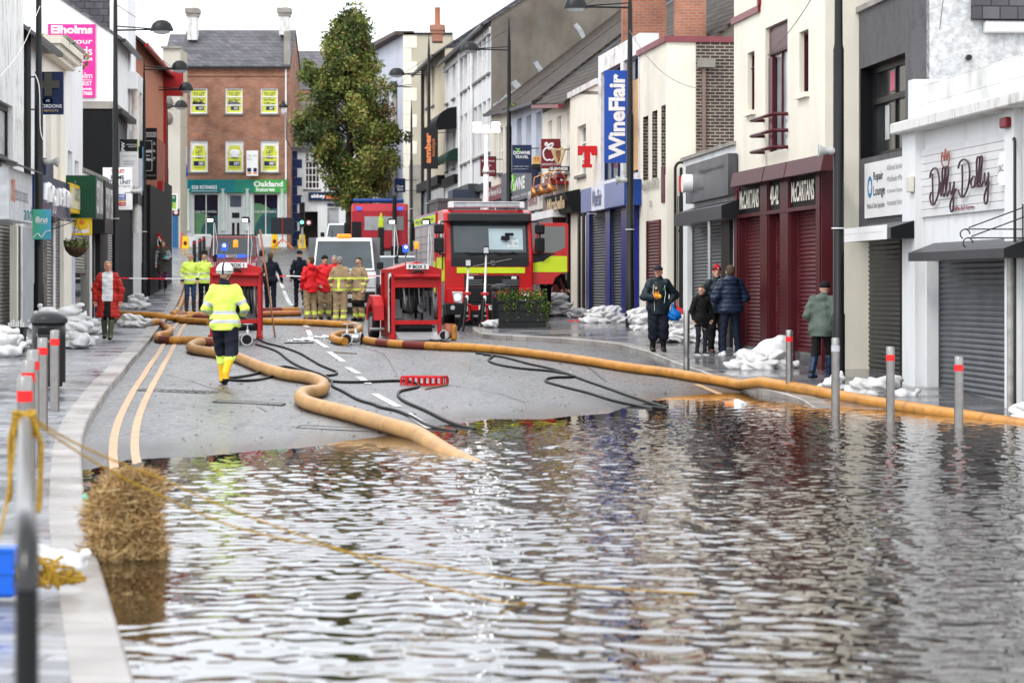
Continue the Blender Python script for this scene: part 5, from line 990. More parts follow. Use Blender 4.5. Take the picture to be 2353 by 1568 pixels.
C_hiv = C('fluorescent_yellow_fabric', (.66, .86, .13), rough=.6, var=.08); C_refl = mat('silver_reflective_tape', (.48, .50, .52), rough=.35, metal=.2, var=.08); C_navy = C('navy_fabric', (.010, .014, .032)); C_blk = C('black_fabric', (.010, .010, .011)); C_redj = C('bright_red_jacket', (.66, .012, .018), rough=.55); C_coat = C('quilted_red_coat', (.42, .018, .012), rough=.5); C_tan = C('tan_fire_kit', (.36, .255, .15)); C_lime = mat('lime_reflective_tape', (.68, .78, .12), rough=.5, var=.1); C_jean = C('blue_denim', (.035, .075, .17)); C_djean = C('dark_denim', (.012, .02, .05)); C_wht = C('white_hoodie_fabric', (.72, .72, .72)); C_gil = C('olive_grey_quilting', (.09, .085, .07)); C_greyf = C('grey_sleeve', (.35, .36, .38)); C_sage = C('sage_green_shell', (.11, .15, .125), rough=.5); C_dnavy = C('dark_green_navy_shell', (.010, .026, .038), rough=.45); C_puff = C('navy_puffer', (.016, .032, .075), rough=.4); C_rubg = mat('olive_rubber', (.12, .135, .08), rough=.35, var=.1); C_ruby = mat('yellow_rubber', (.78, .42, .01), rough=.3, var=.08); C_rubb = mat('black_rubber', (.012, .012, .012), rough=.3, var=.1); C_rubn = mat('blue_rubber', (.015, .04, .10), rough=.3, var=.1); C_brn = C('brown_leather', (.14, .06, .035), rough=.5); C_wine = C('purple_leggings', (.22, .02, .16)); C_redh = C('red_knit', (.45, .01, .02), bump=.8, bs=60); C_gsole = mat('pale_sole', (.7, .7, .7), rough=.6)
EYE = mat('dark_eye', (.02, .018, .015), rough=.2, var=0); LIP = mat('lips', (.38, .12, .10), rough=.5, var=0)
def V3(p): return Vector(p)
def headM(yaw, pitch=0):
    cy, sy = math.cos(yaw), math.sin(yaw); return np.array([[cy, -sy, 0], [sy, cy, 0], [0, 0, 1]], dtype=np.float32).T
def hand(w, e, side, curl=.5, h=.008, palm=(0, -1, 0)):
    """palm, four unequal bent fingers and a thumb off the side, running on from the forearm"""
    w = V3(w); e = V3(e); d = (w-e).normalized(); a = V3((-side, 0, 0)) if abs(d.x) < .8 else V3((0, -1, 0)); n = d.cross(a).normalized(); a = n.cross(d).normalized()
    # a: across the hand towards the thumb ... n: palm normal
    if n.dot(V3((-side, -.2, 0))) < 0: n = -n
    a = n.cross(d).normalized()
    if a.dot(V3((0, -1, .15))) < 0: a = -a
    L = lambda x, y, z: tuple(w+d*x+a*y+n*z); fs = [cap(L(-.02, 0, 0), L(.05, .0, 0), .026, .034, 1), cap(L(.03, .025, 0), L(.078, .027, 0), .016, .014), cap(L(.03, -.02, 0), L(.074, -.024, 0), .016, .013)]
    for k, (yy, ln) in enumerate(((.030, .066), (.011, .076), (-.009, .070), (-.028, .055))):
        b0 = (.082, yy, 0); b1 = (.082+ln*.5, yy*1.05, ln*.25*curl*1.6); b2 = (.082+ln*(1-.45*curl), yy*1.05, ln*.9*curl)
        fs += [cap(L(*b0), L(*b1), .0105, .0095), cap(L(*b1), L(*b2), .0095, .008)]
    fs += [cap(L(.02, .028, .004), L(.05, .058, .018), .013, .011), cap(L(.05, .058, .018), L(.082, .062, .034), .011, .009)]
    f = union(fs, .006); return surfnet(f, np.array(f.bb[0])-2*h, np.array(f.bb[1])+2*h, h)
def person(label, pos, H=1.75, rz=0, pose=None, top=None, legs=None, feet=None, hat=None, skin=SKIN, look=0, group=None, h=.015, extra=(), curl=.5, build=1.0, beard=None):
    J = dict(J0); J.update(pose or {}); r = root('person', label, 'person', tuple(pos), math.radians(rz), group); r.scale = (H/1.75,)*3
    hd = np.array(J['head']); M = headM(math.radians(look)); R = lambda x, y, z: tuple(hd+(M@np.array([x, y, z])))
    Mi = M
    # one continuous body surface
    head = [ellp(R(0, .012, .03), (.077, .095, .092), Mi), ellp(R(0, -.02, -.045), (.055, .066, .062), Mi), cap(R(0, -.088, .005), R(0, -.108, -.022), .010, .014), ellp(R(0, -.078, -.092), (.026, .02, .02), Mi),
            ellp(R(.079, .01, -.01), (.012, .02, .032), Mi), ellp(R(-.079, .01, -.01), (.012, .02, .032), Mi), cap(R(-.04, -.082, .028), R(.04, -.082, .028), .010, .010)]
    bw = build
    limbs = [cap(J['neck'], R(0, .02, -.05), .058, .056), cap(J['chest'], J['neck'], .13, .07, .7), cap(J['pel'], J['chest'], .135, .15, .68)]
    for s in 'LR':
        limbs += [cap(J['s'+s], J['e'+s], .05, .04), cap(J['e'+s], J['w'+s], .04, .027), cap(J['h'+s], J['k'+s], .085, .055), cap(J['k'+s], J['a'+s], .052, .036)]
        a = V3(J['a'+s]); t = J.get('t'+s, (a.x, a.y-.15, max(a.z-.05, .035))); J['t'+s] = t; limbs += [cap((a.x, a.y+.03, a.z-.045), t, .034, .028)]
    f = union(head+limbs, .022); V, F = surfnet(f, np.array(f.bb[0])-2*h, np.array(f.bb[1])+2*h, h); parts = [(V, F)]
    for s, sd in (('L', 1), ('R', -1)): parts.append(hand(J['w'+s], J['e'+s], sd, curl, h=max(.008, h*.5)))
    link('body', mix_mesh('body', parts, [skin]), r)
    g = MB()
    for sx in (-1, 1): g.ell(R(.031*sx, -.088, .008), (.011, .006, .006), EYE, 6, 4)
    g.build('eyes', r); MB().ell(R(0, -.096, -.058), (.022, .006, .006), LIP, 6, 4).build('mouth', r)
    if beard: link('moustache', mesh_sdf('moustache', cap(R(-.028, -.1, -.045), R(.028, -.1, -.045), .011, .011), .01, [beard]), r)
    # trousers
    if legs:
        b = legs.get('bulk', 0); za = legs.get('to', .0); fs = [cap(J['hL'], J['hR'], .118+b*.5, .118+b*.5, .95), cap(J['pel'], (J['pel'][0], J['pel'][1], J['pel'][2]+.1), .135+b*.4, .14+b*.4, .72)]
        for s in 'LR':
            k, a = V3(J['k'+s]), V3(J['a'+s]); e_ = a+(k-a)*legs.get('stop', .0); fs += [cap(J['h'+s], k, .098+b, .070+b), cap(k, e_, .070+b, legs.get('cuff', .056)+b)]
        mm = [legs['m']]+legs.get('sm', []); st = legs.get('bands', [])
        def fmf(c, st=st):
            o = np.zeros(len(c), int)
            for (z0, z1, i) in st: o[(c[:, 2] > z0) & (c[:, 2] < z1)] = i
            return o
        tz = J['pel'][2]+.12
        link('trousers', mesh_sdf('trousers', union(fs, .03, .006, 22, 1), .02, mm, fmf if st else None, cut=lambda P: P[:, 2]-tz), r)
    # jacket
    if top:
        b = top.get('bulk', .02); hem = top.get('hem', .88); fs = [cap(J['pel'], J['chest'], .140+b+top.get('belly', 0), .150+b, .74), cap(J['chest'], (J['neck'][0], J['neck'][1], J['neck'][2]-.03), .150+b, .085+b*.5, .72), cap(J['sL'], J['sR'], .052+b*.5, .052+b*.5)]
        if hem < .86: fs += [cap((J['pel'][0], J['pel'][1], hem-.05), J['pel'], .165+b+top.get('flare', 0), .15+b, .8)]
        if hem < .9: fs += [cap(J['hL'], J['hR'], .128+b*.6, .128+b*.6, .98)]
        if top.get('sleeves', 1):
            for s in 'LR':
                w_ = V3(J['w'+s]); e_ = V3(J['e'+s]); fs += [cap(J['s'+s], e_, .058+b*.6, .050+b*.6), cap(e_, e_.lerp(w_, .96), .050+b*.6, .038+b*.4)]
        if top.get('collar', 1): fs += [cap((J['neck'][0], J['neck'][1], J['neck'][2]-.02), (J['neck'][0], J['neck'][1]-.0, J['neck'][2]+top.get('ch', .045)), .082, .078, .95)]
        if top.get('hood'): fs += [ellp((J['neck'][0], J['neck'][1]+.08, J['neck'][2]+.0), (.125, .085, .085))]
        mm = [top['m']]+top.get('sm', []); st = top.get('bands', []); arm = top.get('arm', [])
        def fmf(c):
            o = np.zeros(len(c), int)
            for q in st:
                k = (c[:, 2] > q[0]) & (c[:, 2] < q[1]) & (np.abs(c[:, 0]) < (q[3] if len(q) > 3 else .24)); o[k] = q[2]
            for (s, f0, f1, i) in arm:
                for a_, b_ in ((J['e'+s], J['w'+s]),) if f0 >= 1 else ((J['s'+s], J['e'+s]),):
                    A = np.array(a_); D = np.array(b_)-A; t = ((c-A)@D)/(D@D); dist = np.linalg.norm(c-A-t[:, None]*D, axis=1); g0, g1 = (f0-1, f1-1) if f0 >= 1 else (f0, f1); o[(t > g0) & (t < g1) & (dist < (.07 if f1 > 2 else .11))] = i
            if top.get('fn'): o = top['fn'](c, o)
            return o
        no = top.get('puff', 0); base = union(fs, .028, .007, 19, 3)
        ff = base if not no else (lambda P: base(P)-no*np.abs(np.sin(P[:, 2]*math.pi/.085)))
        ff.bb = (base.bb[0]-no, base.bb[1]+no) if no else base.bb
        link('jacket' if top.get('name') is None else top['name'], mesh_sdf('jacket', ff, .018, mm, fmf, cut=lambda P: hem-P[:, 2]), r)
    for s in 'LR':
        a = V3(J['a'+s]); k = V3(J['k'+s]); t = V3(J['t'+s]); sh = feet.get('h', .12); fs = [cap((a.x, a.y+.03, a.z-.035), tuple(t), .052, .045), cap(tuple(t), tuple(t+V3((0, -.02, -.005))), .045, .040)]
        if sh > .15: fs.append(cap((a.x, a.y+.01, a.z-.02), tuple(a+(k-a)*min(1, sh/.42)), .055, .070))
        else: fs.append(cap((a.x, a.y+.01, a.z-.02), tuple(a+V3((0, 0, .03))), .05, .05))
        sole = feet.get('sole', C_rubb); zm = min(a.z-.07, t.z-.02)+.03
        f = union(fs, .02); link('boot' if sh > .15 else 'shoe', mesh_sdf('boot', f, .016, [feet['m'], sole], (lambda c, zm=zm: ((c[:, 2] < zm)).astype(int))), r)
    if hat:
        k, m = hat['k'], hat['m']
        if k in ('hair', 'bun', 'long', 'receding'):
            fs = [ellp(R(0, .022, .045), (.086, .098, .090), Mi), ellp(R(0, .045, -.0), (.080, .080, .085), Mi)]
            if k == 'bun': fs += [ellp(R(0, .09, .09), (.045, .045, .04), Mi)]
            if k == 'long': fs += [cap(R(.07, .03, .0), R(.08, .02, -.12), .035, .03), cap(R(-.07, .03, .0), R(-.08, .02, -.12), .035, .03), cap(R(0, .07, 0), R(0, .07, -.12), .06, .05)]
            f = union(fs, .02, .003, 60)
            def cut(P):
                Q = (P-hd)@M; return np.maximum(-(Q[:, 1]+.055+(Q[:, 2]-.055)*.0) if True else 0, -1)*1.0 if False else np.where(Q[:, 2] > .06, -(Q[:, 1]+.12), -(Q[:, 1]+.005-(Q[:, 2]-.06)*.55))
            link('hair', mesh_sdf('hair', f, .012, [m], cut=cut), r)
        elif k == 'beanie':
            f = union([ellp(R(0, .012, .055), (.092, .108, .092), Mi)]+([ellp(R(0, .01, .155), (.03, .03, .028), Mi)] if hat.get('bob') else []), .01, .002, 60); link('hat', mesh_sdf('hat', f, .013, [m, hat.get('m2', m)], (lambda c: ((c[:, 2]-hd[2] > .055) & (c[:, 2]-hd[2] < .085)).astype(int) if hat.get('m2') else np.zeros(len(c), int)), cut=lambda P: (hd[2]+.022)-P[:, 2]), r)
        elif k == 'cap':
            f = union([ellp(R(0, .01, .055), (.090, .104, .080), Mi), ellp(R(0, -.125, .055), (.062, .065, .012), Mi)], .01); link('hat', mesh_sdf('hat', f, .012, [m, hat.get('m2', m)], (lambda c: (((c-hd)@M)[:, 1] > .0).astype(int)), cut=lambda P: (hd[2]+.035)-P[:, 2]), r)
        elif k == 'helmet':
            f = union([ellp(R(0, .01, .06), (.125, .145, .115), Mi), ellp(R(0, -.02, .03), (.13, .165, .02), Mi)], .015); f2 = (lambda P: f(P)); f2.bb = f.bb
            o = link('helmet', mesh_sdf('helmet', f2, .014, [m, C_blk, C_redj], (lambda c: np.where(np.abs(((c-hd)@M)[:, 0]) < .014, 1, np.where((c[:, 2]-hd[2] > .03) & (c[:, 2]-hd[2] < .05), 1, 0))), cut=lambda P: (hd[2]+.0)-P[:, 2]), r)
            MB().tube([R(.075, .0, .0), R(.06, -.05, -.09), R(-.06, -.05, -.09), R(-.075, .0, .0)], .006, C_blk, 5).tube([R(.08, .05, .0), R(.05, .09, -.06), R(-.05, .09, -.06), R(-.08, .05, 0)], .007, C_blk, 5).build('strap', o)
    for fn in extra: fn(r, J)
    return r
def collar_bits(m1): return None
# --- the people of the street
firek = dict(m=C_tan, bulk=.022, sm=[C_lime, C_blk], bands=[(.16, .26, 1)])
# walking man with white helmet, seen from behind, right foot lifted
person('person in white helmet, fluorescent jacket and yellow rubber boots walking up the road', G(516, 884), 1.83, 176, dict(hL=(.09, 0, .92), kL=(.08, -.14, .53), aL=(.05, -.16, .10), tL=(.05, -.31, .045), kR=(-.11, .02, .50), aR=(-.08, .36, .22), tR=(-.09, .40, .09), wL=(.16, -.26, 1.02), eL=(.29, -.02, 1.12), wR=(-.22, -.24, 1.0), eR=(-.29, .0, 1.13)),
       top=dict(m=C_hiv, bulk=.026, hem=.80, flare=.01, sm=[C_refl, C_navy], bands=[(.90, .955, 1, .5), (1.04, 1.095, 1, .5)], arm=[('L', .62, .82, 1), ('R', .62, .82, 1), ('L', 1.55, 1.75, 1), ('R', 1.55, 1.75, 1), ('L', 1.75, 2.1, 2), ('R', 1.75, 2.1, 2)], fn=lambda c, o: np.where((c[:, 2] > 1.40) & (np.abs(c[:, 0]) < .12) & (c[:, 2] > 1.47), 2, o)),
       legs=dict(m=C_navy, bulk=.022, sm=[C_hiv], bands=[(.30, .42, 1)], stop=.55), feet=dict(m=C_ruby, h=.40), hat=dict(k='helmet', m=mat('white_helmet_shell', (.75, .75, .75), rough=.25, var=.05)))
person('woman in open long quilted red coat over white hoodie, black leggings and green wellingtons' if False else 'person in open long red quilted coat over a white hoodie, with olive wellingtons', PZ(248, 781), 1.68, 4, dict(kL=(.09, -.12, .5), aL=(.06, -.12, .10), kR=(-.09, .0, .5), aR=(-.08, .14, .12), wL=(.27, .0, .88), wR=(-.27, 0, .88), eL=(.29, .04, 1.12), eR=(-.29, .04, 1.12)),
       top=dict(m=C_coat, bulk=.035, hem=.50, flare=.09, puff=.010, sm=[C_wht, C_blk], ch=.02, hood=1, fn=lambda c, o: np.where((c[:, 1] < -.03) & (np.abs(c[:, 0]) < .115) & (c[:, 2] > .86), 1, np.where((c[:, 1] < -.03) & (np.abs(c[:, 0]) < .07+.04*(.86-c[:, 2])) & (c[:, 2] <= .86), 2, o))),
       legs=dict(m=C_blk, bulk=-.01), feet=dict(m=C_rubg, h=.34), hat=dict(k='bun', m=H_blond), look=-20, skin=SKIN2)
person('person in long dark quilted gilet with grey sleeves holding a turquoise cup', Vector(((374-CX)*91/FPX, 91, CAMZ-8*91/FPX)), 1.66, 5, dict(wL=(.10, -.22, 1.12), eL=(.27, -.02, 1.12)), top=dict(m=C_gil, bulk=.03, hem=.60, flare=.03, puff=.012, sm=[C_greyf], arm=[('L', .05, .99, 1), ('R', .05, .99, 1), ('L', 1, 2.1, 1), ('R', 1, 2.1, 1)]), legs=dict(m=C_wine, bulk=-.012, sm=[C_djean], bands=[(0, .3, 1)]), feet=dict(m=C_blk), hat=dict(k='long', m=H_red), h=.02)
hv = dict(m=C_hiv, bulk=.02, hem=.82, sm=[C_refl, C_navy], bands=[(.93, .985, 1, .5), (1.10, 1.15, 1, .5)], arm=[('L', 1.4, 1.6, 1), ('R', 1.4, 1.6, 1), ('L', 1.8, 2.1, 2), ('R', 1.8, 2.1, 2)])
person('bald person in yellow hi-vis jacket, blue jeans and brown boots', G(437, 716), 1.80, 12, dict(wL=(.2, -.1, .95)), top=hv, legs=dict(m=C_jean, bulk=.0), feet=dict(m=C_brn, h=.2), hat=dict(k='receding', m=H_grey), look=25, h=.018)
person('dark haired person in yellow hi-vis jacket and black trousers', G(469, 713), 1.78, 18, {}, top=hv, legs=dict(m=C_blk), feet=dict(m=C_rubb, h=.2), hat=dict(k='hair', m=H_dark), look=20, h=.018)
person('person in navy jumper with cropped hair walking away behind the pump frame', G(621, 714), 1.80, 186, dict(eR=(-.28, -.06, 1.14), wR=(-.34, -.18, .92), kL=(.10, -.1, .5), aL=(.09, -.14, .1)), top=dict(m=C_navy, bulk=.015, hem=.86), legs=dict(m=C_navy, bulk=.005), feet=dict(m=C_rubb), hat=dict(k='receding', m=H_brown), h=.018)
person('person all in navy with a navy beanie stepping away at the left of the crew', G(688, 706), 1.80, 200, dict(aR=(-.1, .25, .16), kR=(-.1, .02, .5)), top=dict(m=C_navy, bulk=.015, hem=.86), legs=dict(m=C_navy), feet=dict(m=C_rubb, h=.2), hat=dict(k='beanie', m=C_navy), h=.02)
person('person in navy beanie half hidden behind the bright red jackets', G(722, 708), 1.80, 190, {}, top=dict(m=C_navy, bulk=.015, hem=.86), legs=dict(m=C_navy), feet=dict(m=C_rubb), hat=dict(k='beanie', m=C_navy), h=.022)
redt = dict(m=C_redj, bulk=.03, hem=.76, flare=.01, hood=1)
person('brown haired person in bright red jacket and tan trousers reaching out an arm', G(713, 736), 1.80, 215, dict(wR=(-.05, -.50, 1.12), eR=(-.24, -.22, 1.16)), top=redt, legs=firek, feet=dict(m=C_rubb, h=.2), hat=dict(k='hair', m=H_brown), h=.018, look=-35)
person('moustached person in bright red jacket and black beanie facing the crew', G(746, 734), 1.82, 15, dict(wR=(-.16, -.12, .95), wL=(.2, -.2, .98)), top=redt, legs=firek, feet=dict(m=C_rubb, h=.2), hat=dict(k='beanie', m=C_blk), beard=H_dark, look=-15, h=.018)
person('person in red jacket and dark cap mostly hidden behind the grey haired firefighter', G(768, 728), 1.80, -10, {}, top=redt, legs=dict(m=C_blk), feet=dict(m=C_rubb, h=.2), hat=dict(k='hair', m=H_grey), h=.022)
def fjk(v): return dict(m=C_tan, bulk=.028, hem=.80, sm=[C_lime, C_blk], bands=[(.84, .90, 1, .5), (1.15, 1.20, 1, .5)]+v, arm=[('L', 1.45, 1.62, 1), ('R', 1.45, 1.62, 1)])
person('grey haired firefighter in tan kit with lime bands, seen from behind', G(781, 741), 1.82, 165, dict(eL=(.27, 0, 1.14)), top=fjk([(.88, 1.17, 1, .035)]), legs=dict(m=C_tan, bulk=.025, sm=[C_lime], bands=[(.13, .21, 1), (.30, .33, 1)]), feet=dict(m=C_rubb, h=.2), hat=dict(k='hair', m=H_grey), h=.018)
person('dark haired moustached firefighter in tan kit facing left before the white van', G(824, 737), 1.78, -38, dict(wR=(-.12, -.30, 1.08), eR=(-.26, -.05, 1.14)), top=fjk([]), legs=dict(m=C_tan, bulk=.025, sm=[C_lime, C_blk], bands=[(.13, .22, 1), (.38, .58, 2)]), feet=dict(m=C_rubb, h=.2), hat=dict(k='hair', m=H_dark), beard=H_dark, look=-20, h=.018)
person('bald person in dark green top behind the red pump frame roof lights', G(570, 640), 1.76, 10, {}, top=dict(m=C('dark_green_top', (.03, .04, .03)), bulk=.02, hem=.86), legs=dict(m=C_blk), feet=dict(m=C_rubb), hat=dict(k='receding', m=H_grey), h=.022)
def badge(col, x, y, z, s=.025, nm='badge'): return lambda r, J: MB().box(x-s, x+s, y-.006, y, z-s, z+s, col).build(nm, r)
piping = lambda r, J: MB().tube([(-.11, -.145, 1.36), (-.13, -.158, 1.20), (-.10, -.17, 1.1), (-.10, -.168, .84)], .006, K_wht, 4).tube([(.11, -.145, 1.36), (.13, -.158, 1.20), (.10, -.17, 1.0)], .006, K_wht, 4).build('piping', r)
pm = person('person in peaked cap and black wellingtons holding orange gloves and a blue bag', PZ(1512, 808), 1.77, 4, dict(wR=(-.10, -.28, 1.10), eR=(-.30, -.06, 1.12), wL=(.23, -.02, 1.00), eL=(.36, .08, 1.16)),
       top=dict(m=C_dnavy, bulk=.05, hem=.76, belly=.02, flare=.01), legs=dict(m=C_navy, bulk=.04, stop=.55, cuff=.07), feet=dict(m=C_rubb, h=.40), hat=dict(k='cap', m=C_navy, m2=C_redh), look=25, skin=SKIN2, extra=[piping, badge(K_gold, -.07, -.17, 1.30), badge(K_grn, .09, -.165, 1.28)])
person('boy in black jacket and grey tracksuit bottoms looking up at the grown ups', Vector(((1611-CX)*52.6/FPX, 52.6, float(zp(3.8,52.6)))), 1.42, 25, dict(wR=(-.22, -.02, .92), wL=(.22, -.05, .92)), top=dict(m=C_blk, bulk=.03, hem=.74, hood=1), legs=dict(m=C('charcoal_tracksuit', (.03, .032, .045)), bulk=-.008), feet=dict(m=mat('black_trainer', (.02, .025, .03), rough=.4), sole=C_gsole), hat=dict(k='hair', m=H_brown), look=55)
person('person in red bobble hat and dark jacket standing behind the boy', Vector(((1646-CX)*53.6/FPX, 53.6, float(zp(4.2,53.6)))), 1.80, 10, dict(wL=(.12, -.2, 1.02)), top=dict(m=C_dnavy, bulk=.03, hem=.80), legs=dict(m=C_blk, bulk=.01), feet=dict(m=C_brn), hat=dict(k='beanie', m=C_redh, m2=mat('dark_red_band', (.08, .005, .01)), bob=True), look=10, extra=[badge(K_wht, .0, -.125, 1.70, .012)])
person('person in navy puffer jacket and jeans, back turned, by the maroon shutters', Vector(((1677-CX)*52.2/FPX, 52.2, float(zp(4.3,52.2)))), 1.84, 195, dict(wL=(.14, -.2, 1.02), eL=(.30, 0, 1.13), wR=(-.16, -.2, 1.02), eR=(-.30, 0, 1.13), aL=(.14, .0, .09), aR=(-.16, .02, .09), kL=(.13, -.02, .5), kR=(-.13, -.02, .5)), top=dict(m=C_puff, bulk=.055, hem=.84, puff=.016, hood=1), legs=dict(m=C_djean, bulk=-.002), feet=dict(m=C_gsole, sole=C_gsole), hat=dict(k='hair', m=H_brown))
person('person in sage green hooded coat, black beanie and blue wellingtons walking off at the right', PZ(1887, 876), 1.74, 150, dict(kR=(-.10, -.12, .52), aR=(-.08, -.12, .1), kL=(.10, .04, .5), aL=(.10, .20, .13), wR=(-.10, -.20, 1.0), wL=(.1, -.2, 1.0), chest=(0, -.06, 1.27), neck=(0, -.10, 1.44), head=(0, -.14, 1.60), sL=(.185, -.06, 1.40), sR=(-.185, -.06, 1.40)), top=dict(m=C_sage, bulk=.045, hem=.78, hood=1, flare=.01), legs=dict(m=C_blk, bulk=.0), feet=dict(m=C_rubn, h=.32), hat=dict(k='beanie', m=C_blk), look=-30)
person('person in red jacket stepping out of the dark doorway by the hanging basket', PZ(201, 684) if False else Vector((-11.75, 71.5, float(zp(-11.7, 71.5)))), 1.76, 55, {}, top=dict(m=C_redj, bulk=.03, hem=.86, sm=[C_refl], arm=[('L', 1.4, 1.55, 1), ('R', 1.4, 1.55, 1)]), legs=dict(m=C_blk), feet=dict(m=C_rubb), hat=dict(k='hair', m=H_grey), h=.022)
person('person in black bending behind the open door of the fire engine', Vector((.95, 73.0, float(zp(.95, 73)))), 1.72, 60, dict(chest=(0, -.3, 1.15), neck=(0, -.45, 1.25), head=(0, -.55, 1.33), sL=(.185, -.4, 1.25), sR=(-.185, -.4, 1.25), eL=(.2, -.5, 1.0), eR=(-.2, -.5, 1.0), wL=(.2, -.6, .8), wR=(-.2, -.6, .8)), top=dict(m=C_blk, bulk=.02, hem=.7, sm=[C_refl]), legs=dict(m=C_blk), feet=dict(m=C_rubb, h=.2), hat=dict(k='hair', m=H_dark), h=.022)
# things in hand
w_ = pm.matrix_world if False else None
def held(p, off, name, label, cat):
    c, s = math.cos(p.rotation_euler.z), math.sin(p.rotation_euler.z); k = p.scale.x
    return root(name, label, cat, (p.location.x+(off[0]*c-off[1]*s)*k, p.location.y+(off[0]*s+off[1]*c)*k, p.location.z+off[2]*k), p.rotation_euler.z)
r = held(pm, (-.08, -.40, 1.14), 'rubber_gloves', 'pair of orange rubber gloves held at the chest of the man in the peaked cap', 'gloves'); m_og = mat('orange_rubber', (.85, .30, .02), rough=.4); m_yg = mat('yellow_rubber_palm', (.8, .6, .03), rough=.4)
link('gloves', mesh_sdf('gloves', union([ellp((0, 0, 0), (.07, .03, .04)), *[cap((-.05+.03*k, 0, .01), (-.07+.034*k, -.01, .085+.01*(k % 2)), .012, .010) for k in range(4)], ellp((.05, 0, -.01), (.05, .035, .045))], .01), .009, [m_og, m_yg], lambda c: (c[:, 0] > .05).astype(int)), r)
r = held(pm, (.30, -.06, .80), 'carrier_bag', 'bright blue plastic carrier bag hanging from the left hand of the man in the cap', 'bag'); m_bb = mat('blue_polythene', (.0, .16, .55), rough=.3, var=.35, vs=14, bump=1, bs=18)
link('bag', mesh_sdf('bag', union([ellp((.02, 0, -.06), (.15, .09, .12)), cap((0, 0, .0), (-.02, 0, .19), .06, .018)], .05, .006, 30), .014, [m_bb]), r)
fl = [o for o in COL.objects if o.get('label', '').startswith('person in long dark quilted gilet')][0]
r = held(fl, (.09, -.31, 1.17), 'travel_cup', 'turquoise cup in the hand of the person in the long gilet', 'cup'); MB().lathe([(.03, -.08), (.04, .06)], mat('turquoise_cup', (.02, .45, .5), rough=.4), n=10).build('cup_body', r); MB().lathe([(.042, .06), (.035, .08)], C_blk, n=10).build('lid', r)
# ------------------------------------------------------------------ street furniture, signs, hoses and litter
P_blk = mat('pole_black_paint', (.018, .019, .021), rough=.38, var=.2, vs=3); STL = mat('brushed_steel', (.30, .29, .28), rough=.33, metal=.9, var=.15, vs=9); R_band = mat('red_reflective_band', (.75, .02, .02), rough=.35, var=.1)
def gp(x, Y, off=.12): X = (x-CX)*Y/FPX; return Vector((X, Y, float(zg(X, Y))+off))
def lamp(x, Y, ytop, label, r=.09, arm=None, tip=True, off=.12):
    p = gp(x, Y, off); rt = root('street_lamp', label, 'street lamp', p); H = CAMZ+(HY-ytop)*Y/FPX-p.z
    g = MB(); hz = H if arm is None else H; g.tube([(0, 0, 0), (0, 0, 1.2), (0, 0, 1.22), (0, 0, H*.6), (0, 0, H*.61), (0, 0, H-.9), (0, 0, H)], [r*1.15, r*1.15, r, r*.95, r*.75, r*.6, .012 if tip else r*.6], P_blk, 14); g.build('pole', rt)
    MB().lathe([(r*1.25, H*.28), (r*1.25, H*.28+.02)], T_wgut, n=14).build('strap', rt) if r > .07 else None
    if arm:
        ya, xa, xb = arm; z = CAMZ+(HY-ya)*Y/FPX-p.z; x0, x1 = (xa-x)*Y/FPX, (xb-x)*Y/FPX; sgn = 1 if x1 > 0 else -1
        g = MB(); g.tube([(0, 0, z), (x0, 0, z+.02)], .025, P_blk, 8).tube([(0, 0, z+.12), (x0, 0, z+.05)], .018, P_blk, 8).tube([(0, 0, z+.75), (x0, 0, z+.1)], .008, P_blk, 5); g.build('arm', rt)
        L = abs(x1-x0)/2; xc = (x0+x1)/2; hd = MB().rings([[(xc+L*math.cos(a)*k, L*.55*math.sin(a)*k, z+zz) for a in [2*pi*i/18 for i in range(18)]] for k, zz in ((.05, .30), (.45, .28), (.8, .19), (1.0, .04), (1.02, -.02))], P_blk, caps=True).build('lamp_head', rt)
        MB().rings([[(xc+L*math.cos(a)*k, L*.55*math.sin(a)*k, z+zz) for a in [2*pi*i/16 for i in range(16)]] for k, zz in ((.8, -.02), (.6, -.09), (.1, -.12))], mat('lamp_lens', (.5, .52, .55), rough=.15)).build('lens', hd)
    return rt
lamp(89, 54.5, -120, 'thick black lamp post at the left behind the litter bin, carrying a green sign', r=.095); lamp(265, 75, -60, 'black lamp post in front of the white gable, its lamp reaching over the street', r=.095, arm=(70, 345, 398))
lamp(331, 86, 135, 'black lamp post with a pointed top before the terracotta building', r=.075, arm=(160, 393, 433)); lamp(359, 98, 228, 'slimmer lamp post past the pointed one on the left', r=.06, arm=(207, 411, 444)); lamp(384, 112, 236, 'farthest lamp post on the left, lamp lowest of its row', r=.06, arm=(246, 400, 431))
lamp(1447, 65, -60, 'tall black lamp post in front of the blue shopfront', r=.095, arm=(18, 1350, 1295)); lamp(1926, 44, -400, 'thick black lamp post between the cream building and the dark grey shop', r=.095); lamp(1169, 92, 40, 'black lamp post behind the fire engine with a pointed top', r=.10, arm=(115, 1101, 1057)); lamp(985, 112, 80, 'black lamp post beside the black boutique sign', r=.10, arm=(172, 930, 893)); lamp(945, 133, 230, 'distant black post with short arm against the quoined building', r=.08, arm=(200, 915, 890))

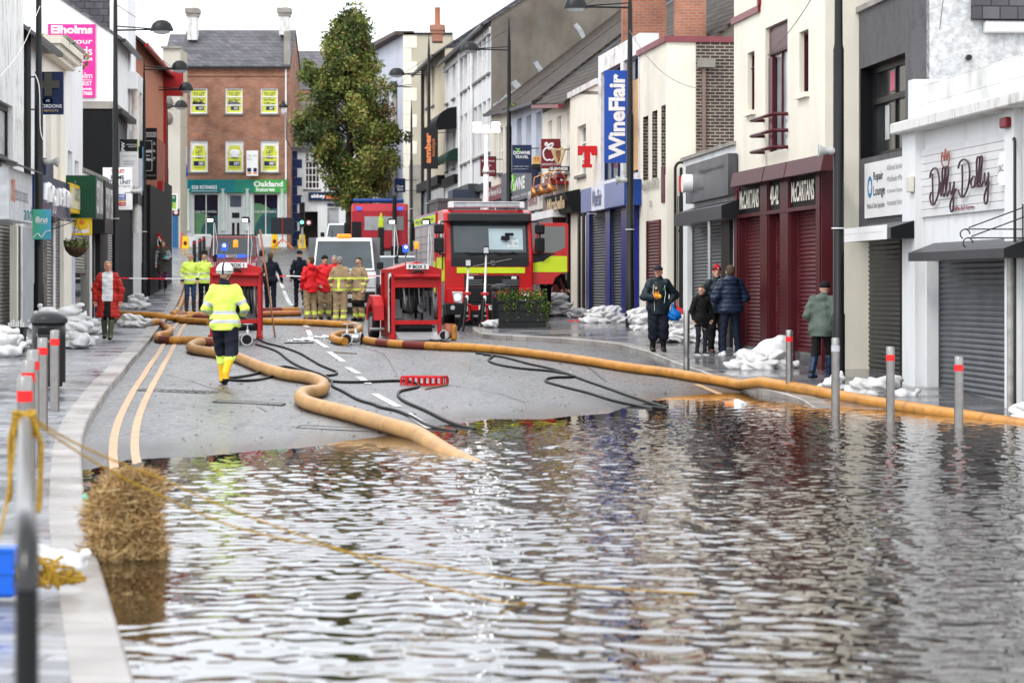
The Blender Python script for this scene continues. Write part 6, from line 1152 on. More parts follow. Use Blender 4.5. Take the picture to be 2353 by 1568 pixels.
# hanging signs: a board in its own frame with a bracket
def sign(rect, Y, name, label, m, texts=(), d=.10, cat='sign', frame=None, fm=None, br=None, shapes=None, rz=0):
    x0, y0, x1, y1 = rect; a = at(x0, y1, Y); c = at(x1, y0, Y); rt = root(name, label, cat, a, rz); W, H = c.x-a.x, c.z-a.z
    bd = MB().box(0, W, 0, d, 0, H, m).build('board', rt, bevel=.006)
    if frame: MB().box(-frame, W+frame, -.012, d+.01, -frame, 0, fm or T_gut).box(-frame, W+frame, -.012, d+.01, H, H+frame, fm or T_gut).box(-frame, 0, -.012, d+.01, 0, H, fm or T_gut).box(W, W+frame, -.012, d+.01, 0, H, fm or T_gut).build('frame', rt)
    X = lambda px: (px-x0)/(x1-x0)*W; Z = lambda py: (y1-py)/(y1-y0)*H
    for t in texts:
        s_, xa, ya, xb, yb, mm = t[:6]; k = t[6] if len(t) > 6 else {}
        text(s_, X(xa), X(xb), Z(yb), Z(ya), mm, bd, y=-.003, **k)
    if shapes:
        for s_ in shapes:
            xa, ya, xb, yb, mm = s_[:5]; MB().box(X(xa), X(xb), -.004-(.002*(len(s_) > 5)), -.001, Z(yb), Z(ya), mm).build('panel', bd)
    if br: 
        g = MB()
        for f in (.12, .88): g.tube([(0 if br < 0 else W, d/2, H*f), (br if br < 0 else W+br, d/2, H*f)], .018, T_gut, 6)
        g.build('bracket', rt)
    return rt, bd, X, Z
rt, bd, X, Z = sign((79, 165, 145, 263), 58, 'chemist_sign', 'navy chemist sign with a dark grey cross hanging behind the left lamp post', K_navy, [('GORDONS', 88, 240, 142, 248, K_wht, dict(bold=.01)), ('CHEMISTS', 90, 252, 134, 257, K_gold)], br=-.25)
mg = mat('dull_cross', (.10, .095, .08), rough=.7); MB().box(X(103), X(120), -.06, -.002, Z(221), Z(168), mg).box(X(95), X(137), -.058, -.002, Z(203), Z(186), mg).build('cross', rt)
MB().rings([[(X(110)+k*.11*math.cos(a), -.006, Z(231.5)+k*.065*math.sin(a)) for k in (.65, 1)] for a in [2*pi*i/16 for i in range(16)]], mat('pale_aqua', (.35, .7, .72), rough=.4), caps=False, smooth=False, closed=True).build('emblem', bd, fixn=False); text('G', X(106), X(114), Z(234), Z(229), K_wht, bd, y=-.004)
gm_ = bpy.data.materials.new('green_teal_fade'); gm_.use_nodes = True; t_ = gm_.node_tree; tcn = t_.nodes.new('ShaderNodeTexCoord'); sx = t_.nodes.new('ShaderNodeSeparateXYZ'); r_ = t_.nodes.new('ShaderNodeValToRGB'); t_.links.new(tcn.outputs['Generated'], sx.inputs[0]); t_.links.new(sx.outputs[0], r_.inputs[0]); t_.links.new(r_.outputs[0], t_.nodes['Principled BSDF'].inputs[0]); r_.color_ramp.elements[0].color = (.06, .45, .22, 1); r_.color_ramp.elements[1].color = (.06, .35, .55, 1); t_.nodes['Principled BSDF'].inputs['Roughness'].default_value = .4
rt, bd, X, Z = sign((75, 481, 117, 550), 54.2, 'broadband_sign', 'green to blue broadband board strapped to the left lamp post', gm_, [('fibrus', 81, 497, 110, 511, K_wht, dict(bold=.03, shear=.2)), ('BROADBAND', 84, 512, 110, 514.5, K_wht)], d=.02)
script([[(0, 0), (.2, .5), (.3, .6), (.38, .3), (.5, .1), (.7, .8), (.85, .95), (1, 1)]], X(76), X(116), Z(546), Z(530), K_wht, bd, -.005, r=.011, name='wave_line')
rt, bd, X, Z = sign((158, 489, 210, 540), 66, 'charity_sign', 'yellow framed sign with a daffodil above the hanging basket', K_yel, [('Marie', 167, 521, 183, 526, K_navy), ('Curie', 169, 528, 182, 534, K_navy)], shapes=[(163, 494, 204, 535, K_wht)], d=.12)
for k in range(6):
    a = k*pi/3+.3; MB().ell((X(187)+.13*math.cos(a), -.008, Z(511)+.13*math.sin(a)), (.085, .006, .085), K_yel, 8, 4).build('petal', bd)
MB().ell((X(187), -.012, Z(511)), (.06, .01, .06), K_org, 8, 4).build('trumpet', bd)
sign((275, 320, 317, 428), 80, 'superstore_sign', 'tall sign, black top and white lower panel, nearest on the left row', K_wht, [('/ PRICEWISE', 290, 331, 315, 334.5, K_wht), ('SUPERSTORE', 295, 336, 315, 338.5, K_wht), ('TEL 028 44 612900', 279, 357, 314, 360, K_gry), ('LADIESWEAR', 283, 369, 309, 373, K_gry), ('MENSWEAR', 285, 375, 308, 379, K_gry)], shapes=[(275, 320, 315, 348, K_blk), (315, 320, 317.5, 348, K_lgrn)])
tx = [o for o in COL.objects if o.name.startswith('superstore_sign')][0]; bdx = tx.children[0]; text('PW', .05, .16, 1.08, 1.36, K_wht, bdx, y=-.008, vert=True, bold=.05)
for ch in list(bdx.children):
    if ch.name.startswith('lettering'): ch.location.y = -.006
sign((317, 337, 328, 439), 83, 'superstore_sign', 'narrow white sign with a blue edge showing behind the tall superstore sign', K_wht, [], shapes=[(317, 337, 327, 364, K_blk), (327, 337, 328.5, 439, K_cyan)])
rt, bd, X, Z = sign((318, 322, 350, 394), 86, 'boutique_sign', 'black sign with a thin white outline and script name', K_blk, [('nostalgia', 326, 343, 348, 353, K_wht, dict(bold=.02, shear=.3)), ('boutique', 328, 362, 347, 371, K_wht, dict(bold=.02, shear=.3))], shapes=[(320, 323.2, 349, 323.9, K_wht), (320, 391.7, 349, 392.4, K_wht), (348.4, 324, 349, 392, K_wht), (320, 324, 320.6, 392, K_wht), (328, 357, 344, 358.2, K_wht), (324, 367.5, 353, 368.7, K_wht)])
sign((313, 294, 360, 413), 90, 'barber_sign', 'big black sign headed with a white name strip, high on the left row', K_blk, [('MINDERS', 317, 306, 358, 313, K_dtx), ('HAIR', 344, 327, 357, 333, K_wht), ('FOR', 344, 344, 357, 350, K_wht), ('WEAR', 344, 361, 357, 366, K_wht), ('DRESS HIRE', 337, 401, 359, 405, K_gry)], shapes=[(316, 304, 359, 315, mat('pale_strip', (.45, .47, .47), rough=.5))])
for o in list(COL.objects):
    if o.name.startswith('barber_sign'):
        for ch in o.children[0].children:
            if ch.name.startswith('lettering'): ch.location.y = -.006
sign((338, 363, 382, 426), 101, 'sale_board', 'white and purple commercial building sale board', K_wht, [('FOR SALE', 341, 365, 379, 371, K_wht), ('COMMERCIAL', 341, 373, 377, 377, K_dtx), ('BUILDING', 341, 378, 373, 382, K_dtx), ('RESTAURANT', 344, 388, 380, 391, K_dtx), ('Osborne', 362, 403, 379, 407, K_wht), ('King', 362, 408, 373, 411, K_wht), ('028 9027 0000', 340, 414, 380, 420, K_dtx)], shapes=[(339, 363.5, 381, 372, K_pur), (361, 402, 381, 412.5, K_pur)], d=.03)
for o in list(COL.objects):
    if o.name.startswith('sale_board'):
        for ch in o.children[0].children:
            if ch.name.startswith('lettering'): ch.location.y = -.006
sign((236, 385, 304, 482), 77, 'letting_board', 'large white TO LET board for a shop unit behind the second lamp post', K_wht, [('TO LET', 255, 389, 286, 397, K_red, dict(bold=.02)), ('PRIME', 255, 403, 285, 412, K_navy, dict(bold=.01)), ('RETAIL UNIT', 240, 414, 300, 423, K_navy, dict(bold=.01)), ('(2,097 SQ.M.)', 262, 426, 300, 431, K_navy), ('ALEXANDER', 256, 448, 287, 453, K_wht, dict(bold=.03)), ('REID & FRAZER', 256, 455, 287, 460, K_wht), ('028 4461 9966', 256, 467, 288, 471, K_wht)], shapes=[(254, 446, 289, 461, K_blue), (254, 461, 289, 464, K_yel), (254, 465, 289, 473, K_red)], d=.04)
for o in list(COL.objects):
    if o.name.startswith('letting_board'):
        for ch in o.children[0].children:
            if ch.name.startswith('lettering'): ch.location.y = -.006
rt, bd, X, Z = sign((412, 338, 430, 405), 140.5, 'letting_box', 'triangular blue and white letting agent box sign on the corner of the brick building', K_blue, [('OKT', 415, 391, 428, 401, K_wht, dict(bold=.04))], d=.6)
MB().prism([(X(412), Z(338)), (X(430), Z(338)), (X(430), Z(382))], -.004, -.001, K_wht).box(X(412), X(430), -.005, -.001, Z(384), Z(383), K_wht).build('panel', bd)
sign((395, 342, 411, 403), 141.2, 'letting_box', 'dim lime and navy letting box beside the brick building, left of the bright one', K_navy, [], shapes=[(399, 343, 411, 380, K_lem)], d=.4)
sign((369, 448, 405, 480), 128, 'letting_board', 'green two tone TO LET board at the far end of the left pavement', K_grn, [('CAMPBELL & CO', 372, 451, 402, 456, K_wht, dict(bold=.02)), ('TO LET', 379, 468, 398, 474, K_navy)], shapes=[(369, 465, 405, 480, K_lgrn)], d=.03, frame=.06, fm=K_wht)
for o in list(COL.objects):
    if o.name.startswith('letting_board.001'):
        for ch in o.children[0].children:
            if ch.name.startswith('lettering'): ch.location.y = -.006
sign((566, 346, 592, 404), 142.4, 'notice_box', 'small white folded commercial notice between the upper windows of the brick building', K_wht, [('COMMERCIAL', 568, 356, 577, 360, K_gry), ('BUILDING', 568, 364, 577, 368, K_gry), ('FOR SALE', 581, 356, 590, 360, K_gry)], shapes=[(568, 386, 577, 395, K_navy), (582, 386, 590, 395, K_navy), (568, 396, 577, 400, K_org), (582, 396, 590, 400, K_org)], d=.3)
sign((967, 293, 1006, 388), 107, 'boutique_sign', 'black vertical sign with orange amber boutique lettering', K_blk, [('amber', 976, 305, 990, 375, mat('amber_letters', (.80, .25, .08), rough=.4), dict(vert=True, bold=.05)), ('boutique', 991, 319, 1001, 359, MATS['amber_letters'], dict(vert=True))], br=.5)
sign((906, 410, 931, 442), 126, 'bank_sign', 'navy bank sign with white lettering below the tree', K_navy, [('Ulster', 911, 425, 927, 431, K_wht), ('Bank', 913, 432, 926, 438, K_wht)], br=.6)
sign((1105, 361, 1138, 403), 97, 'solicitors_sign', 'maroon solicitors sign in a black frame beside the terrace', K_mar, [('Brian Feeney', 1107, 367, 1136, 373, K_wht), ('& Co.', 1115, 377, 1129, 382, K_wht), ('Solicitors', 1107, 389, 1136, 396, K_wht)], frame=.03, br=.3)
rt, bd, X, Z = sign((1176, 333, 1221, 397), 87, 'travel_sign', 'navy travel agent sign with white lettering and green palm', K_navy, [('DOWNE', 1179, 347, 1218, 355, K_wht, dict(bold=.04)), ('TRAVEL', 1183, 357, 1214, 364, K_wht, dict(bold=.02)), ('(028) 4461 3500', 1180, 381, 1215, 384, K_wht), ('www.downetravel.co.uk', 1179, 387, 1217, 389, K_wht)], br=.25)
script([[(.1, 0), (.5, .5), (0, 1), (.5, .8), (1, .9), (.6, .5), (.9, .1)]], X(1185), X(1194), Z(349), Z(341), MATS['palm_green'], bd, -.01, r=.012, name='palm_emblem')
sign((1223, 359, 1242, 384), 86, 'pub_sign', 'small amber sign between the travel and sandwich bar signs', mat('amber_board', (.62, .36, .12), rough=.4), [('F.P.', 1228, 362, 1240, 371, K_mar)], shapes=[(1223, 377, 1242, 384, K_blk)])
rt, bd, X, Z = sign((1243, 319, 1287, 387), 82, 'sandwich_bar_sign', 'maroon sandwich bar sign with a white apple outline', K_mar, [('SANDWICH BAR', 1244, 375, 1286, 380, K_wht)], br=.25)
script([[(.55, .75), (.3, .85), (.05, .6), (.1, .2), (.35, .0), (.55, .06), (.75, .0), (.95, .2), (1, .55), (.8, .82), (.55, .75)], [(.55, .75), (.5, 1.0), (.7, 1.15), (.85, 1.1), (.7, .9), (.55, .75)], [(.5, .95), (.3, 1.2), (.2, 1.05), (.5, .95)]], X(1247), X(1275), Z(369), Z(335), K_wht, bd, -.015, r=.03, name='apple_emblem')
rt, bd, X, Z = sign((1260, 382, 1308, 393), 80, 'stout_sign', 'black stout sign with a gilded harp above it on a black bracket', K_blk, [('GUINNESS', 1262, 384, 1304, 391, K_wht, dict(bold=.03))], d=.15)
g = MB(); h0 = [(X(1268), -.05, Z(343)), (X(1274), -.05, Z(358)), (X(1280), -.05, Z(376)), (X(1286), -.05, Z(377)), (X(1296), -.05, Z(345)), (X(1292), -.05, Z(341)), (X(1283), -.05, Z(345)), (X(1268), -.05, Z(343))]; g.tube(h0, [.04, .05, .05, .04, .045, .04, .035, .03], K_gold, 8)
g.build('harp', rt); g = MB(); [g.tube([(X(1271+k*3.2), -.04, Z(345)), (X(1279+k*1.6), -.04, Z(372-k*2))], .005, K_gold, 4) for k in range(6)]; g.build('harp_strings', rt)
g = MB(); g.box(X(1308), X(1313), .0, .12, Z(399), Z(334), T_gut).tube([(X(1297), .05, Z(343)), (X(1310), .05, Z(343))], .02, T_gut, 6); g.build('bracket', rt)
a = at(1327, 385, 74); r = root('lager_sign', 'big red letter T sign with slab serifs on the cream pub', 'sign', a); sc_ = 74/FPX
pp = [(0, 50), (44, 50), (44, 28), (33, 28), (30, 36), (29, 36), (29, 8), (33, 8), (33, 0), (10, 0), (10, 8), (15, 8), (15, 36), (14, 36), (10, 28), (0, 28)]
MB().prism([(x*sc_, z*sc_) for x, z in pp], 0, .14, K_red).build('letter', r, bevel=.008); MB().tube([(44*sc_, .07, 40*sc_), (60*sc_, .07, 30*sc_)], .015, T_gut, 5).build('bracket', r)
sign((1388, 162, 1442, 374), 68.2, 'off_licence_sign', 'very tall bright blue projecting sign with white vertical lettering', K_blue, [('WineFlair', 1398, 170, 1436, 367, K_wht, dict(vert=True, bold=.04))], d=.18)
# loudspeakers on the lamp posts
def horn(x, y, Y, label, sgn, L=.5):
    p = at(x, y, Y); r = root('horn_loudspeaker', label, 'loudspeaker', p); m = mat('pale_grey_horn', (.40, .41, .40), rough=.5); g = MB()
    prof = [(.12, 0), (.13, .02), (.08, .10), (.055, .2), (.07, .22), (.07, .38), (.03, .40)]; g.rings([[(-sgn*z*.8, rr*.9*math.cos(a), rr*.9*math.sin(a)) for a in [2*pi*i/16 for i in range(16)]] for rr, z in prof], m); g.build('horn', r)
    MB().tube([(-sgn*.3, 0, -.02), (-sgn*L, 0, -.04)], .02, m, 6).build('bracket', r)
horn(1880, 347, 44, 'grey horn loudspeaker on the lamp post near the maroon shopfront', -1, .42); horn(1414, 414, 65, 'cream horn loudspeaker on the lamp post before the blue shopfront', -1, .4); horn(134, 372, 54.6, 'grey horn loudspeaker on the thick left lamp post', 1, .4); horn(326, 440, 75, 'small pale loudspeaker on the second left lamp post', 1, .5)
# warning triangle, cones, barrier and traffic lights
p = at(365, 600, 92); r = root('roadworks_sign', 'red and white triangular roadworks sign on the left pavement', 'road sign', (p.x, p.y, float(zp(p.x, 92)))); W = .62; zb = CAMZ+(HY-570)*92/FPX-r.location.z
MB().prism([(-W/2, zb), (W/2, zb), (0, zb+W*.9)], 0, .02, K_red).build('plate', r); f_ = MB().prism([(-W*.34, zb+.07), (W*.34, zb+.07), (0, zb+W*.68)], -.004, -.001, K_wht).build('face', r)
MB().prism([(-.17, zb+.08), (-.03, zb+.08), (-.09, zb+.17)], -.008, -.005, K_blk).prism([(.0, zb+.08), (.04, zb+.08), (.06, zb+.22), (.02, zb+.30), (-.03, zb+.26)], -.008, -.005, K_blk).prism([(.05, zb+.08), (.1, zb+.08), (.06, zb+.2)], -.0085, -.0055, K_blk).ell((-.01, -.008, zb+.33), (.03, .004, .03), K_blk, 8, 4).build('digging_figure', f_)
MB().box(-.27, .27, .02, .04, zb-.32, zb-.02, mat('sign_back_grey', (.4, .42, .45), rough=.5)).build('back_plate', r); MB().cyl((-.2, .04, 0), (-.2, .04, zb), .02, T_gut).cyl((.2, .04, 0), (.2, .04, zb), .02, T_gut).build('stand', r)
for i, (x, Y) in enumerate(((426, 137), (631, 140), (694, 140))):
    lb = ['yellow A shaped wet floor board beside a cone, left of the brick building', 'yellow A shaped board before the right window of the brick building', 'yellow A shaped board by the traffic lights']; p = gp(x, Y, .02)
    if i == 0:
        r = root('hazard_board', lb[0], 'hazard board', p, group='yellow boards across the far road'); MB().prism([(-.2, 0), (.2, 0), (.13, .75), (-.13, .75)], -.12, -.08, K_yel).build('front_panel', r); MB().prism([(-.2, 0), (.2, 0), (.13, .75), (-.13, .75)], .08, .12, K_yel).build('back_panel', r); MB().ell((0, -.13, .38), (.10, .01, .12), K_mar, 10, 5).build('symbol', r); hb = r
    else: copytree(hb, loc=p, label=lb[i])
p = gp(418, 137.5, .02); r = root('traffic_cone', 'thin red cone leaning behind the leftmost yellow board', 'cone', p); MB().lathe([(.14, 0), (.14, .04), (.09, .05), (.03, .95), (.0, .96)], K_red, n=12).build('cone_body', r)
p = gp(649, 140, .02); r = root('road_barrier', 'dark mesh road barrier on splayed orange legs before the brick building', 'barrier', p); MB().box(-.62, .62, -.02, .02, .75, 1.65, mat('dark_mesh', (.03, .035, .045), rough=.7)).build('mesh_panel', r); MB().tube([(-.6, -.3, 0), (0, 0, .5), (.6, -.3, 0)], .03, K_org, 6).build('leg', r); MB().tube([(-.5, .3, 0), (0, 0, .5), (.5, .3, 0)], .03, K_org, 6).build('leg', r); MB().cyl((0, -.03, .3), (0, -.03, 1.7), .02, K_red, n=6).build('stay', r)
def tlight(x, y0, y1, Y, label, arrow=True):
    p = gp(x, Y); r = root('traffic_light', label, 'traffic light', p); Z = lambda y: CAMZ+(HY-y)*Y/FPX-p.z; MB().cyl((0, .1, 0), (0, .1, Z(y0)+.3), .06, mat('grey_post', (.35, .36, .37), rough=.5), n=10).build('post', r); hd = MB().box(-.14, .14, -.12, .05, Z(y1), Z(y0), P_blk).build('signal_head', r, bevel=.02)
    for k in range(3):
        z = Z(y0)-(Z(y0)-Z(y1))*(k+.5)/3; MB().lathe([(.10, 0), (.105, .14)], P_blk, n=12, caps=False).build('hood', hd, loc=(0, -.12, z), rot=(pi/2, 0, 0)); 
        m = mat('green_signal', (.02, .5, .35), emit=(.1, 1, .7), es=6) if k == 2 else mat('dark_signal', (.03, .02, .02), rough=.3); MB().cyl((0, -.13, z), (0, -.12, z), .08, m, n=12).build('signal_lens', hd)
    if arrow: MB().box(.18, .52, -.04, .0, Z(y1)+.02, Z(y1)+.38, P_blk).build('turn_sign', r); MB().cyl((.35, -.05, Z(y1)+.2), (.35, -.042, Z(y1)+.2), .13, K_red, n=16).cyl((.35, -.055, Z(y1)+.2), (.35, -.05, Z(y1)+.2), .1, K_wht, n=16).build('turn_symbol', r)
tlight(694, 465, 520, 139, 'traffic light showing green in front of the white corner building'); tlight(388, 455, 497, 129, 'traffic light mostly hidden by the green letting board')
for i, (x, yb) in enumerate(((447, 577), (451, 575), (457, 571))):
    pass
for i, x in enumerate((661-0*i,) if False else ()): pass
lb = ['leftmost of three black bollards by the far corner', 'middle one of three black bollards by the far corner', 'right one of three black bollards by the far corner']
for i, x in enumerate((446, 459, 468)):
    p = gp(x*1.0-0, 118+i*3); 
    if i == 0: r = root('black_bollard', lb[0], 'bollard', p, group='black bollards at the far corner'); MB().lathe([(.09, 0), (.09, .95), (.06, 1.02), (0, 1.05)], P_blk, n=12).build('shaft', r); MB().lathe([(.093, .88), (.093, .94)], K_red, n=12).build('band', r); bb0 = r
    else: copytree(bb0, loc=p, label=lb[i])
# steel bollards
def bollard(px, Y, ytop, label, band=R_band, grp='steel bollards along the kerb', dent=False, zb=None):
    X = (px-CX)*Y/FPX; zt = CAMZ+(HY-ytop)*Y/FPX; zb = min(float(zp(X, Y)), float(zg(X, Y))+.12) if zb is None else zb; H = zt-zb; r = root('steel_bollard', label, 'bollard', (X, Y, zb), 0, grp); R_ = .057
    prof = [(R_, -.1), (R_, H-.18), (R_, H-.02), (R_-.012, H-.004), (0, H)]
    if dent: prof = [(R_, -.1), (R_, .18), (R_*.8, .24), (R_*1.05, .3), (R_, .45), (R_, H-.02), (R_-.012, H-.004), (0, H)]
    MB().lathe(prof, STL, n=20).build('shaft', r); 
    if band: MB().lathe([(R_+.002, H-.19), (R_+.002, H-.11)], band, n=20).build('reflective_band', r)
BL_ = [(126, 31.6, 757, 'steel bollard with red band right in front of the left litter bin'), (98, 28.6, 775, 'steel bollard with red band, second nearest the left litter bin'), (76, 24, 802, 'steel bollard, middle of the overlapping left row'), (65, 21.9, 825, 'steel bollard, second from the camera in the left row'), (57, 18.9, 862, 'steel bollard closest to the camera, just past the roped rail')]
for b_ in BL_: bollard(*b_)
bollard(1577, 47.5, 712, 'dented steel bollard with worn red marks by the boy on the right pavement', band=None, dent=True)
bollard(1813, 41.3, 757, 'steel bollard with red band standing at the kerb beside the big sandbag heap'); bollard(1919, 35.6, 775, 'steel bollard with pale grey band in front of the thick lamp post', band=mat('grey_band', (.45, .47, .5), rough=.4)); bollard(2045, 34.0, 795, 'steel bollard with red band standing in water before the black shutter'); bollard(2202, 32.6, 817, 'steel bollard with red band standing in water before the big grey shutter, far right')
# litter bins
def bin_(x, Y, ytop, label, W=.5):
    p = gp(x, Y); H = CAMZ+(HY-ytop)*Y/FPX-p.z; r = root('litter_bin', label, 'litter bin', p); n = 24; w = W/2
    MB().lathe([(w*.92, .06), (w*.92, H-.38), (w*.92, H-.16), (w*.5, H-.15)], mat('bin_charcoal', (.028, .03, .034), rough=.38, var=.15), n=n).build('body', r); MB().lathe([(w*.75, 0), (w*.75, .08)], P_blk, n=n).build('plinth', r)
    MB().lathe([(w*1.03, H-.16), (w*1.03, H-.11), (w*.9, H-.05), (w*.5, H-.01), (0, H)], MATS['bin_charcoal'], n=n).build('lid', r)
    MB().rings([[(w*.55*math.cos(a), -w*.92-.004+abs(math.cos(a))**2*.05, H-.30+.13*math.sin(a)) for a in [pi*i/12-pi for i in range(13)]], [(w*.5*math.cos(a), -w*.92-.006+abs(math.cos(a))**2*.04, H-.30+.10*math.sin(a)) for a in [pi*i/12-pi for i in range(13)]]], STL, caps=False).build('opening_rim', r, fixn=False)
    MB().ell((0, -w*.72, H-.27), (w*.52, w*.22, .11), C_blk, 12, 8).build('opening', r)
bin_(112, 36, 715, 'charcoal round litter bin behind the red banded bollards on the left pavement'); bin_(1150, 66.8, 651, 'charcoal round litter bin next to the flower planter')
# planter
p = gp(1200, 65.5); r = root('planter', 'black ribbed planter full of trailing greenery and red flowers in front of the fire engine', 'planter', p, -.05); g = MB(); m_pl = mat('planter_black', (.018, .019, .021), rough=.45)
g.box(-.58, .58, -.3, .3, 0, .66, m_pl, tx=-.02).box(-.61, .61, -.33, .33, .42, .45, m_pl).box(-.60, .60, -.32, .32, .16, .19, m_pl).box(-.62, .62, -.34, .34, .64, .69, m_pl); g.build('tub', r, bevel=.01)
LEAF = [mat('leaf_dark', (.035, .075, .015), rough=.6, var=.3), mat('leaf_mid', (.07, .13, .02), rough=.6, var=.3), mat('leaf_light', (.16, .24, .04), rough=.6, var=.3)]
def leaves(n, fn, s, mats_, name, parent, seed=1, flat=0):
    q = np.random.default_rng(seed); V = np.zeros((n*4, 3)); C_ = np.array([fn(q) for _ in range(n)]); A = q.normal(size=(n, 3)); A /= np.linalg.norm(A, axis=1)[:, None]; B = np.cross(A, q.normal(size=(n, 3))); B /= np.linalg.norm(B, axis=1)[:, None]; S = s*q.uniform(.6, 1.3, n)[:, None]
    V[0::4] = C_-A*S; V[1::4] = C_+B*S*.5; V[2::4] = C_+A*S; V[3::4] = C_-B*S*.5
    return link(name, fastmesh(name, V, np.arange(n*4).reshape(n, 4), mats_, q.integers(0, len(mats_), n), smooth=False), parent)
leaves(1500, lambda q: (q.uniform(-.62, .62), q.uniform(-.36, .3), .68+abs(q.normal(0, .10))+.17*math.exp(-((q.uniform(-.6, .6)+.1)/.4)**2)*q.random()), .035, LEAF, 'foliage', r)
leaves(500, lambda q: (q.choice([-.38, -.15, .15, .25, .5, .60])+q.normal(0, .05), -.35+q.normal(0, .02), .66-abs(q.normal(0, .17))), .025, LEAF[1:], 'foliage', r, 2); leaves(300, lambda q: (.62+q.normal(0, .03), q.uniform(-.3, .3), .66-abs(q.normal(0, .25))), .03, LEAF[1:], 'foliage', r, 8)
leaves(60, lambda q: (q.choice([-.62, -.5, -.4, .0, .05, .48])+q.normal(0, .04), -.2+q.normal(0, .1), .88+q.normal(0, .05)), .03, [K_red], 'red_flowers', r, 3); leaves(30, lambda q: (q.uniform(-.2, .5), -.2, .84+q.normal(0, .04)), .025, [K_yel], 'yellow_flowers', r, 4)
# hanging basket
p = at(175, 570, 62); r = root('hanging_basket', 'brown hanging basket of dried grass below the yellow daffodil sign', 'hanging basket', p); MB().lathe([(.02, -.22), (.15, -.17), (.25, -.06), (.28, .02), (.26, .02), (.1, -.02)], mat('coir', (.12, .07, .04), rough=.9, var=.4, vs=20, bump=.8), n=16).build('bowl', r); leaves(700, lambda q: ((lambda a, d, z: (d*math.cos(a), d*math.sin(a), z))(q.uniform(0, 6.28), .28*q.random()**.5, .02+abs(q.normal(0, .08)))), .05, [mat('dry_grass', (.30, .26, .14), rough=.9), LEAF[1]], 'dead_plants', r, 5)
g = MB()
for a in (0, 2.1, 4.2): g.tube([(.27*math.cos(a), .27*math.sin(a), .02), (0, 0, .65)], .006, T_gut, 4)
g.tube([(0, 0, .65), (-.4, 0, .67), (-1.0, 0, .50)], .012, T_gut, 5).tube([(0, 0, .65), (-1.0, 0, .3)], .01, T_gut, 5); g.build('chain_and_bracket', r)
for (x, y, Y, n_, s_) in ((161, 132, 66.5, 260, .35), (122, 95, 62.5, 160, .3), (1182, 245, 92, 60, .2)):
    p = at(x, y, Y); o = leaves(n_, lambda q: (q.normal(0, s_*.5), q.normal(0, s_), -abs(q.normal(0, s_*.5))+.1), .07, [LEAF[2], mat('dry_weed', (.22, .17, .07), rough=.9)], 'weeds', None, int(x)); o.location = p; props(o, {161: 'weeds sprouting from the end of the cream cornice', 122: 'brown weeds along the middle of the cream cornice', 1182: 'mossy weeds on the gutter of the pale blue building'}[x], 'weeds')
# black bucket of tubes, at the left
p = gp(36, 48); r = root('bucket', 'square black plastic bucket holding short white tubes, at the left edge', 'bucket', p); MB().box(-.14, .14, -.14, .14, 0, .46, mat('black_plastic', (.014, .014, .015), rough=.45), tx=-.04, ty=-.04).box(-.2, .2, -.2, .2, .44, .48, MATS['black_plastic']).build('tub', r)
for k in range(7): MB().cyl((-.14+k*.045, 0, .2), (-.13+k*.045, .02, .56+.03*(k % 3)), .016, T_wgut, n=8).build('tube', r)

# sandbags: four shapes, then copies
m_bag = mat('woven_white_sack', (.62, .62, .62), rough=.65, var=.15, vs=6, bump=.5, bs=26, dirt=(.28, .24, .2), dirtamt=.5, ds=(5, 5, 5)); m_bagc = mat('clear_white_polythene', (.72, .74, .76), rough=.35, var=.12, vs=6, bump=1.0, bs=12)
BAGS = []
def bagmesh(seed):
    q = np.random.default_rng(seed); fs = [ellp((0, 0, .085), (.25, .155, .085)), ellp((.10, .02, .09), (.15, .15, .09)), ellp((-.12, -.02, .08), (.14, .14, .08)), cap((.20, 0, .09), (.27, q.normal(0, .03), .10+q.random()*.04), .05, .018), cap((.27, 0, .11), (.31, q.normal(0, .03), .13+q.random()*.05), .016, .034)]
    f = union(fs, .05, .012, 24, seed); f.bb = (np.array([-.32, -.22, -.03]), np.array([.45, .22, .33])); return mesh_sdf('sack', f, .018, [m_bag])
BM = [bagmesh(s) for s in range(6)]
def bag(p, rz, label, group, k=None, s=1, tilt=(0, 0)):
    o = bpy.data.objects.new('sandbag', BM[random.randrange(6) if k is None else k]); COL.objects.link(o); o.location = p; o.rotation_euler = (tilt[0], tilt[1], rz); o.scale = (s, s, s*1.05); props(o, label, 'sandbag', group); return o
def heap(xa, xb, yb, yt, Y, label, group, zf=zp, s=1, dens=1.0, flip=0, depth=.3):
    """bags laid in courses: the base on the ground, each course set back and half a bag over"""
    Wd = (xb-xa)*Y/FPX; Hh = (yb-yt)*Y/FPX; rows = max(1, int(Hh/(.135*s)+.4)); X0 = (xa-CX)*Y/FPX
    for r_ in range(rows):
        w = Wd*(1-.55*r_/max(rows, 1)); n = max(1, int(w/(.30*s)*dens+.5)); off = (Wd-w)*(.5+.3*flip)
        for k in range(n):
            for d_ in ((0, 1) if r_ < rows-1 and depth > .25 else (0,)):
                X = X0+off+w*(k+.5)/n+random.uniform(-.04, .04); Yk = Y+d_*.28+r_*.05+random.uniform(-.05, .05); zz = float(zf(X, Yk))+r_*.125*s
                bag((X, Yk, zz), random.choice((0, pi))+random.uniform(-.9, .9), label, group, s=s*random.uniform(.85, 1.1), tilt=(random.uniform(-.25, .25), random.uniform(-.3, .3)*(1 if r_ else .3)))
heap(64, 200, 786, 692, 50.5, 'white sandbag leaning in the heap behind the left litter bin', 'sandbags heaped behind the left litter bin', s=1.15); heap(0, 60, 775, 745, 49, 'white sandbag beside the black bucket at the left edge', 'sandbags by the black bucket', s=1.1)
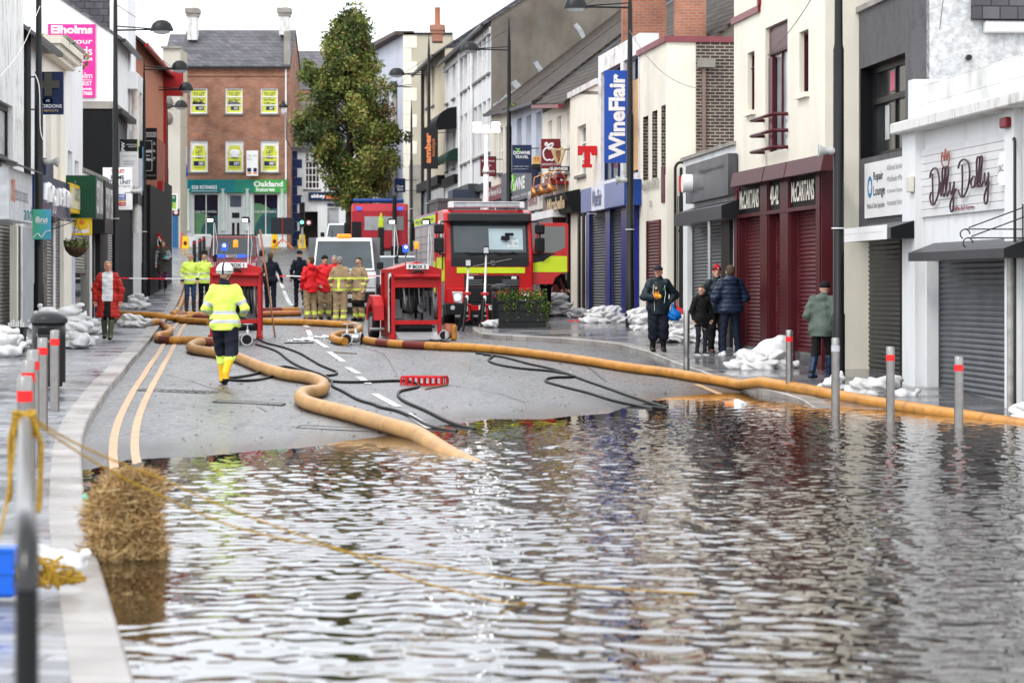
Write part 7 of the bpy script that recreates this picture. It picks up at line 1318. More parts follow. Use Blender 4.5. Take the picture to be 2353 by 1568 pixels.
heap(-40, 20, 838, 770, 45.5, 'white sandbag cut by the left edge of the picture', 'sandbags at the left edge', s=1.3); heap(160, 232, 737, 700, 59.5, 'white sandbag heaped behind the woman in the red coat', 'sandbags behind the red coat', s=1.1); heap(280, 322, 722, 694, 64.5, 'white sandbag right of the woman in the red coat', 'sandbags right of the red coat'); heap(290, 332, 678, 642, 79, 'white sandbag by the white drainpipes up the left pavement', 'sandbags by the white drainpipes', s=1.1)
heap(1253, 1305, 712, 660, 74, 'white sandbag stacked beside the open door of the fire engine', 'sandbags beside the engine door', s=1.15, depth=0); heap(1308, 1356, 726, 700, 72.5, 'white sandbag before the cream pub front', 'sandbags before the pub front', depth=0); heap(1345, 1438, 752, 708, 68, 'white sandbag against the blue shopfront', 'sandbags against the blue shopfront', s=1.15)
heap(1456, 1492, 764, 706, 63.2, 'white sandbag heaped right of the lamp post by the blue shopfront', 'sandbags right of the blue shopfront', s=1.1); heap(1545, 1640, 800, 738, 57.6, 'white sandbag heaped behind the boy and the red bobble hat', 'sandbags behind the boy', s=1.1, dens=1.1)
heap(1684, 1806, 838, 800, 47.6, 'white sandbag at the foot of the big polythene sack', 'sandbags round the big polythene sack', s=1.25, depth=0); heap(1886, 1960, 890, 852, 41.2, 'white sandbag left of the steel bollard in front of the black shutter', 'sandbags before the black shutter, left half', s=1.0, depth=0); heap(1955, 2080, 902, 862, 40.2, 'white sandbag in front of the black shutter of the dark grey shop', 'sandbags before the black shutter, right half', s=1.1, depth=0)
heap(2326, 2400, 944, 896, 35.5, 'white sandbag at the right edge of the picture', 'sandbags at the right edge', s=1.0, depth=0)
bag(gp(1135, 65.5), .4, 'single tied white sandbag at the kerb corner beside the planter', None, s=1.1); 
# large wrapped sack
p = gp(1755, 48.3); r = root('polythene_sack', 'huge clear polythene sack slumped against the maroon shutters', 'sack', p); fs = [ellp((0, 0, .18), (.48, .3, .22)), ellp((.18, .05, .36), (.32, .26, .22)), ellp((.32, .08, .45), (.16, .2, .2)), ellp((-.3, -.1, .14), (.2, .2, .16))]; f = union(fs, .12, .02, 13, 5); f.bb = (np.array([-.62, -.45, -.05]), np.array([.6, .45, .75])); link('sack', mesh_sdf('sack', f, .03, [m_bagc]), r)
for (x, y, Y, lab) in ((124, 1243, 15.6, 'plump white sandbag lying beside the yellow rope pile'), (60, 1238, 15.9, 'flattened white sandbag half hidden behind the rail')):
    p = gp(x, Y, .12); bag((p.x, p.y, max(p.z, .02)), -.5, lab, None, s=.75)

# ---- hoses
m_hose = mat('tan_hose', (.50, .22, .035), rough=.45, var=.22, vs=2.5, bump=.3, bs=40, dirt=(.12, .06, .03), dirtamt=.7, ds=(3, 3, 3)); m_hpale = mat('pale_tan_hose', (.45, .25, .09), rough=.45, var=.2, vs=2.5, dirt=(.18, .10, .05), dirtamt=.65, ds=(3, 3, 3)); m_hband = mat('wine_hose_band', (.20, .035, .025), rough=.5, var=.2); m_alu = mat('cast_aluminium', (.50, .51, .52), rough=.38, metal=.7, var=.25, vs=10); m_cab = mat('black_hose', (.014, .014, .015), rough=.5, var=.3, vs=8)
def spline(P, n=8):
    out = []
    for i in range(len(P)-1):
        p0, p1, p2, p3 = P[max(i-1, 0)], P[i], P[i+1], P[min(i+2, len(P)-1)]
        for k in range(n):
            t = k/n; out.append(.5*((2*p1)+(p2-p0)*t+(2*p0-5*p1+4*p2-p3)*t*t+(-p0+3*p1-3*p2+p3)*t**3))
    return out+[P[-1]]
def gsurf(X, Y):      # road or pavement, whichever is under the point
    z = float(zg(X, Y)); k = float(kerbx(Y)); 
    i = min(range(len(KL)), key=lambda j: abs(KL[j].y-Y)); kx = KL[i].x
    if X < kx: return z+.12
    i = min(range(1, len(KR)-1), key=lambda j: (KR[j].x-X)**2+(KR[j].y-Y)**2); d = KR[i+1]-KR[i-1]; v = Vector((X, Y))-KR[i]
    return z+.12 if d.x*v.y-d.y*v.x > .02 else z
def hosepath(px, r, n=8):
    P = []
    for q in px:
        x, y = q[:2]; X = G(x, y, r); lift = q[2] if len(q) > 2 else 0
        if gsurf(X.x, X.y) > float(zg(X.x, X.y))+.06 and n != 7: X = G(x, y, r+.12)
        P.append(Vector((X.x, X.y, 0)))
    S = spline(P, n); out = []
    zs = [gsurf(s.x, s.y)+r for s in S]
    for i in range(len(S)): a = zs[max(0, i-2):i+3]; out.append(Vector((S[i].x, S[i].y, sum(a)/len(a))))
    return out
def hose(name, label, px, r, m, bands=(), coup=(), lifts=(), cat='hose', n=8, group=None, parent=None, zfix=None):
    P = hosepath(px, r, n)
    if zfix: P = [Vector((p.x, p.y, zfix(i/len(P), p))) for i, p in enumerate(P)]
    rt = root(name, label, cat, P[0], 0, group); O = P[0]; g = MB(); g.tube([p-O for p in P], r, m, 14 if r > .05 else 8); g.build('hose_tube', rt)
    L = [0]
    for a, b_ in zip(P[:-1], P[1:]): L.append(L[-1]+(b_-a).length)
    def seg(a, b_):      # stretch of the hose between two sighted x positions, by fraction
        return [p-O for i, p in enumerate(P) if a <= i/(len(P)-1) <= b_]
    for a, b_ in bands:
        s_ = seg(a, b_)
        if len(s_) > 1: MB().tube(s_, r*1.03, m_hband, 14, caps=False).build('wine_band', rt)
    for c_ in coup:
        i = int(c_*(len(P)-1)); j = min(i+1, len(P)-1); d = (P[j]-P[max(i-1, 0)]).normalized(); q = P[i]-O; MB().tube([q-d*.09, q-d*.085, q+d*.085, q+d*.09], [r, r*1.22, r*1.22, r], m_alu, 14).tube([q-d*.02, q+d*.02], r*1.35, m_alu, 14).build('coupling', rt)
    return rt, P
hose('suction_hose', 'long pale tan hose snaking from the pump frame at the left down into the flood', [(482, 786), (455, 787), (438, 796), (452, 804), (500, 811), (545, 820), (600, 843), (660, 860), (712, 868), (742, 882), (735, 896), (700, 902), (692, 914), (715, 928), (790, 947), (870, 970), (950, 993), (1020, 1024), (1090, 1052), (1165, 1078), (1260, 1100)], .098, m_hpale, bands=[(.0, .035)], n=8, zfix=lambda t, p: (max(gsurf(p.x, p.y), -.2)+.098 if p.y > 31.5 else ((lambda b_: b_+(-.16-b_)*min(1, max(0, (t-.80)/.17)))(gsurf(p.x, p.y)+.098))))
hose('suction_hose', 'long orange tan hose running from the pump by the fire engine along the right kerb', [(838, 781), (870, 786), (930, 791), (1010, 795), (1100, 799), (1250, 815), (1400, 837), (1520, 853), (1600, 866), (1680, 879), (1760, 879), (1850, 894), (1950, 913), (2050, 930), (2150, 946), (2260, 962), (2360, 978), (2480, 1000)], .088, m_hose, bands=[(.055, .095), (.115, .155)])
hose('supply_hose', 'upper orange hose lying straight across the road behind the white helmet', [(268, 720), (300, 722), (380, 724), (440, 728), (520, 735), (610, 738), (700, 740), (770, 744), (812, 746), (826, 754), (815, 762), (780, 767), (763, 774), (775, 782), (792, 784)], .088, m_hose, bands=[(.22, .27)], coup=[.62])
hose('supply_hose', 'lower left hose with two wine bands doubling back beside the kerb', [(266, 731), (300, 739), (338, 741), (370, 748), (390, 757), (384, 766), (364, 770), (366, 778), (395, 781), (440, 781), (500, 784)], .088, m_hose, bands=[(.10, .15), (.30, .35), (.72, .80)], coup=[.2])
hose('supply_hose', 'thin looking orange hose rising up the hill along the left kerb behind the hi-vis pair', [(434, 630), (428, 650), (424, 672), (417, 690), (411, 706), (398, 713), (402, 720), (440, 722), (478, 726)], .08, m_hose, coup=[.55])
hose('supply_hose', 'short wine banded hose under the hi-vis pair', [(478, 722), (450, 723), (420, 724), (404, 728), (420, 735), (480, 739)], .088, m_hose, bands=[(.35, .6)])
hose('supply_hose', 'reddish hose crossing the road behind the pump frame, upper of two', [(590, 713), (640, 712), (686, 711)], .08, m_hose, bands=[(.1, .6)]); hose('supply_hose', 'reddish hose crossing the road behind the pump frame, lower of two', [(590, 722), (640, 720), (690, 719)], .088, mat('reddish_hose', (.42, .15, .06), rough=.45, var=.2))
# valves
def valve(x, y, label, rz=0, s=1):
    p = G(x, y, .0); r = root('hose_valve', label, 'valve', (p.x, p.y, p.z), rz); r.scale = (s, s, s); z = .13
    MB().tube([(-.05, .25, z), (-.02, .1, z), (0, -.02, z), (0, -.06, z), (0, -.061, z), (0, -.10, z)], [.1, .1, .12, .12, .135, .135], m_alu, 16).build('body', r); MB().cyl((0, -.105, z), (0, -.06, z), .105, mat('bore_dark', (.01, .01, .01), rough=.6), n=16).build('bore', r)
    MB().lathe([(.05, z+.1), (.04, z+.2), (.015, z+.22), (.012, z+.33)], m_alu, c=(0, .05), n=10).build('stem', r); MB().tube([(.11*math.cos(a), .05+.11*math.sin(a), z+.33) for a in [2*pi*i/12 for i in range(13)]], .013, m_alu, 6).tube([(-.11, .05, z+.33), (.11, .05, z+.33)], .01, m_alu, 5).build('hand_wheel', r)
    g = MB()
    for k in range(4): a = pi/4+k*pi/2; g.tube([(.13*math.cos(a), -.08, z+.13*math.sin(a)), (.16*math.cos(a), -.03, z+.16*math.sin(a))], .012, m_alu, 5)
    g.build('lug', r); return r
valve(568, 793, 'cast metal valve with open end and hand wheel below the left pump frame'); valve(797, 792, 'cast metal valve with open end and hand wheel in front of the fire crew'); valve(822, 790, 'second cast metal valve, where the right hose joins', 1.3); valve(548, 791, 'cast metal coupling valve half hidden behind the walking man', 1.2, .85)
def cable(label, pts, r=.022, crop_=None, grp=None):
    P = [crop_(*p) if crop_ else p for p in pts]; return hose('black_hose', label, P, r, m_cab, n=7)
cable('black hose from the left pump frame running to a kink by the white dashes', [(735, 300), (800, 335), (880, 355), (960, 378), (1040, 410), (1100, 445), (1160, 480), (1230, 510), (1275, 530), (1265, 548), (1210, 555)], crop_=cR)
cable('black hose looping from the yellow boots over the tan hose past the crate', [(555, 570), (640, 560), (740, 540), (830, 508), (920, 495), (1000, 508), (1080, 535), (1160, 562), (1240, 590), (1340, 598), (1500, 595), (1650, 590), (1760, 592), (1820, 615), (1815, 632), (1760, 645), (1700, 660), (1690, 690), (1740, 730), (1820, 765), (1900, 800), (2000, 850), (2100, 888), (2200, 912)], crop_=cR)
cable('black hose twisting down the road between the dashes and the tan hose into the water', [(735, 345), (820, 370), (890, 400), (940, 440), (1000, 480), (1080, 515), (1180, 550), (1240, 590), (1250, 625), (1320, 660), (1420, 715), (1520, 745), (1580, 768), (1680, 790), (1780, 830), (1880, 885), (1990, 915), (2080, 930)], crop_=cR)
cable('lower black hose looping from behind the yellow boots under the upper one', [(555, 582), (640, 588), (760, 580), (880, 548), (960, 520), (1060, 530), (1130, 560), (1200, 580)], crop_=cR)
cable('upper black hose slanting from the right hand tan hose into the flood', [(180, 72), (260, 82), (360, 108), (460, 130), (560, 165), (660, 200), (760, 235), (850, 265), (920, 285)], crop_=cT); cable('bent black hose with a sharp loop near the right hand tan hose', [(150, 66), (215, 75), (200, 95), (240, 112), (340, 128), (450, 138), (530, 152), (535, 162), (450, 165), (432, 180), (500, 200), (600, 225), (700, 255), (790, 275), (860, 290)], crop_=cT)
# ---- small things on the road
p = G(975, 884); r = root('plastic_crate', 'red plastic bread crate lying on its face on the road', 'crate', (p.x, p.y, p.z), -.28); W, D, Hh = .68, .40, .15; g = MB(); n = 7
g.box(-W/2, W/2, -D/2, D/2, Hh-.015, Hh, K_red) if False else None
for (xa, xb, ya, yb) in ((-W/2, W/2, -D/2, -D/2+.015), (-W/2, W/2, D/2-.015, D/2), (-W/2, -W/2+.015, -D/2+.015, D/2-.015), (W/2-.015, W/2, -D/2+.015, D/2-.015)):
    g.box(xa, xb, ya, yb, 0, .02, K_red).box(xa, xb, ya, yb, Hh-.03, Hh, K_red); L = max(xb-xa, yb-ya)
    for k in range(n+1):
        if xb-xa > yb-ya: X = xa+(xb-xa)*k/n; g.box(X-.012, X+.012, ya, yb, .02, Hh-.03, K_red)
        elif k % 2 == 0: Y_ = ya+(yb-ya)*k/n; g.box(xa, xb, Y_-.012, Y_+.012, .02, Hh-.03, K_red)
g.build('sides', r); g = MB()
for k in range(9): Y_ = -D/2+.03+(D-.06)*k/8; g.box(-W/2+.015, W/2-.015, Y_-.008, Y_+.008, Hh-.012, Hh-.002, K_red)
for k in range(12): X = -W/2+.03+(W-.06)*k/11; g.box(X-.007, X+.007, -D/2+.015, D/2-.015, Hh-.026, Hh-.013, K_red)
g.build('slatted_base', r)
m_wd = mat('weathered_wood', (.25, .16, .09), rough=.8, var=.3)
def stick(a, c, label, r_=.012, name='stick', cat='stick', m=m_wd, z0=0, z1=0):
    A, B = G(*a, 0), G(*c, 0); A.z += r_+z0; B.z += r_+z1; o = MB().tube([(0, 0, 0), tuple(B-A)], r_, m, 6).build(name, None, loc=tuple(A)); props(o, label, cat); return o
stick(cR(1870, 652), cR(2020, 620), 'brown metal bar lying beside the red crate', .014, 'metal_bar', 'bar'); stick(cR(1255, 402), cR(1410, 412), 'thin wooden lath by the white dashes'); stick(cR(925, 342), cR(1120, 340), 'flat dark strip on the road behind the black hoses', .016, 'dark_strip', 'strip', T_dark); stick(cR(150, 345), cR(280, 348), 'thin red stick by the lower left hose', .01)
q = G(632, 775); pl = MB().tube([(0, 0, 0), ((595-632)/1.0*61/FPX, .2, 2.55)], [.02, .024], mat('hoe_handle', (.42, .20, .09), rough=.6, var=.3), 8).build('shaft', None, loc=tuple(q)); pl.name = 'wooden_pole'; props(pl, 'long wooden pole leaning on the left pump frame', 'pole')
q = np.random.default_rng(11); V = []; F = []; mi_ = []
for k in range(900):
    y_ = q.uniform(770, 1060); x_ = q.uniform(330, 1700)
    if q.random() < .45: x_, y_ = q.uniform(330, 1150), q.uniform(768, 800)
    P = G(x_, y_); 
    if P.z < .01: continue
    s_ = q.uniform(.008, .03)*(2 if q.random() < .06 else 1); a = q.uniform(0, 6.28); c, s = math.cos(a)*s_, math.sin(a)*s_; z = P.z+.004+.006; o_ = len(V); V += [(P.x-c, P.y-s, P.z+.004), (P.x+s*.6, P.y-c*.6, z), (P.x+c, P.y+s, P.z+.004), (P.x-s*.6, P.y+c*.6, z+.006)]; F.append((o_, o_+1, o_+2, o_+3)); mi_.append(int(q.integers(0, 3)))
o = link('leaf_litter', fastmesh('leaf_litter', V, F, [mat('dead_leaf', (.07, .025, .015), rough=.6), mat('grit', (.05, .05, .05), rough=.6), mat('pale_leaf', (.30, .16, .07), rough=.6)], mi_, smooth=False)); props(o, 'dead leaves and grit scattered over the wet road', 'litter', kind='stuff')
for (x, y, lab, s_) in ((1180, 305, 'crumpled white plastic sheet in the road left of the hose valve', 1.0), (1040, 322, 'flat white plastic scrap near the white dashes', .9), (1270, 337, 'small white plastic scrap beside the valve', .4)):
    P = G(*cR(x, y)); f = union([ellp((0, 0, .02), (.3*s_, .12*s_, .03)), ellp((.15*s_, .03, .03), (.14*s_, .1*s_, .05))], .03, .012, 30, 4); props(link('plastic_sheet', mesh_sdf('plastic_sheet', f, .02, [m_bagc]), None, P), lab, 'plastic sheet')
def rag(x, y, lab, m, s_=1, f_=zp, name='rag', cat='rag', hh=.06):
    P = G(x, y, 0, f_); f = union([ellp((0, 0, .02), (.35*s_, .16*s_, hh)), ellp((.25*s_, .03, .03), (.18*s_, .12*s_, hh)), cap((-.3*s_, 0, .02), (-.5*s_, .1, .02), .03, .02)], .04, .018, 22, int(x)); props(link(name, mesh_sdf(name, f, .02, [m]), None, P), lab, cat)
rag(1545, 752+20, 'black plastic and brown sack crumpled by the gateway', C_blk, 1.2); rag(1532, 790, 'small black rag near the feet of the man in the cap', C_blk, .6); rag(1285, 728, 'black and red sheet dropped beside the open engine door', C_blk, 1.4, hh=.04); rag(1345, 733, 'brown sack lying before the pub front', C_brn, .8); rag(1322, 740, 'red cloth edge lying on the right pavement', C_redj, .5, hh=.03)
P = G(1690, 928); f = union([ellp((0, 0, .0), (.14, .08, .05)), ellp((.06, 0, .02), (.07, .06, .045))], .03, .01, 30, 1); o = link('floating_bag', mesh_sdf('floating_bag', f, .012, [m_bagc, K_org], lambda c: ((c[:, 0] < -.03)).astype(int)), None, (1690-CX and (1690-CX)*39.0/FPX, 39.0, .0)); props(o, 'white and orange plastic bag floating at the flood edge', 'plastic bag')
# red and white tape
m_tape = bpy.data.materials.new('barrier_tape'); m_tape.use_nodes = True; t_ = m_tape.node_tree; tcn = t_.nodes.new('ShaderNodeTexCoord'); wv = t_.nodes.new('ShaderNodeTexWave'); wv.inputs['Scale'].default_value = .35; wv.wave_profile = 'SIN'; r_ = t_.nodes.new('ShaderNodeValToRGB'); r_.color_ramp.interpolation = 'CONSTANT'; r_.color_ramp.elements[0].color = (.75, .02, .03, 1); r_.color_ramp.elements[1].color = (.8, .8, .8, 1); r_.color_ramp.elements[1].position = .5; t_.links.new(tcn.outputs['Object'], wv.inputs[0]); t_.links.new(wv.outputs[0], r_.inputs[0]); t_.links.new(r_.outputs[0], t_.nodes['Principled BSDF'].inputs[0])
def tape(pts, Ys, label, w=.035):
    P = [at(x, y, Y) for (x, y), Y in zip(pts, Ys)]; P = spline(P, 8); g = MB(); V = []
    for p in P: V += [tuple(p-P[0]), tuple(p-P[0]+Vector((0, .005, w)))]
    g.add(V, [(2*i, 2*i+1, 2*i+3, 2*i+2) for i in range(len(P)-1)], m_tape); props(g.build('barrier_tape', None, loc=tuple(P[0]), fixn=False), label, 'barrier tape')
tape([(275, 640), (340, 641), (420, 641)], [76, 77, 78], 'red and white tape strung across the left pavement'); tape([(640, 636), (670, 635), (700, 637)], [78, 78, 78], 'red and white tape crossing the road between the crew'); tape([(845, 636), (870, 635), (890, 637)], [78, 78, 76], 'red and white tape at the right of the white van')
tape([(1551, 690), (1556, 715), (1568, 722), (1560, 745), (1552, 790)], [60.5]*5, 'torn red and white tape hanging from the black gateway', .12)
# straw bale
r = root('straw_bale', 'loose straw bale standing in the flood edge with ropes passing over it', 'straw bale', (-2.52, 17.0, -.05), .35); m_str = [mat('straw', (.46, .29, .115), rough=.9, var=.3, vs=12), mat('straw_dark', (.24, .135, .05), rough=.9, var=.3), mat('straw_pale', (.60, .44, .22), rough=.9, var=.2)]
MB().hexa([(-.19, -.13, 0), (.12, -.13, 0), (.12, .13, 0), (-.19, .13, 0), (-.12, -.1, .52), (.17, -.1, .52), (.17, .1, .52), (-.12, .1, .52)], mat('straw_core', (.14, .08, .03), rough=1, var=.5, vs=18, bump=1, bs=30)).build('packed_core', r, bevel=.05, seg=3)
q = np.random.default_rng(21); n = 9000; V = np.zeros((n*4, 3)); face = q.integers(0, 5, n); u, v = q.uniform(-1, 1, n), q.uniform(0, 1, n); Cc = np.zeros((n, 3)); Nn = np.zeros((n, 3)); tp = .235-.03*v
Cc[face == 0] = np.stack([u*.20, np.full(n, -.15), v*.56], 1)[face == 0]; Cc[face == 1] = np.stack([np.full(n, -.19), u*.15, v*.56], 1)[face == 1]; Cc[face == 2] = np.stack([np.full(n, .18), u*.15, v*.56], 1)[face == 2]; Cc[face == 3] = np.stack([u*.17, (v*2-1)*.14, np.full(n, .55)], 1)[face == 3]; Cc[face == 4] = np.stack([u*.21, np.full(n, -.16), v*.3], 1)[face == 4]
Nn[(face == 0) | (face == 4)] = (0, -1, 0); Nn[face == 1] = (-1, 0, 0); Nn[face == 2] = (1, 0, 0); Nn[face == 3] = (0, 0, 1); D_ = q.normal(size=(n, 3))*np.array([1, 1, .55])+Nn*.25; D_ /= np.linalg.norm(D_, axis=1)[:, None]; Ln = q.uniform(.04, .16, n)[:, None]; Sd = np.cross(D_, q.normal(size=(n, 3))); Sd /= np.linalg.norm(Sd, axis=1)[:, None]; Sd *= .0020
Cc += Nn*np.abs(q.normal(0, .026, n))[:, None]; low = Cc[:, 2] < .12; Cc[low] += Nn[low]*.05; hz_ = Cc[:, 2]; pk = 1-.22*np.abs((hz_-.28)/.28)**3; Cc[:, 0] = Cc[:, 0]*pk+.11*(hz_-.25)+.02*np.sin(hz_*14); Cc[:, 1] *= pk; V[0::4] = Cc-D_*Ln*.5-Sd; V[1::4] = Cc-D_*Ln*.5+Sd; V[2::4] = Cc+D_*Ln*.5+Sd; V[3::4] = Cc+D_*Ln*.5-Sd
link('loose_straw', fastmesh('loose_straw', V, np.arange(n*4).reshape(n, 4), m_str, q.integers(0, 3, n), smooth=False), r)
# guard rail near the camera, ropes, crate and rope pile
r = root('guard_rail', 'steel and black pedestrian rail at the near left with rope tied round its end', 'rail', (-1.30, 7.0, .03)); m_chr = mat('polished_steel', (.07, .07, .07), rough=.2, metal=.95, var=.05); far = Vector((-1.09, 5.8, 1.06))
MB().tube([(0, 0, -.1), (0, 0, .92)], .032, P_blk, 14).build('near_leg', r); MB().tube([(0, 0, .92), (0, .02, 1.03), (-.03, .14, 1.09), (-.06, .3, 1.10), tuple(far+Vector((.05, -.25, .02))), tuple(far+Vector((.01, -.08, -.02))), tuple(far+Vector((0, 0, -.14)))], .031, m_chr, 14).build('top_rail', r); MB().tube([tuple(far+Vector((0, 0, -.14))), (far.x, far.y, -.1)], .034, P_blk, 12).build('far_leg', r); MB().tube([tuple(far+Vector((.0, -.035, -.3))), tuple(far+Vector((0, -.035, -.75)))], .014, K_red, 6).build('red_reflector', r)
m_rope = mat('yellow_rope', (.58, .34, .03), rough=.7, var=.35, vs=40, bump=1, bs=160); K0 = Vector((-1.30, 7.0, .03))+far
g = MB()
for k in range(5): g.tube([(.05*math.cos(a), .05*math.sin(a), -.07+k*.025+.01*math.sin(a*2)) for a in [2*pi*i/12 for i in range(13)]], .014, m_rope, 6)
g.tube([(-.05, 0, 0), (-.07, 0, -.1), (-.065, -.02, -.35), (-.08, 0, -.4)], .013, m_rope, 6).tube([(.05, -.02, 0), (.09, -.03, -.12), (.08, -.03, -.42), (.07, -.03, -.45)], .013, m_rope, 6); o = g.build('rope_knot', None, loc=tuple(K0+Vector((0, 0, .02)))); props(o, 'yellow rope knotted round the end of the near rail, ends hanging', 'rope')
def rope(label, pts, Y0, Y1, r_=.0055):
    n = len(pts); P = [at(x, y, Y0+(Y1-Y0)*i/(n-1)) for i, (x, y) in enumerate(pts)]; P = spline(P, 8); o = MB().tube([p-P[0] for p in P], r_, m_rope, 6).build('rope', None, loc=tuple(P[0])); props(o, label, 'rope')
rope('upper yellow rope running from the rail over the straw bale far out across the water', [(62, 950), (150, 1005), (250, 1052), (370, 1099), (523, 1167), (709, 1235), (816, 1270), (977, 1295), (1209, 1334), (1400, 1350), (1600, 1362)], 12.8, 15.0); rope('lower yellow rope drooping from the rail across the straw bale to the water', [(62, 955), (160, 1025), (260, 1085), (370, 1138), (512, 1200), (673, 1243), (727, 1250), (816, 1275), (941, 1327), (1137, 1379), (1215, 1385)], 12.8, 14.55)
rope('thin yellow rope dropping from the rail to the pavement at the left edge', [(36, 960), (30, 1050), (10, 1180), (-10, 1260)], 12.8, 12.2, .007)
p = Vector(((132-CX)*14.6/FPX, 14.6, .07)); q = np.random.default_rng(5); P = []
for i in range(150): a = i*.62; rr = .02+.075*q.random()+.02*math.sin(i*.3); P.append(Vector(((rr*1.3)*math.cos(a)+.07*math.sin(i*.045)-.03, rr*.9*math.sin(a*1.03)+.18*math.cos(i*.021)-.05, .01+.20*(i/150)*abs(math.sin(i*.5))+.03*q.random())))
o = MB().tube(spline(P, 4), .0085, m_rope, 6).build('rope_pile', None, loc=tuple(p)); props(o, 'tangled pile of yellow rope on the pavement behind the rail', 'rope')
p = Vector(((-5-CX)*14.4/FPX, 14.4, .06)); r = root('plastic_crate', 'bright blue plastic crate cut by the left edge', 'crate', p); mb_ = mat('blue_crate_plastic', (.01, .12, .62), rough=.4); g = MB(); g.box(-.14, .10, -.1, .1, 0, .26, mb_, tx=-.005); g.build('tub', r, bevel=.01); g = MB(); [g.box(-.15, .11, -.108, .11, z_, z_+.02, mb_) for z_ in (.02, .13, .25)]; g.build('rim', r)
o = MB().ell((0, 0, 0), (.028, .02, .05), mat('mint_plastic', (.15, .5, .38), rough=.4), 8, 5).build('plastic_scrap', None, loc=((197-CX)*20.9/FPX, 20.9, .06)); props(o, 'small mint green plastic scrap hanging over the left kerb', 'litter')
# wires across the street
def wire(label, pts, Ys, r_=.008, m=None):
    P = spline([at(x, y, Y) for (x, y), Y in zip(pts, Ys)], 8); o = MB().tube([p-P[0] for p in P], r_, m or T_sill, 5).build('wire', None, loc=tuple(P[0])); props(o, label, 'wire')
wire('thin wire sagging across the cream buildings on the right', [cK(1510, -10), cK(1370, 200), cK(1180, 420), cK(950, 590), cK(760, 665), cK(600, 670), cK(400, 580), cK(235, 415), cK(108, 225)], [45, 48, 52, 55, 58, 60, 62, 64, 65]); wire('pale wire slanting from the top of the thick left lamp post', [cA(360, 50), cA(190, 440), cA(-10, 700)], [54.5, 52, 48], m=T_wgut); wire('pale cable hanging loose beside the thick left lamp post', [cA(300, 640), cA(350, 780), cA(360, 1150), cA(390, 1260)], [54.4]*4, m=T_wgut, r_=.012); wire('loose wire hanging down the roughcast wall', [cM(950, -5), cM(935, 110), cM(922, 230)], [41, 41, 41])
wire('faint wire across the brick building', [(410, 290), (480, 305), (560, 318), (640, 322), (720, 318)], [128]*5, r_=.01)
# wall lantern on the brick corner
p = at(651, 250, 142); r = root('wall_lantern', 'black wall lantern on the right corner of the brick building', 'lantern', p); MB().lathe([(.02, .45), (.1, .38), (.12, .28), (.3, .12), (.3, .1), (.14, .05)], P_blk, n=12).build('hood', r); MB().lathe([(.13, .05), (.11, -.25), (.04, -.3)], T_wgut, n=8).build('glass', r); MB().tube([(0, .1, 0), (.1, .4, -.2), (.1, .6, -1.6), (.4, .75, -2.2)], .03, P_blk, 6).build('bracket', r)
# aerial
o = MB().cyl((0, 0, 0), (0, 0, 1.6), .02, T_sill, n=5).box(-.2, .2, -.02, .02, 1.5, 1.54, T_sill).build('roof_aerial', None, loc=tuple(at(549, 62, 146))); props(o, 'thin aerial on the slate roof of the brick building', 'aerial')
# the tree
r = root('street_tree', 'tall conical broadleaf tree turning russet, at the end of the street', 'tree', gp(803, 120, 0)); m_bark = mat('bark', (.045, .035, .028), rough=.95, var=.3, bump=1); zt = CAMZ+(HY-35)*.02-r.location.z; q = random.Random(4); zl = CAMZ+(HY-445)*.02-r.location.z
MB().tube([(0, 0, 0), (.05, 0, zl), (0, 0, zt*.5), (.05, 0, zt*.8), (0, 0, zt-.4)], [.26, .2, .14, .07, .02], m_bark, 10).build('trunk', r)
def width(h):      # half width of the crown in metres by height fraction from the top
    pts = [(0, .45), (.06, .8), (.13, .95), (.22, 1.25), (.28, 1.6), (.43, 1.9), (.57, 2.35), (.68, 2.6), (.8, 2.1), (.9, 1.45), (1, 1.05)]; return float(np.interp(h, [a for a, _ in pts], [b_ for _, b_ in pts]))
g = MB(); tips = []
for k in range(110):
    h = k/110; z = zt-.3-(zt-.3-zl+.6)*h; a = k*2.4+q.random(); w_ = width(h)*q.uniform(.65, 1.08); cx0 = -.05*(h < .5)-.12*h+.75*max(0, h-.68)/.3; e_ = (cx0+w_*math.cos(a), w_*math.sin(a), z+.25*q.random()); g.tube([(0, 0, z-.5*w_), (e_[0]*.5, e_[1]*.5, z-.1*w_), e_], [.05*(.3+h), .03, .008], m_bark, 5); tips.append((e_, w_))
g.build('limbs', r)
qn = np.random.default_rng(9); C0 = []
for (e_, w_) in tips:
    for j in range(4): f_ = qn.uniform(.15, 1.0)**.6; C0.append((e_[0]*f_+qn.normal(0, .12), e_[1]*f_+qn.normal(0, .12), e_[2]+qn.normal(0, .15), .30+.10*qn.random()))
for _ in range(22): C0.append((-1.6+qn.normal(0, .35), qn.normal(0, .5), zt-(zt-zl)*.36+qn.normal(0, .35), .28))
for _ in range(8): C0.append((-2.0+qn.normal(0, .25), qn.normal(0, .4), zt-(zt-zl)*.68+qn.normal(0, .15), .28)); C0.append((2.1+qn.normal(0, .25), qn.normal(0, .4), zt-(zt-zl)*.66+qn.normal(0, .25), .28))
C0 = np.array(C0); n = 60000; ci = qn.integers(0, len(C0), n); off = qn.normal(size=(n, 3)); off /= np.linalg.norm(off, axis=1)[:, None]; off *= (qn.random(n)**.45)[:, None]*C0[ci, 3][:, None]*1.3; Cc = C0[ci, :3]+off
A = qn.normal(size=(n, 3)); A /= np.linalg.norm(A, axis=1)[:, None]; B = np.cross(A, qn.normal(size=(n, 3))); B /= np.linalg.norm(B, axis=1)[:, None]; S = qn.uniform(.055, .10, n)[:, None]; V = np.zeros((n*4, 3)); V[0::4] = Cc-A*S; V[1::4] = Cc+B*S*.6; V[2::4] = Cc+A*S; V[3::4] = Cc-B*S*.6
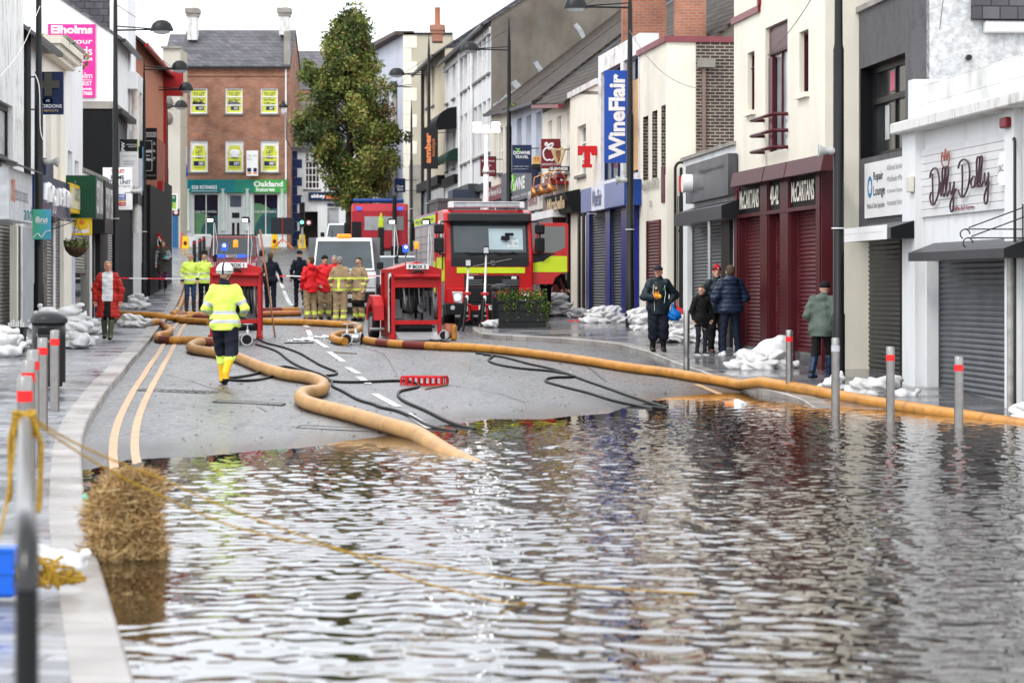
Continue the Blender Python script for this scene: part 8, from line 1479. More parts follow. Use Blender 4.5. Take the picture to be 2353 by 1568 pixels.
tone = qn.random(len(C0))[ci]+.3*np.clip((Cc[:, 0]-.1)*.5, -.4, .6)+.0; mi_ = np.where(tone > 1.05, 3, np.where(tone > .62, 2, np.where(tone > .3, 1, 0))); rs = qn.random(n); mi_ = np.where((rs < .06) & (tone > .35), 4, mi_)
link('crown', fastmesh('crown', V, np.arange(n*4).reshape(n, 4), [mat('crown_dark', (.075, .11, .03), rough=.6, var=.2), mat('crown_green', (.16, .21, .045), rough=.6, var=.2), mat('crown_olive', (.26, .28, .065), rough=.6, var=.2), mat('crown_russet', (.20, .12, .04), rough=.6, var=.2), mat('crown_rust', (.30, .13, .05), rough=.6, var=.2)], mi_, smooth=False), r)
# ------------------------------------------------------------------ vehicles and pump units
V_red = mat('fire_red_gloss', (.48, .004, .006), rough=.28, var=.08, coat=.15); V_red2 = mat('pump_frame_red', (.50, .012, .016), rough=.35, var=.15, dirt=(.16, .03, .02), dirtamt=.35, ds=(4, 4, 4)); V_blk = mat('vehicle_black_plastic', (.014, .015, .017), rough=.4, var=.1); V_wht = mat('van_white_gloss', (.74, .75, .75), rough=.25, var=.05, coat=.5, dirt=(.4, .38, .33), dirtamt=.25); V_lime = mat('vehicle_lime_stripe', (.58, .72, .02), rough=.4, var=.05); V_gls = mat('windscreen_glass', (.05, .075, .085), rough=.06, var=.4, vs=1.3, spec=.6); V_dgl = mat('dark_vehicle_glass', (.02, .024, .028), rough=.06, var=.2, spec=.9, coat=.4)
V_tyre = mat('tyre_rubber', (.015, .015, .015), rough=.8); V_rim = mat('wheel_rim', (.35, .35, .36), rough=.4, metal=.6); V_lamp = mat('headlamp_glass', (.7, .72, .75), rough=.08, emit=(1, .98, .93), es=2.2, coat=1); V_lamp0 = mat('unlit_headlamp', (.5, .52, .55), rough=.1, coat=1); V_sil = mat('silver_paint', (.50, .51, .52), rough=.3, metal=.4, coat=.5); V_alu = mat('locker_shutter_grey', (.42, .43, .44), rough=.45, metal=.3); V_blue = mat('blue_beacon', (.01, .04, .5), rough=.15, emit=(.05, .15, 1), es=.8); V_amb = mat('amber_beacon', (.85, .22, .01), rough=.15, emit=(1, .3, .02), es=.6); V_grey = mat('vehicle_grey_panel', (.22, .23, .24), rough=.5, var=.2); V_lock = mat('roof_locker_grey', (.10, .105, .11), rough=.5, var=.1); V_glow = mat('white_lamp_glow', (1, 1, 1), emit=(.95, .97, 1), es=14, var=0)
def wheel(p, x, y, r, w, parent, ax='x'):
    t = MB().tube([(x-w/2, y, r), (x-w/2+.02, y, r), (x+w/2-.02, y, r), (x+w/2, y, r)], [r*.92, r, r, r*.92], V_tyre, 22).build('tyre', None); wh = root('wheel', None, None); del wh
    return t
def add_wheel(parent, x, y, r, w):
    k = len(COL.objects); wh = MB().tube([(x-w/2, y, r), (x-w/2+.03, y, r), (x+w/2-.03, y, r), (x+w/2, y, r)], [r*.93, r, r, r*.93], V_tyre, 24).build('wheel', parent); MB().tube([(x-w/2-.01, y, r), (x+w/2+.01, y, r)], r*.56, V_rim, 16).build('rim', wh); return wh
def add_plate(parent, x, z, y, t, w=.5, h=.11, m=None):
    pl = MB().box(x-w/2, x+w/2, y-.012, y, z-h/2, z+h/2, m or K_wht).build('number_plate', parent); text(t, x-w*.44, x+w*.44, z-h*.32, z+h*.32, K_dtx, pl, y=y-.014, bold=.02); return pl
# --- fire engine
ex, eY = (1124-CX)*70/FPX, 70.0; r = root('fire_engine', 'red fire engine with black windscreen surround, lime stripe and its right hand cab door open', 'fire engine', (ex, eY, float(zg(ex, eY))-.01), math.radians(7.8)); E = r
hx = lambda H: H*.0030-3.314; hz = lambda H: 3.831-.0030*H
prof = [(.02, .62), (-.02, 1.05), (.0, 1.75), (.06, 2.0), (.30, 2.85), (.42, 3.05), (.75, 3.14), (2.0, 3.14), (2.0, .62)]
MB().prism(prof, -1.19, 1.19, V_red, axis='x').build('cab', r, bevel=.05, seg=3)
# black surround, glass and visor on the sloping front
def fpan(x0, x1, z0, z1, m, d, name, parent, t=.02, bow=0):
    ys = lambda z: np.interp(z, [.62, 1.05, 1.75, 2.0, 2.85, 3.05], [.02, -.02, .0, .06, .30, .42])-d
    g = MB(); n = 6
    for k in range(n):
        za, zb_ = z0+(z1-z0)*k/n, z0+(z1-z0)*(k+1)/n
        g.hexa([(x0, ys(za), za), (x1, ys(za), za), (x1, ys(za)+t, za), (x0, ys(za)+t, za), (x0, ys(zb_), zb_), (x1, ys(zb_), zb_), (x1, ys(zb_)+t, zb_), (x0, ys(zb_)+t, zb_)], m)
    return g.build(name, parent)
fpan(-1.03, 1.07, 1.60, 3.0, V_blk, .012, 'windscreen_surround', r); ws = fpan(-.95, 1.0, 1.97, 2.76, V_gls, .03, 'windscreen', r)
fpan(.0, .92, 2.05, 2.62, mat('pale_reflection_tint', (.36, .47, .50), rough=.15, var=.15, coat=.6), .033, 'painted_reflection', ws, t=.002); pp = fpan(.50, .80, 2.12, 2.32, mat('paper', (.6, .68, .68), rough=.3), .038, 'paper_notice', ws, t=.002); text('E2196', .53, .77, 2.18, 2.26, V_grey, pp, y=.03)  # reflection painted on as a pale panel over the windscreen
MB().prism([(.30, 2.74), (.02, 2.80), (.08, 3.02), (.42, 3.06)], -1.08, 1.12, V_blk, axis='x').build('sun_visor', r, bevel=.03, seg=2)
MB().box(.42, .66, .0, .05, 2.42, 2.50, V_blk).box(.32, .55, -.0, .06, 2.30, 2.42, V_blk).build('front_mirror', r, bevel=.02)
for xa, xb in ((-.66, .05), (.12, .78)): MB().tube([(xa, .02, 1.97), ((xa+xb)/2, .0, 1.94), (xb, .02, 1.95)], .014, V_blk, 5).tube([(xa+.1, -.01, 1.9), (xb-.1, .0, 1.99)], .01, V_blk, 5).build('wiper', r)
fpan(-.88, .96, 1.42, 1.575, V_lime, .02, 'lime_stripe', r, t=.012); MB().tube([(-.45, -.03, 1.60), (.60, -.03, 1.80)], .013, STL, 6).build('badge_bar', r)
bd = MB().rings([[(.09+k*.065*math.cos(a), -.04-.01*j, 1.69+k*.065*math.sin(a)) for a in [2*pi*i/18 for i in range(18)]] for j, k in ((0, 1), (1, 1), (1, .7), (0, .7))], STL, caps=False).build('badge', r); text('VOLVO', -.60, -.30, 1.34, 1.40, V_rim, r, y=-.035, bold=.03); text('FL', .72, .80, 1.33, 1.38, V_rim, r, y=-.035)
text('Emergency', .42, .66, 1.34, 1.37, K_wht, r, y=-.035)
g = MB().box(-.68, .80, -.04, .0, 1.06, 1.36, V_blk); [g.box(-.66, .78, -.055, -.04, z_, z_+.02, V_grey) for z_ in (1.10, 1.16, 1.22)]; g.box(-.20, .34, -.056, -.04, 1.14, 1.28, V_blk); g.build('grille', r)
for x_ in (-.5, .66): MB().box(x_-.07, x_+.07, -.06, -.04, 1.26, 1.33, K_wht).build('strobe_lamp', r, bevel=.01)
MB().box(-1.18, 1.2, -.10, .35, .30, .62, V_blk).box(-.66, .78, -.08, .1, .62, 1.05, V_blk).build('bumper', r, bevel=.03, seg=2); MB().box(-1.16, -.66, -.09, .3, .60, 1.03, V_red).box(.78, 1.18, -.09, .3, .60, 1.03, V_red).box(-.6, .7, -.105, -.08, .42, .56, V_red).build('bumper_corner', r, bevel=.03, seg=2)
for sx, xa, xb in ((-1, -1.02, -.72), (1, .82, 1.10)):
    pl = [(xa, .93), (xa+.06, .64), (xb-.02, .60), (xb, .92)] if sx < 0 else [(xa, .92), (xa+.03, .60), (xb-.04, .64), (xb, .93)]
    hl = MB().prism(pl, -.115, -.08, V_lamp0).build('headlight', r, bevel=.02); MB().ell(((xa+xb)/2, -.11, .78), (.09, .02, .09), V_lamp, 12, 6).build('lamp_glow', hl)
    MB().cyl((sx*1.02+.02, -.115, .5), (sx*1.02+.02, -.10, .5), .06, V_lamp0, n=12).build('fog_lamp', r)
add_plate(r, -.02, .50, -.107, 'NFZ 7063', .56, .12)
for x_ in (-.98, .98): add_wheel(r, x_, 1.25, .50, .30); add_wheel(r, x_*.98, 5.6, .50, .5)
MB().box(-1.05, 1.05, .5, 7.5, .45, .9, V_blk).build('chassis', r); MB().box(-1.2, -1.14, .35, 2.0, .55, 1.1, V_grey).build('wheel_arch', r)
bb = MB().box(-1.22, 1.22, 2.1, 7.9, .85, 3.12, V_red).build('body', r, bevel=.03); g = MB()
for k in range(3): g.box(-1.235, -1.221, 2.6+k*1.75, 4.1+k*1.75, .9, 2.75, V_alu)
for k in range(8): g.box(-1.245, -1.236, 2.6, 7.6, .95+k*.22, .96+k*.22, V_grey)
g.build('locker_shutter', r); st = MB().box(-1.24, -1.221, 2.12, 7.85, 2.82, 3.05, V_lime).box(-1.238, -1.221, 2.12, 7.85, 3.05, 3.09, K_blue).box(-1.238, -1.221, 2.12, 7.85, 2.78, 2.82, K_blue).box(-1.238, -1.221, 2.12, 2.55, .9, 1.75, V_lime).build('side_stripe', r)
o = text('Ring for Fire Rescue', -7.4, -2.6, 2.86, 3.0, K_dtx, st, y=0); o.rotation_euler = (0, 0, -pi/2); o.location = (-1.245, 0, 0)
MB().box(-1.2, -1.15, .6, 1.7, 1.95, 2.85, V_dgl).build('side_window', r); MB().box(-1.215, -1.19, .15, 1.95, 1.2, 1.85, V_lime).build('door_stripe', r)
hh = MB().box(-1.235, -1.2, .32, .45, 1.5, 1.9, V_blk); hh.build('door_handle', r)
for xa, xb, ya, yb, zt_ in ((-1.05, .15, 3.0, 5.4, 3.52), (.55, 1.15, 3.2, 5.4, 3.42)):
    lk = MB().box(xa, xb, ya, yb, 3.13, zt_, V_lock).box(xa-.03, xb+.03, ya-.03, yb+.03, zt_-.10, zt_, V_lock).build('roof_locker', r, bevel=.01); MB().box(xa+.3, xa+.36, ya-.05, ya-.03, zt_-.2, zt_-.1, V_blk).build('latch', lk)
lb_ = MB().box(-.98, .98, .55, .85, 3.19, 3.33, mat('lightbar_clear', (.45, .48, .52), rough=.12, var=.3, vs=5, coat=1)).build('light_bar', r, bevel=.02); MB().box(-1.0, 1.0, .53, .87, 3.33, 3.355, K_wht).box(-1.02, -.9, .52, .88, 3.19, 3.34, K_wht).box(.9, 1.02, .52, .88, 3.19, 3.34, K_wht).build('light_bar_cover', lb_); [MB().box(x_-.09, x_+.09, .54, .56, 3.215, 3.30, V_lamp0).build('light_module', lb_) for x_ in (-.45, -.25, .45, .65)]
for sx in (-1, 1):
    for zc_, hh_ in ((2.60, .13), (2.17, .20)): MB().box(sx*1.36-.13, sx*1.36+.13, -.10, .02, zc_-hh_, zc_+hh_, V_blk).build('mirror', r, bevel=.04, seg=3)
    MB().tube([(sx*1.1, .25, 2.8), (sx*1.3, -.02, 2.80), (sx*1.32, -.04, 2.72)], .022, V_blk, 6).tube([(sx*1.36, -.04, 2.5), (sx*1.36, -.04, 2.35)], .022, V_blk, 6).tube([(sx*1.15, .2, 1.92), (sx*1.34, -.02, 1.93), (sx*1.35, -.03, 2.0)], .022, V_blk, 6).build('mirror_arm', r)
# open door: hinged at the front corner, swung square to the cab
dr = bpy.data.objects.new('cab_door', None); COL.objects.link(dr); dr.parent = r; dr.location = (1.20, .22, 0); dr.rotation_euler = (0, 0, math.radians(-8))
fr_ = [(0, 1.12), (.0, 1.95), (.16, 2.70), (.22, 2.77), (.92, 2.77), (.97, 2.72), (.97, 1.45), (.80, 1.42), (.62, 1.30), (.55, 1.12)]; wn_ = [(.06, 1.98), (.21, 2.64), (.25, 2.68), (.84, 2.68), (.88, 2.64), (.88, 2.12), (.62, 1.98)]
b_ = MB().prism(fr_, -.03, .03, V_red).build('door_panel', dr, bevel=.01); MB().prism(wn_, -.034, .034, V_dgl).build('door_glass', dr); MB().prism([(.02, 1.45), (.02, 1.70), (.1, 1.70), (.35, 1.78), (.42, 1.88), (.93, 1.88), (.93, 1.45)], -.036, -.031, V_lime).build('door_stripe', dr); MB().prism([(.02, 1.71), (.02, 1.96), (.62, 1.96), (.42, 1.84), (.30, 1.74)], -.04, -.031, V_blk).build('door_trim', dr)
# telescopic lighting mast
ms = MB().tube([(.28, 2.9, 3.13), (.28, 2.9, 4.4), (.28, 2.9, 4.41), (.28, 2.9, 5.35)], [.075, .075, .055, .055], K_wht, 12).tube([(.28, 2.9, 4.2), (.28, 2.9, 4.26)], .09, STL, 12).build('light_mast', r); MB().box(.16, .40, 2.84, 2.96, 5.32, 5.56, K_wht, tx=.04).build('mast_head', ms)
for x_ in (.02, .54):
    for z_ in (5.42, 5.58): MB().box(x_-.11, x_+.11, 2.80, 2.86, z_-.055, z_+.055, V_glow).build('floodlight', ms, bevel=.01)
MB().tube([(.1, 2.6, 3.15), (.1, 2.6, 3.32), (.5, 2.6, 3.32), (.5, 2.6, 3.15)], .02, K_wht, 5).build('mast_cradle', r)
# two portable floodlight tripods folded in front of the engine
def tripod(x, y, Y, ztop, label, lit=False):
    p = gp(x, Y, 0); r = root('lighting_tripod', label, 'tripod', p); s_ = FPX/Y; zt = (y and (CAMZ+(HY-ztop)*Y/FPX-p.z)); sh_ = .04*0
    MB().tube([(0, 0, .5), (.02, 0, 1.0), (.02, 0, 1.01), (.05, 0, zt)], [.045, .045, .028, .022], K_wht, 10).build('mast', r)
    for a in (.3, 2.5, 4.4): MB().tube([(0, 0, .85), (.26*math.cos(a), .26*math.sin(a)-.02, 0)], [.045, .035], V_blk, 6).build('leg', r)
    MB().box(-.09, .12, -.06, .06, .92, .99, V_red).box(-.06, .13, -.05, .05, .64, .69, V_red).tube([(.08, -.05, .6), (.09, -.07, .3), (-.02, -.07, .25)], .025, V_red, 6).build('clamp', r, bevel=.01); hd = MB().box(-.04, .14, -.08, .05, zt-.02, zt+.2, V_blk, tx=.02).build('lamp_head', r, bevel=.02); MB().box(-.01, .11, -.095, -.081, zt+.02, zt+.16, V_lamp0).build('lamp_glass', hd)
tripod(1071, 1, 66.5, 612, 'shorter white and red lighting tripod with black legs in front of the fire engine'); tripod(1112, 1, 66.3, 583, 'taller white and red lighting tripod just left of the litter bin')
# --- pump frames
def pump(label, plate, x, Y, rz, H=1.78, W=1.18, L=1.5, side=True):
    p = gp(x, Y, 0); r = root('pump_frame', label, 'pump unit', p, math.radians(rz)); w = W/2; t = .085
    g = MB()
    for sx in (-1, 1):
        for yy in (0, L): g.box(sx*w-(t if sx > 0 else 0), sx*w+(0 if sx > 0 else t), yy, yy+t, .05, H-.12, V_red2)
        g.box(sx*w-(t if sx > 0 else 0), sx*w+(0 if sx > 0 else t), t, L, .05, .16, V_red2).box(sx*w-(t if sx > 0 else 0), sx*w+(0 if sx > 0 else t), t, L, H-.22, H-.12, V_red2)
        g.box(sx*w-(.1 if sx > 0 else .04), sx*w+(.04 if sx > 0 else .1), -.08, .12, -.0, .10, V_red2)
    g.box(-w+t, w-t, L, L+t, .05, .16, V_red2).box(-w+t, w-t, .0, .06, .36, .46, V_red2); g.build('frame', r, bevel=.008)
    MB().prism([(-w, H-.28), (w, H-.28), (w, H-.13), (.0, H+.04), (-w, H-.13)], -.02, .0, V_red2).prism([(-w, H-.13), (w, H-.13), (0, H+.045)], .0, L, V_red2).box(-w+t, w-t, .0, .03, H-.56, H-.285, V_red2).build('header_panel', r, bevel=.006)
    MB().tube([(-w+.05, -.05, H-.30), (-.14, -.05, H-.30), (-.1, -.09, H-.28), (.1, -.09, H-.28), (.14, -.05, H-.30), (w-.05, -.05, H-.30)], .055, V_red2, 10).build('lifting_bar', r); MB().tube([(-.13, -.13, H-.22), (-.05, -.15, H-.18), (.07, -.15, H-.18), (.14, -.13, H-.22)], .028, V_blk, 8).build('handle', r)
    if side: MB().box(-w-.012, -w, .42, .95, .16, H-.2, V_red2).build('side_panel', r); g = MB(); [g.box(-w-.03, -w-.013, .25, .36, .2+k*.045, .225+k*.045, K_wht) for k in range(30)]; g.build('vent_strip', r)
    MB().box(-w+t, w-t, .75, .8, .16, H-.3, V_blk).box(-w+t+.02, -w+t+.25, .5, .7, .5, .95, V_grey).box(w-.35, w-t-.02, .45, .7, .45, 1.15, V_grey).build('pump_housing', r)
    MB().box(-.42, .2, .55, .74, .42, .62, V_grey).cyl((-.1, .45, .85), (-.1, .74, .85), .2, V_lock, n=16).cyl((.22, .5, .75), (.22, .74, .75), .12, V_rim, n=14).build('pump_body', r)
    q = random.Random(int(x)); 
    for k in range(8):
        a = -w+.2+k*.115; m = (V_blk, V_rim, V_lock)[k % 3]; MB().tube([(a, .15+.1*(k % 2), H-.5), (a+.02, .12, H-.8-.1*(k % 3)), (a+.06, .2, .75-.08*(k % 4)), (a+.1, .35, 1.0)], .018+.01*(k % 2), m, 6).build('pipe', r)
    MB().hexa([(-w+.1, -.5, .01), (w-.1, -.5, .01), (w-.1, .12, .16), (-w+.1, .12, .16), (-w+.1, -.5, .04), (w-.1, -.5, .04), (w-.1, .12, .19), (-w+.1, .12, .19)], V_alu).build('ramp_plate', r); MB().box(-w+.2, w-.15, .04, .3, .28, .34, V_blk).build('roller', r)
    pl = MB().box(-.26, .27, -.09, -.075, H-.13, H-.01, K_wht).build('number_plate', r); text(plate, -.2, .2, H-.115, H-.03, K_dtx, pl, y=-.093, bold=.03)
    st = MB().cyl((-.26, .02, H-.1), (-.26, .02, H+.26), .016, T_sill, n=8).build('beacon_stalk', r); MB().lathe([(.06, H+.26), (.07, H+.29), (.066, H+.42), (.0, H+.45)], V_blue, c=(-.26, .02), n=14).build('blue_beacon', st); MB().ell((-.26, -.02, H+.38), (.035, .045, .035), mat('beacon_flash', (.8, .9, 1), emit=(.75, .85, 1), es=8), 8, 6).build('flash', st)
    st = MB().cyl((0, .02, H), (0, .02, H+.34), .016, T_sill, n=8).build('beacon_stalk', r); MB().lathe([(.055, H+.34), (.06, H+.37), (.055, H+.50), (.0, H+.52)], V_amb, c=(0, .02), n=14).build('amber_beacon', st)
    for x_ in (-.52, .28):
        st = MB().tube([(x_, .1, H-.2), (x_+.02, .1, H+.98)], .012, T_wgut, 6).tube([(x_+.04, .1, H-.1), (x_+.1, .1, H+.4), (x_+.03, .1, H+.95)], .006, T_wgut, 4).build('lamp_mast', r); MB().box(x_-.16, x_+.06, .0, .12, H+.92, H+1.05, V_blk, tx=.03).build('work_lamp', st, bevel=.01); MB().box(x_-.13, x_+.0, -.012, .0, H+.93, H+1.0, V_lamp).build('lamp_glass', st)
    MB().tube([(-w+.12, .03, H+.0), (-w+.1, .03, H+.12), (-w+.16, .03, H+.16)], .045, V_blk, 8).build('exhaust', r)
    return r, p
pr, pp = pump('open red pump frame plated P BOX 3 in front of the fire engine', 'P BOX 3', 957, 60.8, 12); pump('red pump frame plated P BOX 1 behind the walking man in the white helmet', 'P BOX 1', 541, 60.5, 4)
g = MB().tube([(-.78, .8, .30), (-.85, .8, .8), (-.9, 1.1, .98), (-.95, 1.6, .85), (-.95, 1.9, .5)], .1, V_red2, 8); g = MB().prism([(.5, .45), (.55, .8), (.8, 1.02), (1.3, 1.05), (1.7, .8), (1.75, .45), (1.6, .45), (1.5, .7), (1.1, .85), (.75, .7), (.65, .45)], -.92, -.68, V_red2, axis='x').build('mudguard', pr, bevel=.01); add_wheel(pr, -.83, 1.12, .33, .2)
MB().tube([(-1.05, .4, .25), (-.8, .4, .25), (-.7, .45, .25)], .04, V_rim, 8).tube([(-1.0, .45, .2), (-1.0, .45, .55)], .03, V_rim, 8).build('towing_eye', pr)
# hoses hanging out of the frames and the short fat hose piece
cable('black hose hanging out of the left side of the right hand pump frame', [(900, 740), (915, 752), (940, 768), (975, 778), (1005, 784)], .022); cable('black hose curling out of the right side of the right hand pump frame', [(985, 735), (984, 755), (992, 770), (1006, 779), (1030, 787)], .022)
p = G(1024, 781); r = root('hose_elbow', 'short fat tan hose elbow with a steel end beside the right hand pump frame', 'hose', p); MB().tube([(-.02, -.12, .12), (.0, .0, .13), (.08, .1, .16), (.1, .1, .38)], [.12, .125, .15, .14], mat('brown_hose_elbow', (.36, .12, .06), rough=.5, var=.2), 14).build('elbow', r); MB().tube([(-.04, -.22, .12), (-.02, -.11, .12)], [.115, .125], m_alu, 16).build('coupling', r); MB().cyl((-.04, -.225, .12), (-.04, -.2, .12), .095, MATS['bore_dark'], n=14).build('bore', r); MB().box(.12, .26, -.05, .2, .0, .36, m_hose, tx=.01).build('flap', r, bevel=.05, seg=3)
# --- generic vehicle seen from the front
def car(label, name, cat, x, Y, rz, W, L, H, mb, hood, ws0, ws1, plate='', lamps=V_lamp0, bump=V_blk, extra=None, off=0, bz=.32, glass=V_gls, hoodz=1.0):
    p = gp(x, Y, off); r = root(name, label, cat, p, math.radians(rz)); w = W/2
    bodyP = [(.05, bz), (.0, bz+.3), (.06, hoodz-.12), (.18, hoodz-.02), (hood, hoodz+.10), (L-.1, hoodz+.10), (L, hoodz-.05), (L, bz)]
    MB().prism(bodyP, -w, w, mb, axis='x').build('body', r, bevel=.06, seg=3)
    a0, a1 = ws0; z0, z1 = hoodz+.09, H; tw = .13
    MB().hexa([(-w+.04, a0, z0), (w-.04, a0, z0), (w-.04, L-.3, z0), (-w+.04, L-.3, z0), (-w+tw, a1, z1), (w-tw, a1, z1), (w-tw, L-.7, z1), (-w+tw, L-.7, z1)], mb).build('cabin', r, bevel=.05, seg=3)
    f0, f1 = .08, .90; P = lambda f, sx, ins: (sx*((w-.04)*(1-f)+(w-tw)*f-ins), a0+(a1-a0)*f-.012, z0+(z1-z0)*f)
    MB().quad(P(f0, -1, .06), P(f0, 1, .06), P(f1, 1, .06), P(f1, -1, .06), glass).build('windscreen', r, fixn=False)
    for sx in (-1, 1): MB().quad(*[(sx*((w-.04)*(1-f)+(w-tw)*f+.012), a0+(a1-a0)*f+yy, z0+(z1-z0)*f) for f, yy in ((.1, .15), (.1, .9), (.9, .7), (.9, .12))], V_dgl).build('side_window', r, fixn=False)
    MB().box(-w+.03, w-.03, -.05, .2, bz-.08, bz+.26, bump).build('bumper', r, bevel=.04, seg=2); g = MB().box(-w*.5, w*.5, -.02, .05, hoodz-.35, hoodz-.15, V_blk); [g.box(-w*.5, w*.5, -.03, -.02, hoodz-.33+k*.06, hoodz-.315+k*.06, V_rim) for k in range(3)]; g.build('grille', r)
    for sx in (-1, 1):
        MB().prism([(sx*(w-.03), hoodz-.42), (sx*(w-.04), hoodz-.1), (sx*(w-.22), hoodz-.14), (sx*(w-.38), hoodz-.32), (sx*(w-.3), hoodz-.42)], -.03, .1, lamps).build('headlight', r, bevel=.01)
        MB().box(sx*(w+.12)-.1, sx*(w+.12)+.1, a0+.1, a0+.2, z0+.05, z0+.27, V_blk).build('mirror', r, bevel=.03); add_wheel(r, sx*(w-.11), .85, .34, .22); add_wheel(r, sx*(w-.11), L-.9, .34, .22)
    for sx in (-.3, .35): MB().tube([(sx-.28, a0-.02, z0+.04), (sx+.25, a0+.0, z0+.07)], .01, V_blk, 4).build('wiper', r)
    if plate: add_plate(r, 0, bz+.12, -.055, plate, .5, .11)
    if extra: extra(r, w, H, L)
    return r
def vx(r, w, H, L):
    MB().box(-.22, .22, 1.5, 1.65, H, H+.12, V_amb).build('amber_light_bar', r, bevel=.04, seg=2); MB().box(-w-.12, w+.12, 2.2, 2.26, .9, H+.02, V_grey).box(-w-.1, w+.1, 2.27, 5.2, .8, 1.0, V_grey).build('load_bed', r); MB().box(-w*.4, w*.35, .25, .4, hood_ := .7, .72, V_blk) ; MB().tube([(-w*.35, 1.2, H), (-w*.37, 1.1, H+.22)], .008, V_blk, 4).build('aerial', r)
car('white flatbed van with an orange roof beacon, parked facing down the street', 'flatbed_van', 'van', 789, 78.5, 3, 1.96, 5.4, 2.32, V_wht, 1.0, (.75, 1.55), 0, 'FEZ 4815', extra=vx, hoodz=1.22, bz=.42)
def rx(r, w, H, L):
    MB().box(-.75, .75, 1.9, 2.5, H+.02, H+.06, V_blk).box(-.8, -.76, 1.6, 3, H+.02, H+.12, V_blk).box(.76, .8, 1.6, 3, H+.02, H+.12, V_blk).build('roof_rack', r); lb2 = MB().box(-.52, -.2, .25, .4, 1.33, 1.45, V_blue).box(.2, .52, .25, .4, 1.33, 1.45, V_blue).build('bonnet_beacon', r, bevel=.02); nb = MB().box(-.19, .19, .25, .4, 1.34, 1.44, K_wht).build('name_block', r); text('TRL', -.13, .13, 1.35, 1.43, K_dtx, nb, y=.245)
car('dark red four by four with roof rack behind the left pump frame', 'pickup', 'car', 531, 92, 3, 1.80, 4.8, 2.12, mat('dull_red_paint', (.28, .02, .03), rough=.3, coat=.4), 1.2, (1.25, 1.75), 0, '', extra=rx, hoodz=1.25, bz=.5)
car('silver car behind the white van and the right hand pump frame', 'parked_car', 'car', 908, 86, 2, 1.75, 4.2, 1.58, V_sil, 1.0, (1.05, 1.7), 0, 'OIJ 2214', hoodz=.95); car('small white car far up the street behind the van', 'parked_car', 'car', 783, 126, 0, 1.7, 4.2, 1.75, V_wht, 1.0, (1.0, 1.6), 0, '', hoodz=.95)
# --- red hook loader lorry seen from the back
p = gp(867, 103, 0); r = root('hook_loader_lorry', 'red hook loader lorry with bare black chassis and blue roof bar, back turned', 'lorry', p, math.radians(2)); w = 1.17; y0_ = 5.2; m_rl = mat('weathered_lorry_red', (.45, .025, .04), rough=.4, var=.15)
MB().prism([(y0_, 1.35), (y0_, 2.95), (y0_+.15, 3.25), (y0_+1.6, 3.3), (y0_+2.0, 2.9), (y0_+2.1, 1.3)], -w, w, m_rl, axis='x').build('cab', r, bevel=.08, seg=3); MB().box(-.62, .62, y0_-.02, y0_-.002, 2.15, 2.72, GLb).box(.72, 1.0, y0_-.02, y0_-.002, 2.15, 2.72, V_dgl).build('rear_window', r); MB().box(-1.15, -.75, y0_-.03, y0_-.002, 1.0, 2.5, V_blk).box(-.42, .0, y0_-.03, y0_-.002, 1.0, 1.7, V_blk).build('air_intake', r)
MB().tube([(-1.1, y0_+.3, 3.38), (1.0, y0_+.3, 3.38)], .09, mat('blue_bar', (.01, .06, .28), rough=.3), 10).build('blue_light_bar', r); [MB().box(x_-.1, x_+.1, y0_-.05, y0_, 2.98, 3.12, V_blue).build('blue_lamp', r) for x_ in (-.85, .85)]
MB().cyl((.62, y0_-.2, 1.0), (.62, y0_-.2, 2.5), .10, V_rim, n=12).cyl((.62, y0_-.2, 2.5), (.62, y0_-.2, 3.5), .085, T_dark, n=12).build('exhaust_stack', r); MB().box(.1-.12, .1+.12, 2.5, 2.9, 1.0, 2.2, V_blk).box(-.0, .2, 2.55, 2.85, 2.2, 2.55, V_lime).prism([(.02, 2.55), (.18, 2.55), (.13, 2.8), (.08, 2.8)], 2.6, 2.8, V_lime).build('hook_arm', r, bevel=.02)
MB().box(-.45, .45, 0, y0_, .75, 1.05, V_blk).box(-1.1, 1.1, .1, 1.6, .8, .95, V_blk).box(.5, 1.15, 2.2, 4.6, .6, 1.45, V_blk).box(-1.1, -.5, 2.4, 4.2, .6, 1.3, V_blk).build('chassis', r)
for yy in (.9, 2.1): [add_wheel(r, x_, yy, .5, .5) for x_ in (-.9, .9)]
add_wheel(r, -.98, 6.2, .5, .3); add_wheel(r, .98, 6.2, .5, .3)
for sx in (-1, 1): MB().box(sx*1.42-.1, sx*1.42+.1, y0_+1.7, y0_+1.85, 1.75, 2.5, V_blk).build('mirror', r, bevel=.03); MB().tube([(sx*1.15, y0_+1.8, 2.6), (sx*1.42, y0_+1.78, 2.55)], .02, V_blk, 5).build('mirror_arm', r)

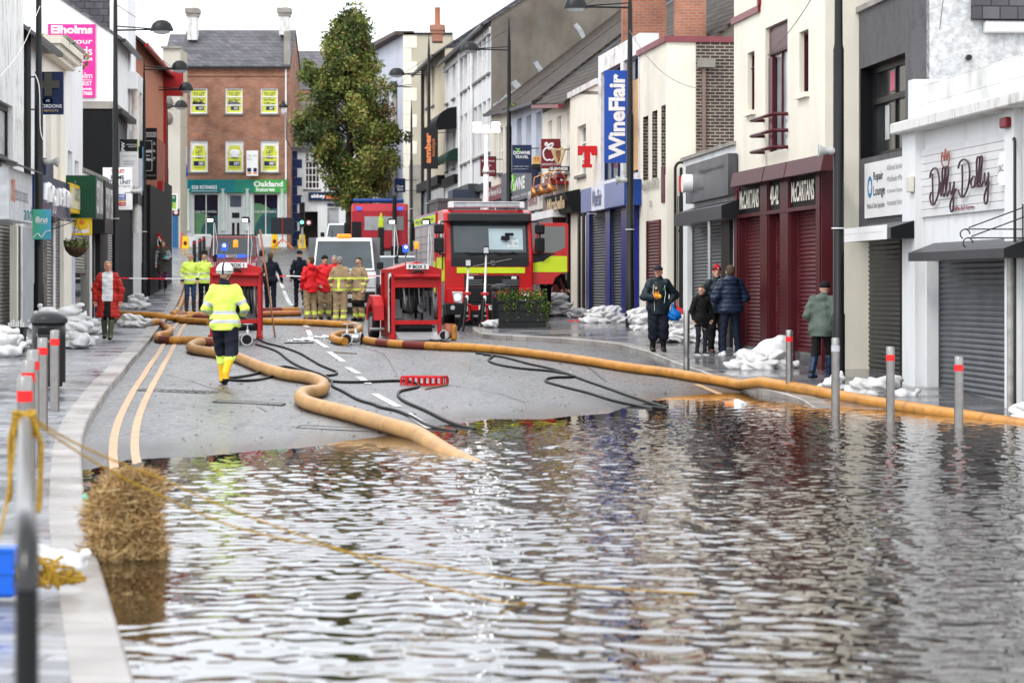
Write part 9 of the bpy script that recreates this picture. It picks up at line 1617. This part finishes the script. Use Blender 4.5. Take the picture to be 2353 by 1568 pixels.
# ------------------------------------------------------------------ tidying: shopfronts belong to their buildings, loose pieces become parts
def adopt(sub, main):
    S = [o for o in COL.objects if o.name == sub][0]; M_ = [o for o in COL.objects if o.name == main][0]; bpy.context.view_layer.update(); inv = M_.matrix_world.inverted()
    for ch in list(S.children):
        mw = S.matrix_world @ ch.matrix_local; ch.parent = M_; ch.matrix_parent_inverse = Matrix(); ch.matrix_local = inv @ mw
    bpy.data.objects.remove(S)
adopt('off_licence_front', 'off_licence'); adopt('corner_shop_front', 'corner_shop')
def split_loose(names):
    import bmesh
    for o in list(COL.objects):
        if o.type != 'MESH' or o.name.split('.')[0] not in names or o.parent is None or o.data.users > 1: continue
        bm = bmesh.new(); bm.from_mesh(o.data); seen = set(); comps = []
        for v in bm.verts:
            if v.index in seen: continue
            st = [v]; seen.add(v.index); c = [v]
            while st:
                a = st.pop()
                for e in a.link_edges:
                    q = e.other_vert(a)
                    if q.index not in seen: seen.add(q.index); st.append(q); c.append(q)
            comps.append({q.index for q in c})
        bm.free()
        if len(comps) < 2 or len(comps) > 12: continue
        me = o.data; P = [list(p.vertices) for p in me.polygons]; mi = [p.material_index for p in me.polygons]; sm = [p.use_smooth for p in me.polygons]; co = [tuple(v.co) for v in me.vertices]; nm = o.name.split('.')[0]; par = o.parent; mats = list(me.materials); kids = list(o.children); first = None
        for c in comps:
            ids = sorted(c); mp = {a: i for i, a in enumerate(ids)}; fs = [k for k, f in enumerate(P) if f[0] in c]
            if not fs: continue
            m2 = bpy.data.meshes.new(nm); m2.from_pydata([co[i] for i in ids], [], [[mp[i] for i in P[k]] for k in fs]); [m2.materials.append(x) for x in mats]; m2.polygons.foreach_set('material_index', [mi[k] for k in fs]); m2.polygons.foreach_set('use_smooth', [sm[k] for k in fs]); m2.update(); n_ = link(nm, m2, par, o.location, o.rotation_euler); n_.scale = o.scale; first = first or n_
            for md in o.modifiers:
                b2 = n_.modifiers.new('bevel', 'BEVEL'); b2.width = md.width; b2.segments = md.segments; b2.limit_method = 'ANGLE'
        for k in kids: k.parent = first
        bpy.data.objects.remove(o)
split_loose({'downpipe', 'column', 'door_frame', 'gable', 'window_box', 'pilaster', 'canopy', 'bumper_corner', 'rear_window', 'air_intake', 'wiper', 'railings', 'spikes', 'shopfront', 'coping', 'cement_patch', 'light_bar_cover', 'quoin', 'bracket', 'clamp'}-{'coping', 'light_bar_cover', 'railings', 'spikes'})
